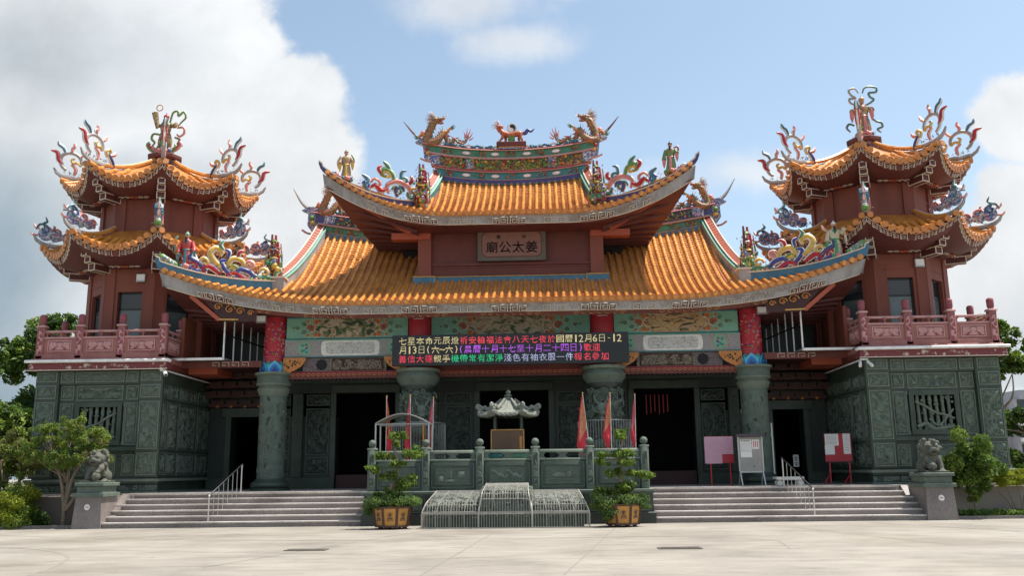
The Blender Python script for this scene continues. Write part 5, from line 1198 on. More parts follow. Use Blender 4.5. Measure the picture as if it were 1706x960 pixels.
# thresholds, dark hall beyond, hanging red lantern strips
for x0, x1 in ((-6.62, -4.42), (-1.27, 1.27), (4.42, 6.62)): m = MB(); m.use(darkred).bbox(x0, x1, YW + .02, YW + .4, H, H + .5, .02); m.build('door_threshold', hall)
for i in range(6): x = 4.95 + .16 * i; m = MB(); m.use(brightred).box(x, x + .035, 34.8, 34.83, 3.55 + .05 * (i % 3), 4.3); m.build('hanging_strip', hall)
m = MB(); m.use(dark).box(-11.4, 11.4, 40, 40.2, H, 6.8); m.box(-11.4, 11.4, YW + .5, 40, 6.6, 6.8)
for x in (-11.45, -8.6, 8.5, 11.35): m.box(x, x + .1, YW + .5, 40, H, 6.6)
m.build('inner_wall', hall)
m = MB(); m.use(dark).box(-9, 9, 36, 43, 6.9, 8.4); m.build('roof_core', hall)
for sd in (-1, 1):
    # tiers of gilt-edged brackets above the side doors
    dg_ = MATS.get('dull_gilt') or mat('dull_gilt', (.16, .085, .025), .5, .3, 10)
    m = MB(sd)
    for k in range(5):
        z = 3.98 + k * .34; y = YW - .25 - .14 * k
        m.use(darkred).box(8.75, 11.4, y, YW - .005 * k, z, z + .12)
        for i in range(5):
            xc = 8.95 + i * .52 + (.26 if k % 2 else 0); poly = [(-.22, .12), (-.2, .0), (-.08, -.12), (.08, -.12), (.2, .0), (.22, .12)]
            m.use(darkred).prism(poly, (xc, y - .02, z + .12), (1, 0, 0), (0, 0, 1), (0, 1, 0), .1); m.use(dg_).tube([(xc + u, y - .03, z + .12 + v) for u, v in poly], .009, 4)
            if k == 0: m.use(orange).ball((xc, y - .05, z + .02), .06, 6, 4)
    m.build('bracket_tier', hall)
    # gallery between hall and tower: slab, glazed screen, beams
    m = MB(sd); m.use(white).box(9.72, 11.5, 30.42, 30.5, 5.34, 5.42); m.use(galv).box(9.72, 11.5, 30.5, 31.9, 5.36, 5.42)
    for i, (x, y, zt) in enumerate(((9.74, 30.45, 6.86), (9.66, 31.2, 6.86), (9.60, 31.9, 6.86), (9.52, 32.6, 6.80), (9.45, 33.2, 6.70), (9.38, 33.8, 6.6))): m.use(galv if i else white).bbox(x - .025, x + .025, y - .03, y + .03, 5.38, zt, .01)
    m.use(black).bar((9.70, 30.48, 6.2), (9.36, 33.9, 6.2), .04)
    m.use(white).box(9.76, 9.80, 30.42, 30.46, 5.42, 6.95) if False else None
    m.build('gallery_screen', hall)
    m = MB(sd); m.use(darkred).box(8.6, 11.4, 30.9, 34, 5.2, 5.34); m.use(burg).box(8.55, 11.42, 30.86, 30.9, 5.12, 5.34); m.use(orred).box(10.3, 11.5, 31.5, 33, 4.98, 5.2)
    m.use(cream)
    for i in range(4):
        x = 9.0 + .34 * i; m.tube([(x, 30.85, 5.16), (x, 30.85, 5.3), (x + .22, 30.85, 5.3), (x + .22, 30.85, 5.2), (x + .1, 30.85, 5.2)], .012, 4)
    m.build('gallery_beam', hall)
    m = MB(sd); m.use(wallred).box(11.3, 11.42, 30.9, 36, 5.36, 6.9); m.use(darkred).box(9.4, 11.4, 34.2, 34.3, 5.34, 6.9); m.use(gold)
    for k in range(3): m.tube([(10.1 + .3 * k + .1 * math.cos(a), 34.18, 6.2 + .07 * math.sin(a * 1.5)) for a in np.linspace(0, 6, 9)], .018, 4)
    m.build('gallery_wall', hall)
# ------------------------------------------------------------------ name plaque and LED board
t = thing('name_plaque', 'grey framed plaque with four dark brushed characters hanging under the upper eave', 'plaque', (0.05, 31.9, 8.9))
pf_ = mat('plaque_frame', (.10, .09, .065), .6, .15, 4); pw = mat('plaque_face', (.215, .10, .075), .6, .1, 3); pk = mat('plaque_ink', (.05, .012, .01), .6, .1, 3)
yP = 31.9
m = MB(); m.use(pf_).bbox(-1.18, 1.28, yP - .08, yP + .06, 8.93, 10.1, .015); m.build('frame', t)
def octo(x0, x1, z0, z1, c): return [(x0 + c, z0), (x1 - c, z0), (x1, z0 + c), (x1, z1 - c), (x1 - c, z1), (x0 + c, z1), (x0, z1 - c), (x0, z0 + c)]
m = MB(); m.use(burg).prism(octo(-1.04, 1.14, 9.06, 10.0, .14), (0, yP - .08, 0), (1, 0, 0), (0, 0, 1), (0, -1, 0), .008); m.use(pw).prism(octo(-1.0, 1.1, 9.09, 9.97, .13), (0, yP - .087, 0), (1, 0, 0), (0, 0, 1), (0, -1, 0), .01); m.build('face', t)
m = MB(); m.use(pk)
for i, ch in enumerate('廟公太姜'): write(m, ch, -.66 + i * .475, 9.42, .42, yP - .097, bold=.008)
write(m, '園', -.42, 9.80, .13, yP - .097, bold=.003); write(m, '桃', .5, 9.80, .13, yP - .097, bold=.003)
rn = random.Random(3)
for k in range(7): m.bar((-.93, yP - .1, 9.5 - k * .035), (-.93 + rn.uniform(-.01, .01), yP - .1, 9.48 - k * .035), .012, .003)
m.build('lettering', t)
m = MB(); m.use(black).bbox(-.14, .2, yP - .1, yP, 10.1, 10.25, .01); m.build('hanger', t)

t = thing('led_board', 'long black LED message board with three rows of coloured characters', 'display board', (0, 30.15, 5))
m = MB(); m.use(black).bbox(-3.93, 3.95, 30.12, 30.28, 5.0, 6.02, .01); m.build('case', t)
m = MB(); m.use(mat('led_face', (.012, .013, .015), .5, .1, 30)).box(-3.88, 3.9, 30.112, 30.119, 5.05, 5.97); m.build('screen', t)
LC = {'y': (1.0, .85, .42), 'r': (1.0, .06, .10), 'p': (.62, .12, 1.0), 'g': (.02, .75, .30), 'w': (.62, .66, 1.0)}
LM = {k: mat('led_' + k, (.02, .02, .02), .5, .05, 5, emit=c, es={'y': .75, 'r': 1.0, 'p': 1.0, 'g': .9, 'w': .8}[k]) for k, c in LC.items()}
def dots(ch, N=15):
    V, T = glyph(ch)
    if not len(V): return []
    asc = ord(ch) < 128; lo = V.min(0); hi = V.max(0); e = .72 if asc else max(hi - lo); c = (lo + hi) / 2
    out = []
    A, B, C_ = V[T[:, 0]], V[T[:, 1]], V[T[:, 2]]
    for i in range(N):
        for j in range(N):
            p = c + (np.array([(i + .5) / N, (j + .5) / N]) - .5) * e
            d1 = (p[0] - B[:, 0]) * (A[:, 1] - B[:, 1]) - (A[:, 0] - B[:, 0]) * (p[1] - B[:, 1]); d2 = (p[0] - C_[:, 0]) * (B[:, 1] - C_[:, 1]) - (B[:, 0] - C_[:, 0]) * (p[1] - C_[:, 1]); d3 = (p[0] - A[:, 0]) * (C_[:, 1] - A[:, 1]) - (C_[:, 0] - A[:, 0]) * (p[1] - A[:, 1])
            if (((d1 >= 0) & (d2 >= 0) & (d3 >= 0)) | ((d1 <= 0) & (d2 <= 0) & (d3 <= 0))).any(): out.append((i, j))
    return out
rows = [(5.82, [('七星本命元辰燈', 'y'), ('祈安植福法會八天七夜於', 'r'), ('國曆', 'y'), ('12', 'y'), ('月', 'y'), ('6', 'y'), ('日', 'y'), ('-12', 'y')]),
        (5.52, [('月', 'y'), ('13', 'y'), ('日', 'y'), ('(', 'y'), ('六', 'y'), ('~', 'y'), ('六', 'y'), (')', 'y'), ('(', 'p'), ('農曆十月十七至十月二十四日', 'p'), (')', 'p'), ('歡迎', 'r')]),
        (5.22, [('善信大德', 'r'), ('親手', 'y'), ('機帶常有潔淨', 'g'), ('淺色有袖衣服一件', 'w'), ('報名參加', 'r')])]
for ri, (z, runs) in enumerate(rows):
    m = MB(); x = -3.72
    for txt, c in runs:
        for ch in txt:
            w = .17 if ord(ch) < 128 else .292; cs = .25; cx = x + w / 2; N = 15; q = cs / N
            for (i, j) in dots(ch, N):
                px = cx + (i + .5 - N / 2) * q; pz = z + (j + .5 - N / 2) * q; h_ = q * .37
                m.use(LM[c]).add([(px - h_, 30.105, pz - h_), (px + h_, 30.105, pz - h_), (px + h_, 30.105, pz + h_), (px - h_, 30.105, pz + h_)], [(0, 1, 2, 3)])
            x += w
    m.build('text_row', t)
# ------------------------------------------------------------------ balustrade block before the hall
t = thing('stone_balustrade', 'green stone balustrade with ball-topped posts between the two flights of steps', 'balustrade', (0, 27.4, 0))
m = MB(); m.use(stone).box(-4.2, 4.2, 27.12, 28.72, 0, H - .07); m.use(stoned).bbox(-4.27, 4.27, 27.04, 28.7, .001, .32, .02); m.use(stonel).bbox(-4.27, 4.27, 27.03, 28.71, H - .075, H, .012)
m.use(stonec).box(-4.23, 4.23, 27.08, 28.6, H - .13, H - .08); m.build('base', t)
def motif(m, kind, cx_, cz, w, h, y):
    """low relief of real objects: pots and scrolls, prancing beasts, a gourd with ribbons, a crane and rocks"""
    m.use(stonel)
    def tb(pts, r_): m.tube(spline([(cx_ + a * w, y - .012, cz + b * h) for a, b in pts], 4), r_, 6, .7)
    def bl(a, b, r_, sx=1, sz=1): m.ball((cx_ + a * w, y - .005, cz + b * h), r_, 10, 6, sx, .45, sz)
    if kind == 0:
        m.bbox(cx_ - .42 * w, cx_ - .25 * w, y - .04, y, cz - .38 * h, cz - .05 * h, .01); bl(-.05, .02, .07, .7, 2.0); m.bbox(cx_ - .22 * w, cx_ + .08 * w, y - .035, y, cz - .40 * h, cz - .28 * h, .01); bl(.26, .0, .12, 1.0, .95); m.bbox(cx_ + .16 * w, cx_ + .36 * w, y - .045, y, cz + .08 * h, cz + .24 * h, .01)
        for k in range(6): tb([(.02 + .07 * k, .30), (.08 + .06 * k, .42 + .04 * (k % 2)), (.16 + .06 * k, .34)], .010)
        tb([(-.46, -.42), (0, -.44), (.44, -.40)], .012); tb([(-.42, .06), (-.3, .18), (-.2, .05)], .014)
    elif kind == 1:
        for dx in (-.22, .2):
            tb([(dx - .20, .28), (dx - .12, .20), (dx - .06, .02), (dx + .06, -.08), (dx + .16, -.14), (dx + .22, .05)], .032); bl(dx - .2, .26, .045, 1.3, .9); bl(dx + .02, -.02, .07, 1.4, .9)
            for (a, b) in ((-.08, -.36), (.0, -.40), (.12, -.42), (.2, -.38)): tb([(dx + a * .6, -.05), (dx + a, b * .6), (dx + a + .03, b)], .014)
        for k in range(7): tb([(-.46 + .14 * k, -.46), (-.42 + .14 * k, -.36 - .04 * (k % 2)), (-.36 + .14 * k, -.46)], .012)
    elif kind == 2:
        bl(-.1, -.06, .10, 2.1, .75); bl(.17, -.02, .10, .9, 1.0); tb([(.22, .12), (.24, .34), (.18, .44)], .018); tb([(.26, -.1), (.36, .05), (.42, -.12), (.46, .1)], .012); tb([(.1, .2), (.0, .34), (-.14, .30), (-.26, .4)], .010); tb([(-.32, .02), (-.42, .12), (-.46, -.06)], .012); tb([(-.4, -.3), (-.1, -.34), (.3, -.32)], .012)
    else:
        for k in range(5): bl(-.35 + .17 * k, -.34 + .06 * (k % 2), .055, 1.3, .8)
        bl(-.05, .05, .06, 1.5, .9); tb([(.05, .1), (.15, .28), (.12, .42)], .014); tb([(-.12, .0), (-.3, .16), (-.42, .1)], .022); tb([(-.04, -.02), (-.06, -.3)], .008); tb([(.25, -.3), (.3, .1), (.42, .3)], .010); tb([(.3, .0), (.4, .05)], .008)
for i, (a, b) in enumerate(((-4.1, -2.4), (2.4, 4.1))):
    m = MB(); m.use(stonec); frame(m, a, b, .36, .84, 27.118, .03, .02); relief(m, (a + .03, 27.115, .39), (1, 0, 0), (0, 0, 1), (0, -1, 0), b - a - .06, .42, .04, 300 + i, stoned, stonec, 3, .018); m.build('base_panel', t, smooth=50)
px_ = [-4.02, -2.42, -.82, .82, 2.42, 4.02]; yb = 27.4
def bpost(x, y):
    p = MB(); p.use(stonec).bbox(x - .12, x + .12, y - .12, y + .12, H, 2.22, .015); p.use(stonel).bbox(x - .135, x + .135, y - .135, y + .135, 2.18, 2.23, .01)
    p.use(stonel).lathe((x, y, 2.23), [(.05, 0), (.05, .03)], 10)
    p.use(stonec).ball((x, y, 2.36), .115, 14, 10)
    relief(p, (x - .07, y - .121, H + .12), (1, 0, 0), (0, 0, 1), (0, -1, 0), .14, .95, .02, 41, stone, stonel, 7, .014)
    return p.build('post', t, smooth=50)
for x in px_: bpost(x, yb)
for i in range(5):
    a, b = px_[i] + .12, px_[i + 1] - .12
    m = MB(); m.use(stone).bbox(a, b, yb - .07, yb + .07, H + .002, 1.83, .01); m.use(stonel).bbox(a, b, yb - .10, yb + .10, 1.83, 1.88, .01); m.bbox(a, b, yb - .075, yb + .075, 2.05, 2.14, .03)
    m.use(stonel); frame(m, a + .06, b - .06, 1.06, 1.76, yb - .069, .015, .012); m.use(stone); frame(m, a + .14, b - .14, 1.13, 1.69, yb - .068, .03, .03); m.use(stonel).box(a + .17, b - .17, yb - .10, yb - .07, 1.155, 1.17)
    m.use(stonec).box(a + .17, b - .17, yb - .073, yb - .07, 1.17, 1.66); motif(m, (3, 0, 1, 2, 3)[i], (a + b) / 2, 1.42, b - a - .36, .44, yb - .075)
    m.build('panel', t, smooth=50)
    for xc in ((a + b) / 2, a + .08, b - .08):
        m = MB(); w_ = .13 if xc == (a + b) / 2 else .07
        m.use(stonec).prism([(-w_ * 1.3, 0), (w_ * 1.3, 0), (w_ * 1.3, .03), (w_ * .7, .06), (w_ * .7, .11), (w_ * 1.3, .14), (w_ * 1.3, .17), (-w_ * 1.3, .17), (-w_ * 1.3, .14), (-w_ * .7, .11), (-w_ * .7, .06), (-w_ * 1.3, .03)], (xc, yb - .06, 1.88), (1, 0, 0), (0, 0, 1), (0, 1, 0), .12); m.build('baluster', t)
# carved ramp under its wire cage
t = thing('dragon_ramp', 'sloping pale carved stone ramp with dragons in relief, inside the wire cage', 'carved ramp', (0, 26.3, 0))
def slab(x0, x1, seed, prof):
    m = MB(); w = x1 - x0; L = []; acc = 0
    for i, (y, z) in enumerate(prof):
        if i: acc += math.hypot(y - prof[i - 1][0], z - prof[i - 1][1])
        L.append(acc)
    Ug, Vg, Hh = carve(w, acc, seed, 5.5, .016); V_ = Vg[0]; yy = np.interp(V_, L, [p[0] for p in prof]); zz = np.interp(V_, L, [p[1] for p in prof])
    P = np.stack([x0 + Ug, np.broadcast_to(yy, Ug.shape) - Hh * .05, np.broadcast_to(zz, Ug.shape) + Hh * .09], -1)
    m.use(stone); il = m.cur; m.use(stonec); ih = m.cur; m.grid(P, False, np.where(Hh[:-1, :-1] > .3, ih, il)); m.use(stone).box(x0, x1, 25.62, 27.02, 0, .30)
    for x in (x0, x1): m.use(stonel).prism([(25.62, 0), (27.02, 0)] + [(y, z) for y, z in prof[::-1]], (x - .01, 0, 0), (0, 1, 0), (0, 0, 1), (1, 0, 0), .02)
    m.build('carved_slab', t, smooth=50)
offst = mat('weathered_pale_stone', (.19, .20, .165), .8, .2, 4, .4, 50)
slab(-2.12, -.74, 401, [(25.64, .30), (25.68, .56), (26.98, .88)]); slab(.74, 2.12, 402, [(25.64, .30), (25.68, .56), (26.98, .88)]); slab(-.72, .72, 403, [(25.62, .30), (25.66, .86), (26.98, 1.08)])
rn = random.Random(77); m = MB(); m.use(offst)
for i in range(60):
    x = rn.uniform(-.65, .65); z = rn.uniform(.35, .95); m.tube([(x + .08 * (1 - j * .1) * math.cos(j * .9 + i), 25.60 + .01 * j, z + .08 * (1 - j * .1) * math.sin(j * .9 + i)) for j in range(7)], .022, 5)
m.build('dragon_relief', t, smooth=60)
for sd in (-1, 1):
    m = MB(); m.use(offst)
    for i in range(48): x = sd * rn.uniform(.8, 2.0); z = rn.uniform(.32, .6); m.tube([(x + .06 * (1 - j * .1) * math.cos(j * .9 + i), 25.60 + .01 * j, z + .06 * (1 - j * .1) * math.sin(j * .9 + i)) for j in range(7)], .018, 5)
    m.build('dragon_relief', t, smooth=60)
t = thing('wire_cage', 'low curved stainless wire cage covering the carved ramp before the balustrade', 'cage', (0, 25.5, 0))
cagem = mat('weathered_wire', (.36, .34, .30), .5, .15, 8, metal=.2)
def cage(x0, x1, prof, name, step=.072, lows=True):
    m = MB(); m.use(cagem); n = int((x1 - x0) / step)
    def ins(x, y, z): return x - math.copysign(max(0, (z - .42)) * (.42 if abs(x) > 1.5 else .16), x) if abs(x) > .5 else x
    fr_ = [(y, z) for y, z in prof]
    for x in (x0, x1): m.tube([(ins(x, y, z), y, z) for y, z in fr_], .017, 6)
    for y, z in prof[::1]: m.tube([(ins(x0, y, z), y, z), (ins(x1, y, z), y, z)], .009 if (y, z) not in (prof[0], prof[-1]) else .015, 5)
    m.build('cage_frame', t, smooth=50)
    b = MB(); b.use(cagem)
    kk = [i for i, p in enumerate(prof) if p[0] < 25.72]; vs = [prof[i] for i in kk]
    for i in range(1, n): x = x0 + (x1 - x0) * i / n; b.tube([(x0 + (x - x0) * 1.0, y, z) for y, z in vs if abs(x) < abs(ins(math.copysign(max(abs(x0), abs(x1)), x), y, z))] or [(x, *vs[0]), (x, *vs[1])], .0065, 4)
    for i in range(1, 4): x = x0 + (x1 - x0) * i / 4; b.tube([(ins(x0, y, z) + (ins(x1, y, z) - ins(x0, y, z)) * i / 4, y, z) for y, z in prof], .008, 4)
    a = vs[-1]; z_ = prof[-1]
    q = int(math.hypot(z_[0] - a[0], z_[1] - a[1]) / .115)
    for i in range(1, q): f = i / q; zz_ = a[1] + (z_[1] - a[1]) * f; b.tube([(ins(x0, 0, zz_), a[0] + (z_[0] - a[0]) * f, a[1] + (z_[1] - a[1]) * f + .03 * math.sin(PI * f)), (ins(x1, 0, zz_), a[0] + (z_[0] - a[0]) * f, a[1] + (z_[1] - a[1]) * f + .03 * math.sin(PI * f))], .0055, 4)
    b.build('cage_bars', t, smooth=50)
cage(-2.28, -.74, [(25.42, .02), (25.42, .38), (25.43, .44), (25.5, .62), (25.62, .70), (26.95, .97)], 'a')
cage(.74, 2.28, [(25.42, .02), (25.42, .38), (25.43, .44), (25.5, .62), (25.62, .70), (26.95, .97)], 'b')
cage(-.72, .72, [(25.40, .02), (25.40, .38), (25.41, .44), (25.43, .78), (25.5, .92), (25.64, .99), (26.9, 1.17)], 'c')
m = MB(); m.use(cagem)
for sd in (-1, 1):
    for i in range(12): f = i / 12; y = 25.5 + 1.4 * f; m.tube([(sd * 2.28, y, .03), (sd * 2.28, y, .40), (sd * (2.28 - .42 * (.20 + .3 * f)), y, .60 + .3 * f)], .007, 4); m.tube([(sd * .70, y, .6), (sd * .70, y, .95 + .18 * f)], .007, 4)
m.bar((-2.28, 25.42, .41), (2.28, 25.42, .41), .03, .02)
m.build('side_bars', t)
# ------------------------------------------------------------------ foliage helpers
def leaves(mb, C, Rr, n, size, mats, seed, flat=1.0, shell=.55, weights=None, droop=0.0, el=1.0):
    """n small bent leaves scattered in ellipsoids C (centres) with radii Rr"""
    rg = np.random.RandomState(seed); C = np.array(C, float); Rr = np.array(Rr, float)
    if Rr.ndim == 1: Rr = np.stack([Rr, Rr, Rr * flat], 1)
    vol = Rr.prod(1) ** .67; k = rg.choice(len(C), n, p=vol / vol.sum())
    d = rg.normal(size=(n, 3)); d /= np.linalg.norm(d, axis=1)[:, None]; r = (shell + (1 - shell) * rg.rand(n)) ** .6 * (.75 + .35 * rg.rand(n)); r = np.where(rg.rand(n) < .3, rg.rand(n) ** .5, r)
    P = C[k] + d * Rr[k] * r[:, None]
    nrm = d * .6 + rg.normal(size=(n, 3)) * .6 + np.array([0, 0, .45]); nrm /= np.linalg.norm(nrm, axis=1)[:, None]
    a = np.cross(nrm, rg.normal(size=(n, 3))); a /= np.linalg.norm(a, axis=1)[:, None]; b = np.cross(nrm, a)
    s = size * (.6 + .8 * rg.rand(n))[:, None]; w = s * .42
    q0 = P - a * s * el; q1 = P + b * w; q2 = P + a * s * el + nrm * s * (-.25 - droop); q3 = P - b * w
    V = np.stack([q0, q1, q2, q3], 1).reshape(-1, 3); o = mb.n; mb.v.extend(map(tuple, V.tolist())); mb.n += 4 * n
    ids = []
    for mm in mats: mb.use(mm); ids.append(mb.cur)
    if weights is None: weights = [1 / len(mats)] * len(mats)
    # each clump leans to one tone, single leaves vary
    ck = rg.choice(len(mats), len(C), p=weights); pick = np.where(rg.rand(n) < .55, ck[k], rg.choice(len(mats), n, p=weights))
    for i in range(n): mb.f.append([o + 4 * i, o + 4 * i + 1, o + 4 * i + 2, o + 4 * i + 3]); mb.m.append(ids[pick[i]])
def limbs(mb, root, tips, r0, seed, wig=.12):
    rn = random.Random(seed); root = Vector(root)
    for tp in tips:
        tp = Vector(tp); L = (tp - root).length; mid = root.lerp(tp, .5) + Vector((rn.uniform(-1, 1), rn.uniform(-1, 1), rn.uniform(-.3, .6))) * wig * L
        P = spline([root, root.lerp(mid, .5) + Vector((0, 0, .04 * L)), mid, tp], 4); mb.tube(P, [r0 * (1 - .85 * i / (len(P) - 1)) for i in range(len(P))], 6)
# ------------------------------------------------------------------ potted bonsai
potm = mat('ochre_planter', (.50, .24, .05), .6, .15, 3, .1, 20); potd = mat('planter_slat', (.075, .03, .018), .6, .2, 5)
def pot(x, y, label, seed, ov, pads, trunk):
    t = thing('potted_bonsai', label, 'potted tree', (x, y, 0), 'potted bonsai before the balustrade')
    m = MB(); m.use(potm).lathe((x, y, .07), [(.45, 0), (.53, .52), (.49, .53), (.47, .45)], 8, ph=PI / 8)
    m.use(potd)
    for k in range(8):
        a = PI / 8 + k * PI / 4; m.bar((x + .455 * math.cos(a), y + .455 * math.sin(a), .06), (x + .537 * math.cos(a), y + .537 * math.sin(a), .6), .065, .04)
    for k in range(8):
        a = PI / 8 + k * PI / 4; b = a + PI / 4
        m.bar((x + .465 * math.cos(a), y + .465 * math.sin(a), .08), (x + .465 * math.cos(b), y + .465 * math.sin(b), .08), .05, .03); m.bar((x + .535 * math.cos(a), y + .535 * math.sin(a), .58), (x + .535 * math.cos(b), y + .535 * math.sin(b), .58), .05, .03)
        m.lathe((x + .36 * math.cos(a), y + .36 * math.sin(a), 0), [(.05, 0), (.04, .07)], 6)
    m.use(bark).lathe((x, y, .5), [(.46, 0), (.0001, .03)], 12)
    m.build('planter', t)
    m = MB(); m.use(ink); rn = random.Random(seed)
    for a in (-PI / 2, -PI / 4, -3 * PI / 4, 0, PI):
        c = Vector((x + .463 * math.cos(a), y + .463 * math.sin(a), .33)); tt = Vector((-math.sin(a), math.cos(a), 0)); nn = Vector((math.cos(a), math.sin(a), 0))
        for (u0, v0, u1, v1) in ((-.07, .07, .07, .09), (0, .12, 0, -.02), (-.05, .03, .06, .04), (-.07, -.04, .07, -.03), (-.04, -.03, -.07, -.11), (.02, -.02, .08, -.1), (-.02, -.08, .03, -.09)):
            m.bar(c + tt * u0 + Vector((0, 0, v0)) + nn * (.02 + v0 * .18), c + tt * u1 + Vector((0, 0, v1)) + nn * (.02 + v1 * .18), .018, .006)
    m.build('brushed_character', t)
    m = MB(); m.use(bark); m.tube(spline([(x + a, y + b, c) for a, b, c in trunk], 5), [.065 * (1 - .7 * i / (5 * (len(trunk) - 1))) for i in range(5 * (len(trunk) - 1) + 1)], 7)
    for (a, b, c, r_, f) in pads: n0 = min(trunk, key=lambda q: abs(q[2] - c + .05)); limbs(m, (x + n0[0], y + n0[1], n0[2]), [(x + a, y + b, c)], .028, seed)
    m.build('trunk', t, smooth=60)
    m = MB(); rn = random.Random(seed + 1); C = []; R_ = []
    for (a, b, c, r_, f) in pads:
        for q in range(10): C.append((x + a + rn.gauss(0, .46) * r_, y + b + rn.gauss(0, .42) * r_, c + rn.gauss(.0, .26) * r_ * f)); k_ = rn.uniform(.25, .5); R_.append((r_ * k_, r_ * k_, r_ * k_ * .7 + .015))
    leaves(m, C, R_, 8000, .038, [lf_a, lf_b, lf_c], seed, weights=[.35, .53, .12]); m.build('foliage', t)
    m = MB(); C = []; R_ = []
    for (a, b, c, r_) in ov:
        for q in range(5): C.append((x + a + rn.uniform(-.7, .7) * r_, y + b + rn.uniform(-.6, .6) * r_, c + rn.uniform(-.6, .6) * r_ * .6)); R_.append((r_ * .95, r_ * .95, r_ * .6))
    leaves(m, C, R_, 11000, .026, [lf_g, lf_a, lf_b], seed + 3, weights=[.75, .05, .2], shell=.7); m.build('ground_cover', t)
pot(-3.12, 25.75, 'octagonal ochre planter with a tall tiered bonsai, left of the wire cage', 11,
    [(-.5, -.2, .68, .24), (-.25, -.3, .68, .2), (0, -.3, .72, .2), (.3, -.25, .72, .2), (.55, -.1, .74, .18), (-.55, 0, .6, .2), (.1, .1, .75, .3), (-.62, -.1, .45, .14), (.4, .2, .75, .2)],
    [(.05, 0, 2.52, .26, .75), (-.30, -.1, 2.0, .30, .5), (.42, 0, 2.02, .34, .5), (.1, 0, 2.3, .12, 1), (-.55, .0, 1.62, .26, .55), (.18, -.15, 1.74, .26, .6), (-.12, -.15, 1.42, .30, .5), (.32, .05, 1.22, .36, .55), (-.1, 0, 1.0, .22, .7), (.0, -.1, .86, .3, .4), (-.35, .1, .92, .2, .5), (.55, .05, 1.38, .16, .6)],
    [(0, 0, .5), (.06, 0, .8), (-.05, .02, 1.1), (.08, 0, 1.4), (.14, 0, 1.75), (.04, 0, 2.05), (.07, 0, 2.3), (.05, 0, 2.5)])
pot(3.18, 25.75, 'octagonal ochre planter with a dark bonsai and hanging ground cover, right of the wire cage', 29,
    [(-.6, -.2, .74, .2), (-.55, -.25, .55, .2), (-.48, -.28, .38, .18), (-.3, -.35, .62, .2), (-.25, -.38, .42, .16), (-.42, -.3, .26, .13), (0, -.3, .75, .2), (.35, -.25, .74, .2), (.6, -.1, .72, .2), (.62, -.15, .55, .12), (0, .1, .76, .3), (-.62, 0, .6, .2), (.1, -.4, .6, .12)],
    [(.10, 0, 2.50, .22, .7), (.02, 0, 2.42, .18, .6), (-.28, -.05, 1.92, .34, .45), (.22, 0, 1.98, .32, .5), (.05, -.1, 1.7, .28, .5), (-.5, .0, 1.74, .2, .6), (-.2, -.1, 1.45, .26, .5), (.3, 0, 1.42, .26, .5), (.72, -.05, 1.36, .22, .5), (.5, 0, 1.4, .2, .4), (.1, -.1, 1.1, .24, .5), (-.5, 0, .95, .26, .45), (-.1, 0, .95, .22, .5), (.25, 0, 1.0, .2, .6)],
    [(-.02, 0, .5), (-.08, 0, .8), (.04, .02, 1.1), (-.04, 0, 1.4), (.05, 0, 1.75), (-.04, 0, 2.05), (.08, 0, 2.25), (.07, 0, 2.5)])
# ------------------------------------------------------------------ incense burner
t = thing('incense_burner', 'incense burner with a pale scalloped stone roof over a bronze box, behind the balustrade', 'incense burner', (-.05, 29.6, H))
cx, cy = -.05, 29.6
m = MB(); m.use(stone).lathe((cx, cy, H), [(.6, 0), (.6, .15), (.45, .2), (.45, 1.05), (.55, 1.12)], 8, ph=PI / 8); m.build('pedestal', t)
m = MB(); m.use(mat('bronze_brown', (.105, .055, .03), .4, .2, 2, metal=.2)).bbox(cx - .54, cx + .50, cy - .35, cy + .35, 2.13, 2.80, .02); m.use(gold)
for a, b in ((cx - .55, cx - .52), (cx + .48, cx + .51)): m.box(a, b, cy - .365, cy - .35, 2.13, 2.80)
m.box(cx - .55, cx + .51, cy - .365, cy - .352, 2.79, 2.82); m.use(orange).box(cx + .36, cx + .44, cy - .358, cy - .352, 2.2, 2.6); m.build('censer_box', t)
for a in (-.42, .42):
    for b in (-.3, .3): m = MB(); m.use(stone).lathe((cx + a, cy + b, 2.80), [(.05, 0), (.05, .48)], 8); m.build('roof_post', t, smooth=50)
m = MB(); m.use(offst); n = 48; S6 = 6
rings = []
for (r_, z, amp) in ((.10, 3.80, 0), (.22, 3.74, .0), (.34, 3.62, .02), (.50, 3.46, .05), (.72, 3.34, .10), (.93, 3.33, .16), (.95, 3.24, .16), (.7, 3.22, .08)):
    row = []
    for j in range(n + 1):
        a = 2 * PI * j / n; c_ = math.cos(S6 * a); k = 1 + amp * .35 * c_; row.append((cx + r_ * k * math.cos(a), cy + r_ * k * math.sin(a), z + amp * .75 * max(0, c_) ** 2 + (.018 * math.cos(24 * a) if .2 < r_ < .9 else 0)))
    rings.append(row)
m.grid(rings)
for k in range(6):
    a = k * PI / 3; P = []
    for (r_, z) in ((.2, 3.80), (.4, 3.64), (.6, 3.52), (.8, 3.52), (.98, 3.62), (1.02, 3.52)): P.append((cx + r_ * math.cos(a), cy + r_ * math.sin(a), z))
    m.tube(spline(P, 4), .05, 6); 
    for q in range(10): r_ = .45 + .06 * q; m.ball((cx + r_ * math.cos(a), cy + r_ * math.sin(a), 3.50 + .05 * math.sin(q * 1.5)), .07, 6, 4)
for j in range(40):
    a = 2 * PI * j / 40; m.ball((cx + .93 * (1 + .05 * math.cos(6 * a)) * math.cos(a), cy + .93 * (1 + .05 * math.cos(6 * a)) * math.sin(a), 3.27 + .11 * max(0, math.cos(6 * a)) ** 2), .045, 6, 4)
m.build('scalloped_roof', t, smooth=50)
m = MB(); m.use(stonec).lathe((cx, cy, 3.78), [(.16, 0), (.17, .04), (.09, .07), (.13, .11), (.13, .15), (.06, .18), (.09, .22), (.07, .28), (.015, .31), (.01, .37)], 14); m.build('finial', t, smooth=50)
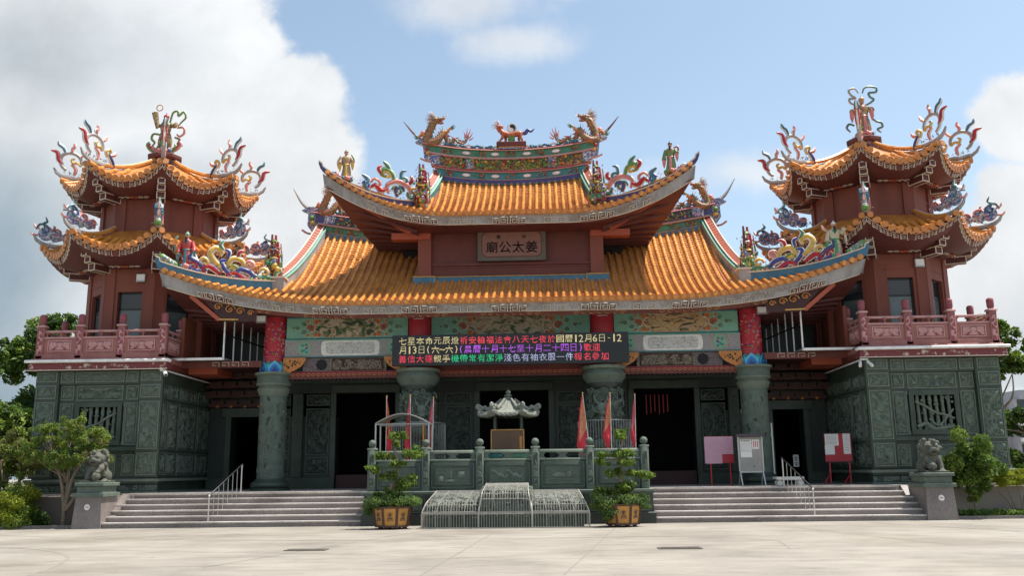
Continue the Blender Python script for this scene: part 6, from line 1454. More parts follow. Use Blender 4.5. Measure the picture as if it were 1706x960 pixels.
# small green bowls behind the middle panel
for i, (x, lb) in enumerate(((-.55, 'blue-green'), (.38, 'pale green'))):
    m = MB(); m.use(teal if i == 0 else mint).lathe((x, 28.2, H), [(.16, 0), (.16, .9), (.34, .98), (.36, 1.06), (.30, 1.06), (.28, 1.0)], 16)
    m.use(offw).lathe((x, 28.2, H + 1.03), [(.31, 0), (.0001, .02)], 16); o = m.build('offering_basin', org=(x, 28.2, H), smooth=40); tag(o, '%s basin on a stand seen through the middle bay of the balustrade' % lb, 'basin', 'basins behind the balustrade')
# ------------------------------------------------------------------ flags
fl_r = mat('flag_red', (.62, .03, .05), .7, .12, 6); fl_o = mat('flag_orange', (.60, .24, .12), .7, .15, 6); fl_p = mat('flag_pink', (.60, .18, .22), .7, .15, 8)
def flag(x, y, ztop, w, h, lean, sd, mats, label, foldm):
    t = thing('temple_flag', label, 'flag', (x - lean, y, H), 'triangular flags behind the balustrade')
    top = Vector((x, y, ztop)); bot = Vector((x - lean, y, H)); m = MB(); m.use(offw).tube([bot, top + (top - bot).normalized() * .04], .014, 6); m.use(gold).ball(top + Vector((0, 0, .05)), .03, 6, 5); m.build('pole', t)
    m = MB(); k = 14; A = []; d = (bot - top).normalized()
    for i in range(k):
        f = i / (k - 1); row = []; p = top + d * (h * f * .80 + .02); wd = w * (.10 + 1.15 * f) * (1 if f < .78 else 1 - (f - .78) * 3.4)
        for j in range(6): g = j / 5; row.append(p + Vector((sd * wd * g, -.05 * math.sin(g * 7 + f * 4) * (.3 + f), -h * (.10 + .42 * f) * g * f)))
        A.append(row)
    m.use(mats[0]); a0 = m.cur; m.use(mats[1]); a1 = m.cur; fm = np.full((k - 1, 5), a1); fm[:, -1] = a0; fm[0, :] = a0; fm[-3:, :] = a0; m.grid(A, False, fm)
    m.build('cloth', t, smooth=60)
    m = MB(); rn = random.Random(int(x * 100)); m.use(foldm)
    for i in range(5):
        f = .3 + i * .11; p = top + d * (h * f * .8) + Vector((sd * w * .42, -.075, -h * .10 * f))
        for q in range(3): m.bar(p + Vector((rn.uniform(-.03, .03), 0, rn.uniform(-.04, .04))), p + Vector((rn.uniform(-.03, .03), 0, rn.uniform(-.04, .04))), .01, .004)
    m.build('lettering', t)
YF = 29.5
flag(-3.98, YF, 3.90, .20, 1.5, .0, 1, (fl_r, fl_o), 'orange triangular flag, leftmost of the three by the left canopy', ink)
flag(-3.20, YF - .1, 3.90, .20, 1.6, -.06, -1, (fl_r, fl_p), 'pink and red striped flag, middle one of the three near the left canopy', fl_r)
flag(-2.46, YF, 3.84, .24, 1.9, .05, -1, (fl_r, fl_p), 'pink and red flag right of the left canopy, in front of the left dragon column', fl_r)
flag(2.35, YF, 3.90, .34, 1.7, -.30, -1, (fl_r, fl_o), 'wide orange flag with red border leaning left of the right dragon column', fl_r)
flag(3.22, YF - .1, 3.88, .28, 1.35, .0, -1, (fl_r, fl_o), 'orange flag with red lettering hanging before the right dragon column', fl_r)
flag(4.02, YF, 3.84, .17, 1.3, .05, -1, (fl_r, fl_p), 'slim pink flag with red edge at the right end of the balustrade', fl_r)
# canopy and column cages
t = thing('offering_canopy', 'small arched canopy on thin posts behind the left end of the balustrade', 'canopy', (-3.35, 29.0, H))
m = MB(); m.use(mat('canopy_sheet', (.20, .185, .15), .35, .15, 4)); arc = [(-4.18 + 1.7 * i / 12, 3.02 + .30 * math.sin(PI * i / 12)) for i in range(13)]
m.sheet([[(x, 28.6, z) for x, z in arc], [(x, 29.5, z) for x, z in arc]], .02, (0, 0, -1)); m.build('arched_roof', t, smooth=50)
m = MB(); m.use(galv)
for y in (28.62, 29.48):
    m.tube([(x, y, z) for x, z in arc], .018, 5); m.tube([(-4.18, y, 3.0), (-2.48, y, 3.0)], .018, 5); m.tube([(-4.18, y, 2.1), (-2.48, y, 2.1)], .014, 5)
    for x in (-4.16, -2.50): m.tube([(x, y, H), (x, y, 3.0)], .025, 6)
m.use(orange).bar((-2.66, 28.6, 2.2), (-2.66, 28.6, 2.95), .05); m.build('frame', t)
for sd in (-1, 1):
    t = thing('column_cage', 'wire mesh cage around the foot of the %s dragon column' % ('left' if sd < 0 else 'right'), 'cage', (sd * 3.15, 30.9, H), 'mesh cages round the dragon columns')
    m = MB(); m.use(galv); R_ = .92
    for z in (1.02, 2.1, 3.12): m = MB(); m.use(galv).tube([(sd * 3.15 + R_ * math.cos(a), 30.9 + R_ * math.sin(a), z) for a in np.linspace(0, 2 * PI, 33)], .016, 5); m.build('ring', t)
    m = MB(); m.use(galv)
    for i in range(60): a = 2 * PI * i / 60; m.tube([(sd * 3.15 + R_ * math.cos(a), 30.9 + R_ * math.sin(a), H), (sd * 3.15 + R_ * math.cos(a), 30.9 + R_ * math.sin(a), 3.12)], .005, 3)
    m.build('bars', t)
    m = MB(); m.use(stonec)
# ------------------------------------------------------------------ boards, trolley, rails
def paper_lines(m, x0, x1, z0, z1, y, rows_, cols_, seed, c=ink):
    rn = random.Random(seed); m.use(c)
    for i in range(rows_):
        z = z1 - (z1 - z0) * (i + .7) / (rows_ + .4); x = x0 + .02
        while x < x1 - .03: w = rn.uniform(.01, .035); m.box(x, min(x + w, x1 - .01), y - .0015, y, z - .006, z + .006); x += w + rn.uniform(.006, .02)
t = thing('notice_board', 'red notice stand almost covered by pale pink sheets, left of the grey stand', 'notice board', (6.85, 30.6, H))
pinkp = mat('pink_paper', (.52, .30, .37), .8, .06, 3)
m = MB(); m.use(brightred).box(6.36, 7.28, 30.6, 30.63, 1.70, 2.56); 
for x in (6.52, 7.15): m.bar((x, 30.62, H), (x, 30.62, 1.72), .04)
m.build('frame', t); m = MB(); m.use(pinkp).box(6.34, 6.90, 30.585, 30.598, 1.68, 2.55); m.box(6.90, 7.27, 30.585, 30.598, 1.98, 2.55); m.use(mat('pink_paper_line', (.40, .2, .27), .8)); 
for i in range(22): m.box(6.38 + i * .04, 6.385 + i * .04, 30.583, 30.585, 2.0 + .02 * (i % 3), 2.5)
m.build('pink_sheets', t)
t = thing('notice_stand', 'grey notice stand with small roof and white sheet before the right outer column', 'notice board', (7.75, 30.0, H))
m = MB(); m.use(mat('grey_panel', (.30, .28, .25), .6, .1, 2)).box(7.32, 8.08, 30.0, 30.03, 1.42, 2.50); m.use(galv)
for a, b in ((7.30, 7.34), (8.06, 8.10)): m.box(a, b, 29.98, 30.03, 1.38, 2.52)
m.box(7.30, 8.10, 29.98, 30.03, 1.38, 1.42); m.build('panel', t)
m = MB(); m.use(mat('stand_roof', (.06, .045, .05), .6)).bbox(7.24, 8.16, 29.86, 30.12, 2.52, 2.60, .015); m.build('roof', t)
for x in (7.34, 8.06): m = MB(); m.use(galv).bar((x, 30.0, 1.42), (x - .0, 29.75, H), .035); m.bar((x, 30.03, 1.42), (x, 30.3, H), .035); m.build('leg', t)
m = MB(); m.use(paper).box(7.38, 7.74, 29.985, 29.997, 1.86, 2.42); m.use(paper).box(7.76, 7.98, 29.985, 29.997, 2.12, 2.42); paper_lines(m, 7.38, 7.74, 2.02, 2.34, 29.985, 9, 1, 4, mat('grey_ink', (.25, .23, .22), .8)); m.use(ink)
for i in range(6): m.box(7.41 + i * .05, 7.44 + i * .05, 29.983, 29.985, 2.36, 2.40)
m.use(brightred)
for i in range(3): m.box(7.80 + i * .06, 7.825 + i * .06, 29.983, 29.985, 2.17, 2.38)
m.use(ink).ball((7.78, 29.98, 1.58), .02, 6, 4); m.build('sheets', t)
t = thing('red_notice_board', 'slanting bright red notice board with white sheets near the right side door', 'notice board', (10.75, 30.9, H))
Mz = Matrix.Rotation(rad(-18), 3, 'Z')
def rb(m, x, z, ex, ez, y=0, ey=.03): m.obox(Vector((10.8, 31.0, 0)) + Mz @ Vector((x, y, 0)) + Vector((0, 0, z - .06 * x * 0)), (ex, ey, ez), M=Mz @ Matrix.Rotation(rad(0), 3, 'Y'))
m = MB(); m.use(brightred); rb(m, 0, 2.15, .84, .94); m.use(darkred); rb(m, 0, 1.69, .86, .03, -.01, .05); rb(m, 0, 2.62, .86, .03, -.01, .05); m.build('panel', t)
for x in (-.30, .32):
    m = MB(); m.use(brightred); rb(m, x, 1.32, .05, .74, .02, .04); p = Vector((10.8, 31.0, 0)) + Mz @ Vector((x, 0, 0)); m.bar(p + Vector((0, 0, 1.3)), p + Mz @ Vector((-.22, -.25, 0)) + Vector((0, 0, H)), .035); m.bar(p + Vector((0, 0, 1.3)), p + Mz @ Vector((.0, .3, 0)) + Vector((0, 0, H)), .035); m.build('leg', t)
m = MB(); m.use(paper); rb(m, -.18, 2.42, .42, .40, -.022, .006); rb(m, -.26, 2.08, .30, .30, -.022, .006); rb(m, .28, 2.28, .22, .68, -.022, .006); m.use(MATS['grey_ink'])
for i in range(8): rb(m, -.19, 2.56 - .04 * i, .34, .010, -.028, .004); rb(m, .28, 2.56 - .07 * i, .16, .012, -.028, .004)
m.build('sheets', t)
t = thing('folding_door_panel', 'tall grey-green door panel standing open beside the right side door', 'door panel', (8.6, 31.2, H))
m = MB(); m.use(mat('grey_green_panel', (.11, .14, .125), .5, .1, 2)).obox((8.55, 31.35, 2.05), (.34, .05, 2.05), rz=rad(35)); m.use(galv).bar((8.72, 31.25, H + .03), (8.72, 31.25, 3.0), .045); m.build('panel', t)
t = thing('flat_trolley', 'low white flatbed trolley on small wheels beside the right handrail', 'trolley', (8.75, 29.6, H))
m = MB(); m.use(offw).bbox(8.3, 9.15, 29.3, 29.8, H + .20, H + .27, .01); m.use(galv).box(8.32, 9.13, 29.29, 29.30, H + .17, H + .2); m.build('deck', t)
for x in (8.42, 9.05):
    for y in (29.38, 29.72): m = MB(); m.use(white).lathe((0, 0, 0), [(.0, 0)], 3, cap=False) if False else None; m = MB(); m.use(offw).tube([(x, y - .025, H + .085), (x, y + .025, H + .085)], .085, 14); m.use(galv).box(x - .03, x + .03, y - .035, y + .035, H + .15, H + .2); m.build('wheel', t, smooth=40)
m = MB(); m.use(paper).box(10.05, 10.25, YW - .18, YW - .165, 1.55, 1.98); m.use(ink)
for (a, b, c, d) in ((10.1, 10.2, 1.86, 1.88), (10.12, 10.19, 1.78, 1.80), (10.14, 10.16, 1.75, 1.92), (10.1, 10.2, 1.68, 1.70), (10.13, 10.17, 1.6, 1.66)): m.box(a, b, YW - .185, YW - .18, c, d)
o = m.build('wall_sign', org=(10.15, YW - .17, 1.55)); tag(o, 'small white sign with dark marks right of the right side door', 'sign')
def handrail(s, label):
    t = thing('handrail', label, 'handrail', (s * 8.75, 27.9, 0), 'steel handrails on the steps')
    a = Vector((s * 8.82, 27.28, .02)); b = Vector((s * 8.40, 28.85, H)); m = MB(); m.use(metal)
    cap = MATS.get('rail_cap') or mat('rail_cap', (.8, .8, .78), .3)
    for p, hh in ((a, .88), (b, .82)): m = MB(); m.use(metal).tube([p, p + Vector((0, 0, hh))], .022, 8); m.use(cap).ball(p + Vector((0, 0, hh + .01)), .03, 8, 6); m.build('end_post', t, smooth=50)
    m = MB(); m.use(black).tube([a + Vector((0, 0, .90)), b + Vector((-s * .06, -.14, .86)), b + Vector((0, 0, .84))], .022, 8); m.build('rail', t, smooth=50)
    for i in range(1, 7):
        m = MB(); m.use(metal); f = i / 7; p = a.lerp(b, f); k = min(5, int((p.y - 27.2) / .3)); zz = RS * (k + 1) if p.y > 27.2 else 0; m.tube([(p.x, p.y, zz), (p.x, p.y, a.z + .88 + (b.z - .06 - a.z) * f)], .010, 5); m.build('baluster', t)
handrail(-1, 'steel stair handrail with black top rail on the left flight')
handrail(1, 'steel stair handrail with black top rail on the right flight')
for (x, y, lb) in ((-3.72, 18.85, 'left'), (3.68, 18.45, 'right')):
    t = thing('drain_grate', 'rusty slotted drain grate set in the concrete at the lower %s of the photo' % lb, 'drain grate', (x, y, 0), 'drain grates in the plaza')
    m = MB(); gm_ = MATS.get('grate_iron') or mat('grate_iron', (.13, .115, .09), .7, .3, 12)
    m.use(dark).box(x - .4, x + .4, y - .17, y + .17, .003, .006); m.use(gm_)
    for a, b, c, d in ((-.42, .42, -.19, -.16), (-.42, .42, .16, .19), (-.42, -.38, -.16, .16), (.38, .42, -.16, .16)): m.box(x + a, x + b, y + c, y + d, .003, .016)
    for i in range(17): m.box(x - .37 + i * .046, x - .35 + i * .046, y - .16, y + .16, .006, .014)
    m.box(x - .38, x + .38, y - .01, y + .01, .007, .0155)
    m.build('grate', t)
# floodlights and camera
def flood(x, y, z, label, w=.34, h=.26):
    t = thing('floodlight', label, 'floodlight', (x, y, z), 'white floodlights on the front')
    m = MB(); m.use(galv).bbox(x - w / 2, x + w / 2, y, y + .1, z, z + h, .01); m.box(x - .03, x + .03, y + .1, y + .3, z + .05, z + .1); m.build('housing', t)
    m = MB(); m.use(white).box(x - w / 2 + .02, x + w / 2 - .02, y - .008, y - .001, z + .05, z + h - .02); m.use(galv).box(x - w / 2 + .02, x + w / 2 - .02, y - .006, y - .001, z + .02, z + .045); m.build('lens', t)
flood(-8.55, 30.6, 6.62, 'floodlight on the red top of the left outer column'); flood(8.52, 30.6, 6.62, 'floodlight on the red top of the right outer column')
flood(-12.92, 30.75, 8.18, 'floodlight high on the left tower under its lower roof', .32, .28); flood(13.98, 30.75, 8.18, 'floodlight high on the right tower under its lower roof', .32, .28)
t = thing('security_camera', 'white security camera on the corner of the left tower base', 'camera', (-11.3, 29.4, 4.8))
m = MB(); m.use(white).tube([(-11.32, 29.45, 4.86), (-11.15, 29.2, 4.72)], .06, 10); m.use(black).tube([(-11.15, 29.2, 4.72), (-11.14, 29.18, 4.71)], .045, 10); m.use(offw).bar((-11.45, 29.55, 5.0), (-11.3, 29.42, 4.88), .05); m.use(offw).ball((-11.42, 29.48, 4.95), .08, 8, 6); m.build('body', t, smooth=50)
t = thing('security_camera', 'white twin security camera on the corner of the right tower base', 'camera', (11.3, 29.4, 4.8))
m = MB(); m.use(offw)
for q in (-.12, .12): m.tube([(11.35 + q, 29.45, 4.82), (11.35 + q * 1.6, 29.25, 4.66)], .05, 9)
m.bar((11.25, 29.5, 4.9), (11.5, 29.5, 4.9), .06); m.build('body', t, smooth=50)
# ------------------------------------------------------------------ fused sculpture helper
def fuse(mb, name, parent, mtl, voxel):
    """one continuous carved surface out of overlapping volumes"""
    off = OFF[parent.name]; me = bpy.data.meshes.new(name); A = np.array(mb.v) 
    if mb.mx < 0: A[:, 0] *= -1; mb.f = [f[::-1] for f in mb.f]
    A -= np.array(off); me.from_pydata(A.tolist(), [], mb.f); tmp = bpy.data.objects.new('tmp', me); COL.objects.link(tmp)
    r = tmp.modifiers.new('r', 'REMESH'); r.mode = 'VOXEL'; r.voxel_size = voxel; r.use_smooth_shade = True
    sm = tmp.modifiers.new('s', 'SMOOTH'); sm.iterations = 2; sm.factor = .5
    dg = bpy.context.evaluated_depsgraph_get(); out = bpy.data.meshes.new_from_object(tmp.evaluated_get(dg)); bpy.data.objects.remove(tmp); bpy.data.meshes.remove(me)
    out.name = name; out.materials.clear(); out.materials.append(mtl); o = bpy.data.objects.new(name, out); COL.objects.link(o); o.parent = parent; OFF[o.name] = off; return o
lionm = mat('weathered_lion_stone', (.095, .098, .075), .85, .35, 5, .7, 35)
for s in (-1, 1):
    t = thing('stone_lion', 'carved stone guardian lion with pierced ball on the %s plinth' % ('left' if s < 0 else 'right'), 'stone lion', (s * 12.4, 27.7, 1.33), 'stone lions beside the steps')
    m = MB(s); X, Y_, Z_ = 12.4, 27.68, 1.33
    def b_(x, y, z, r, sx=1, sy=1, sz=1): m.ball((X + x, Y_ + y, Z_ + z), r, 12, 8, sx, sy, sz)
    b_(0, .12, .30, .24, 1.05, 1.25, 1.0); b_(0, -.05, .42, .22, 1.0, .95, 1.15)         # haunch, chest
    b_(-.20, .16, .18, .17, .8, 1.2, 1.1); b_(.20, .16, .18, .17, .8, 1.2, 1.1)
    m.tube([(X + .16, Y_ - .12, Z_ + .45), (X + .20, Y_ - .2, Z_ + .22), (X + .2, Y_ - .26, Z_ + .03)], [.11, .085, .08], 9); b_(.2, -.32, .045, .085, 1.1, 1.3, .7)
    m.tube([(X - .14, Y_ - .12, Z_ + .48), (X - .20, Y_ - .26, Z_ + .40), (X - .14, Y_ - .34, Z_ + .30)], [.11, .085, .07], 9); b_(-.14, -.36, .30, .075, 1.1, 1.1, .8)
    b_(-.26, -.1, .05, .09, 1, 1.3, .7); b_(0, -.1, .70, .225, 1.15, 1.0, .95)           # head
    b_(0, -.28, .63, .14, 1.25, .85, .75); b_(0, -.38, .67, .06, 1.3, .8, .9); b_(-.09, -.30, .76, .055); b_(.09, -.30, .76, .055); b_(0, -.27, .53, .10, 1.1, .9, .5)
    for k in range(26):
        a = k * 2.4; zz = .45 + .50 * (k / 26); rr = .25 * math.sqrt(max(.1, 1 - ((zz - .68) / .34) ** 2)) ; 
        if math.sin(a) < -.35 and zz < .86: continue
        b_(rr * 1.1 * math.cos(a), -.06 + rr * math.sin(a), zz, .075)
    for q in (-1, 1): b_(q * .22, -.08, .86, .06); 
    m.tube([(X, Y_ + .35, Z_ + .2), (X, Y_ + .42, Z_ + .45), (X + .04, Y_ + .34, Z_ + .66)], [.07, .1, .05], 8)
    m.box(X - .34, X + .34, Y_ - .48, Y_ + .44, Z_ - .0, Z_ + .05)
    fuse(m, 'lion_body', t, lionm, .016)
    m = MB(s); m.use(lionm).ball((X - .12, Y_ - .38, Z_ + .17), .13, 14, 10); m.use(dark)
    for (dx, dz) in ((-.05, .05), (.05, .05), (-.05, -.05), (.05, -.05), (0, 0)): m.ball((X - .12 + dx, Y_ - .49 + abs(dx) * .3, Z_ + .17 + dz), .024, 7, 5)
    m.build('pierced_ball', t, smooth=60)
    m = MB(s); m.use(dark); m.ball((X, Y_ - .375, Z_ + .585), .075, 8, 5, 1.3, .5, .35); m.build('mouth', t)
# ------------------------------------------------------------------ porcelain figures
def figure(name, label, x, y, z, h, robe, trim, hat, face=0.0, arms=((-.18, -.08, .5), (.18, -.1, .55)), beard=black, ribbons=None, group=None, base=leafg, legs=False, extra=None):
    t = thing(name, label, 'statue', (x, y, z), group)
    Mr = Matrix.Rotation(face, 3, 'Z')
    def W(p): return Vector((x, y, z)) + Mr @ (Vector(p) * h)
    def loft(m, rings, n=14):
        V = []
        for (cx_, cy_, zz, rx, ry) in rings:
            for j in range(n): a = 2 * PI * j / n; k = 1 + .06 * math.cos(5 * a + zz * 9) * (zz < .45); V.append(W((cx_ + rx * k * math.cos(a), cy_ + ry * k * math.sin(a), zz)))
        F = [(i * n + j, i * n + (j + 1) % n, (i + 1) * n + (j + 1) % n, (i + 1) * n + j) for i in range(len(rings) - 1) for j in range(n)] + [tuple(range(n - 1, -1, -1)), tuple((len(rings) - 1) * n + j for j in range(n))]
        m.add(V, F)
    m = MB(); m.use(robe); sw = .02
    if legs:
        for q in (-1, 1): m.tube([W((q * .06, 0, .47)), W((q * .10 + (.05 if q > 0 else 0), -.03 - .05 * (q > 0), .26)), W((q * .10, .0, .05))], [h * .075, h * .06, h * .045], 9)
        loft(m, [(0, 0, .34, .17, .12), (0, 0, .42, .14, .11), (0, 0, .50, .10, .08), (0, 0, .60, .125, .09), (0, 0, .70, .15, .09), (0, 0, .76, .12, .075), (0, 0, .80, .05, .045), (0, 0, .86, .04, .04)])
    else:
        loft(m, [(0, 0, .04, .16, .13), (0, 0, .08, .17, .14), (sw, 0, .25, .145, .12), (sw, 0, .42, .12, .10), (0, 0, .50, .11, .085), (0, 0, .60, .13, .095), (0, 0, .70, .15, .095), (0, 0, .76, .125, .08), (0, 0, .80, .05, .045), (0, 0, .86, .04, .04)])
    m.use(trim)
    for i, (ax, ay, az) in enumerate(arms):
        q = -1 if i == 0 else 1; sh = (q * .135, 0, .73); el = (q * .19, -.02, (.73 + az) / 2 - .03 if az < .75 else .66)
        m.use(robe).tube([W(sh), W(el), W(((el[0] + ax) / 2, (el[1] + ay) / 2, (el[2] + az) / 2)), W((ax, ay, az))], [h * .05, h * .052, h * .062, h * .075], 9)
        m.use(skin_m).ball(W((ax, ay - .02, az)), h * .028, 7, 5)
        if az < .75 and not legs: m.use(trim).tube([W((ax, ay, az)), W((ax * 1.05, ay, az - .14)), W((ax * 1.05, ay, az - .26))], [h * .06, h * .05, h * .012], 7, .5)
    m.use(trim).tube([W((.11 * math.cos(a), .09 * math.sin(a), .505)) for a in np.linspace(0, 2 * PI, 13)], h * .018, 5); m.tube([W((0, -.10, .5)), W((0, -.125, .3)), W((0, -.14, .1))], [h * .03, h * .04, h * .05], 6, .5)
    m.use(trim).tube([W((-.06, -.085, .76)), W((0, -.105, .64)), W((.06, -.085, .76))], h * .014, 5)
    m.use(skin_m).ball(W((0, -.005, .885)), h * .062, 12, 8, .9, 1.0, 1.15); m.ball(W((0, -.068, .88)), h * .012, 6, 4)
    for q in (-1, 1): m.ball(W((q * .058, 0, .885)), h * .014, 5, 4); m.use(black).ball(W((q * .022, -.062, .90)), h * .008, 5, 4); m.use(skin_m)
    m.use(brightred).ball(W((0, -.066, .857)), h * .01, 5, 3)
    m.build('figure', t, smooth=60)
    m = MB(); m.use(hat).lathe(W((0, 0, .915)), [(h * .066, 0), (h * .07, h * .02), (h * .05, h * .05), (h * .03, h * .07), (h * .012, h * .09), (h * .012, h * .11)], 10); m.ball(W((.0, .05, .95)), h * .035, 7, 5); m.build('headdress', t, smooth=50)
    if beard: m = MB(); m.use(beard).tube([W((0, -.06, .85)), W((0, -.10, .76)), W((0, -.105, .66))], [h * .035, h * .032, h * .006], 7, .6); m.build('beard', t, smooth=60)
    m = MB(); rn = random.Random(int(x * 7 + z)); 
    for i in range(12): a = i * 2.4; m.use([base, chips2, pinkg, base][i % 4]).ball(W((.16 * math.cos(a), .13 * math.sin(a), .02 + .02 * (i % 3))), h * .07, 7, 5)
    sprinkle(m, [W((.2 * math.cos(i), .1 * math.sin(i), .06)) for i in range(8)], h * .12, 60, [offw, pinkg, base, yellow], 9, .028); m.build('base', t, smooth=60)
    if ribbons:
        for pts, mm in ribbons: m = MB(); curl(m, [W((a, .03, b)) for a, b in pts], h * .030, h * .03, mm, offw, 4, tuple(Mr @ Vector((0, 1, 0))), .5); m.build('ribbon', t, smooth=60)
    if extra: extra(t, W, h)
    return t
def ring_extra(t, W, h):
    m = MB(); c = (-.17, -.02, 1.16); m.use(gold).tube([W((c[0] + .075 * math.cos(a), c[1], c[2] + .075 * math.sin(a))) for a in np.linspace(0, 2 * PI, 17)], h * .012, 5); m.build('held_ring', t)
    m = MB()
    for i in range(9):
        a = PI * (i / 8) ; P = [W((.12 * math.cos(a), 0, .05)), W((.30 * math.cos(a), -.02, .10 + .04 * math.sin(i * 2))), W((.40 * math.cos(a), -.03, .22 - .1 * abs(math.sin(a)))), W((.36 * math.cos(a), -.03, .30 - .1 * abs(math.sin(a))))]
        curl(m, P, h * .045, h * .04, [pinkg, brightred, leafg][i % 3], offw, 4, (0, 1, 0), .3)
    m.build('lotus_flame', t, smooth=60)
figure('tower_top_statue', 'gilt dancing figure raising a ring with looping ribbons, on top of the left tower', -13.32, 32.9, 13.66, 1.62, goldfig, leafg, brightred, 0, ((-.26, -.06, 1.02), (.28, -.05, .70)), None,
       [([(.08, .78), (.14, 1.04), (.26, 1.08), (.28, .96), (.40, 1.06), (.46, .92), (.36, .80), (.30, .72)], leafg), ([(.26, .66), (.42, .66), (.44, .52), (.34, .44), (.26, .50)], pinkg), ([(-.16, .50), (-.30, .52), (-.34, .40), (-.26, .30), (-.32, .22)], leafg), ([(.22, .42), (.34, .36), (.30, .24), (.42, .2)], goldfig)],
       'figures crowning the towers', pinkg, True, ring_extra)
figure('tower_top_statue', 'gilt armoured figure framed by two high looping ribbons, on the right tower', 13.32, 32.9, 13.66, 1.62, goldfig, pinkg, gold, 0, ((-.26, -.06, .60), (.16, -.12, .62)), None,
       [([(-.10, .80), (-.24, .86), (-.26, .96), (-.12, .98), (-.22, 1.06), (-.26, 1.18), (-.12, 1.22), (-.04, 1.10)], fasc), ([(.10, .80), (.22, .86), (.30, .94), (.22, 1.0), (.20, 1.1), (.36, 1.12), (.38, 1.22), (.22, 1.26), (.10, 1.22), (.05, 1.10)], teal), ([(.22, .5), (.30, .40), (.42, .36), (.44, .26), (.32, .2), (.40, .12)], teal), ([(-.2, .3), (-.32, .34), (-.38, .24), (-.30, .14)], teal)],
       'figures crowning the towers', pinkg, False, None)
for s in (-1, 1):
    lab = 'left' if s < 0 else 'right'
    m = MB(s); rn = random.Random(3)
    t = thing('corner_finial', 'slender white porcelain spire on a front corner of the %s tower lower roof' % lab, 'finial', (s * (TX - 1.6), 29.15, 9.8), 'spires on the tower roof corners')
    m.use(leafg).lathe((TX - 1.59, 29.15, 9.78), [(.12, 0), (.14, .1), (.05, .16)], 8)
    for i in range(9): m.use([offw, fasc, pinkg][i % 3]).ball((TX - 1.59 + .01 * math.sin(i * 3), 29.15, 9.95 + .085 * i), .085 - .008 * i, 7, 5)
    m.build('spire', t, smooth=60)
# guardians on the hip ends
figure('roof_statue', 'bearded figure in a red robe, at the left tip of the lower roof', -11.02, 29.95, 8.42, 1.30, mat('red_robe', (.42, .04, .035), .5, .2, 8), teal, mint, 0.1, ((-.19, -.06, .42), (.20, -.06, .46)), black, [([(-.22, .40), (-.30, .6), (-.30, .82), (-.24, .9)], mint), ([(.2, .42), (.27, .25), (.22, .1)], offw)], 'figures standing on the roof corners', teal)
figure('roof_statue', 'bearded figure in cream and green raising a hand, right tip of the lower roof', 10.92, 29.95, 8.34, 1.28, mat('cream_robe', (.50, .42, .28), .5, .2, 8), MATS['glazed_green'] if 'glazed_green' in MATS else mat('glazed_green', (.03, .26, .10), .4, .2, 8), offw, -.1, ((-.20, -.05, .44), (.25, -.04, .80)), black, [([(-.16, .76), (-.26, .82), (-.30, .92)], pinkg), ([(.24, .80), (.28, .6), (.30, .36)], cream)], 'figures standing on the roof corners', MATS['glazed_green'])
figure('roof_statue', 'tan seated-looking old figure with drum belly, at the left tip of the upper roof', -5.78, 30.78, 11.72, 1.14, mat('tan_robe', (.33, .22, .12), .5, .25, 10), yellow, MATS['tan_robe'], .2, ((-.18, -.10, .5), (.19, -.08, .58)), None, [([(-.18, .8), (-.26, .6), (-.24, .4)], cream), ([(.16, .86), (.24, .7), (.2, .5)], leafg)], 'figures standing on the roof corners', teal)
figure('roof_statue', 'dark-bearded figure in olive green at the right tip of the upper roof', 5.72, 30.78, 11.72, 1.16, mat('olive_robe', (.14, .20, .06), .5, .25, 10), pinkg, black, -.2, ((-.19, -.04, .42), (.19, -.05, .6)), black, [([(.1, .8), (.22, .84), (.24, .72), (.16, .66)], brightred)], 'figures standing on the roof corners', leafg)
# pavilion groups at the feet of the gable ridges
def grotto(x, y, z, h, seed, label):
    t = thing('roof_grotto', label, 'roof ornament', (x, y, z), 'miniature pavilion groups on the roof'); rn = random.Random(seed)
    m = MB()
    for i in range(16): m.use(rn.choice([leafg, chips2, chips, yellow, green])).ball((x + rn.uniform(-.22, .22), y + rn.uniform(-.15, .15), z + rn.uniform(0, h * .38)), rn.uniform(.08, .14), 7, 5)
    sprinkle(m, [(x, y - .1, z + h * f) for f in (.1, .25, .4, .55, .7)], .3, 200, [leafg, yellow, green, offw, pinkg, brightred], seed, .032); m.build('rockery', t, smooth=60)
    m = MB()
    for (dx, w, hh, mm) in ((-.10, .07, 1.0, burg), (.03, .08, .98, brightred), (.12, .06, .82, brightred), (-.02, .05, .72, leafg), (-.2, .05, .6, burg), (.22, .04, .78, chips)):
        a = Vector((x + dx * 1.3, y, z)); b = Vector((x + dx, y, z + h * hh)); m.use(mm).tube([a, a.lerp(b, .6) + Vector((.02, 0, 0)), b], [w, w * .85, w * .5], 6)
    m.build('pillar', t)
    for k in range(3): m = MB(); zz = z + h * (.42 + .2 * k); m.use([yellow, chips, leafg][k]).lathe((x, y, zz), [(.20 - .04 * k, 0), (.14 - .03 * k, .05), (.05, .10)], 6); m.build('tier_roof', t)
    m = MB()
    for i in range(14): m.use(rn.choice([leafg, green, yellow])).ball((x + rn.uniform(-.3, .3), y - .1, z + h * rn.uniform(.2, .5)), .05, 6, 4)
    m.build('shrub', t)
grotto(-3.14, 31.4, 11.0, 1.5, 1, 'narrow red and green miniature pavilion left of the upper tile field'); grotto(3.14, 31.4, 10.98, 1.5, 2, 'narrow red and green miniature pavilion right of the upper tile field')
grotto(-8.30, 31.0, 8.30, 1.55, 3, 'tall jagged miniature pavilion left of the lower tile field'); grotto(8.25, 31.0, 8.25, 1.55, 4, 'tall jagged miniature pavilion right of the lower tile field')
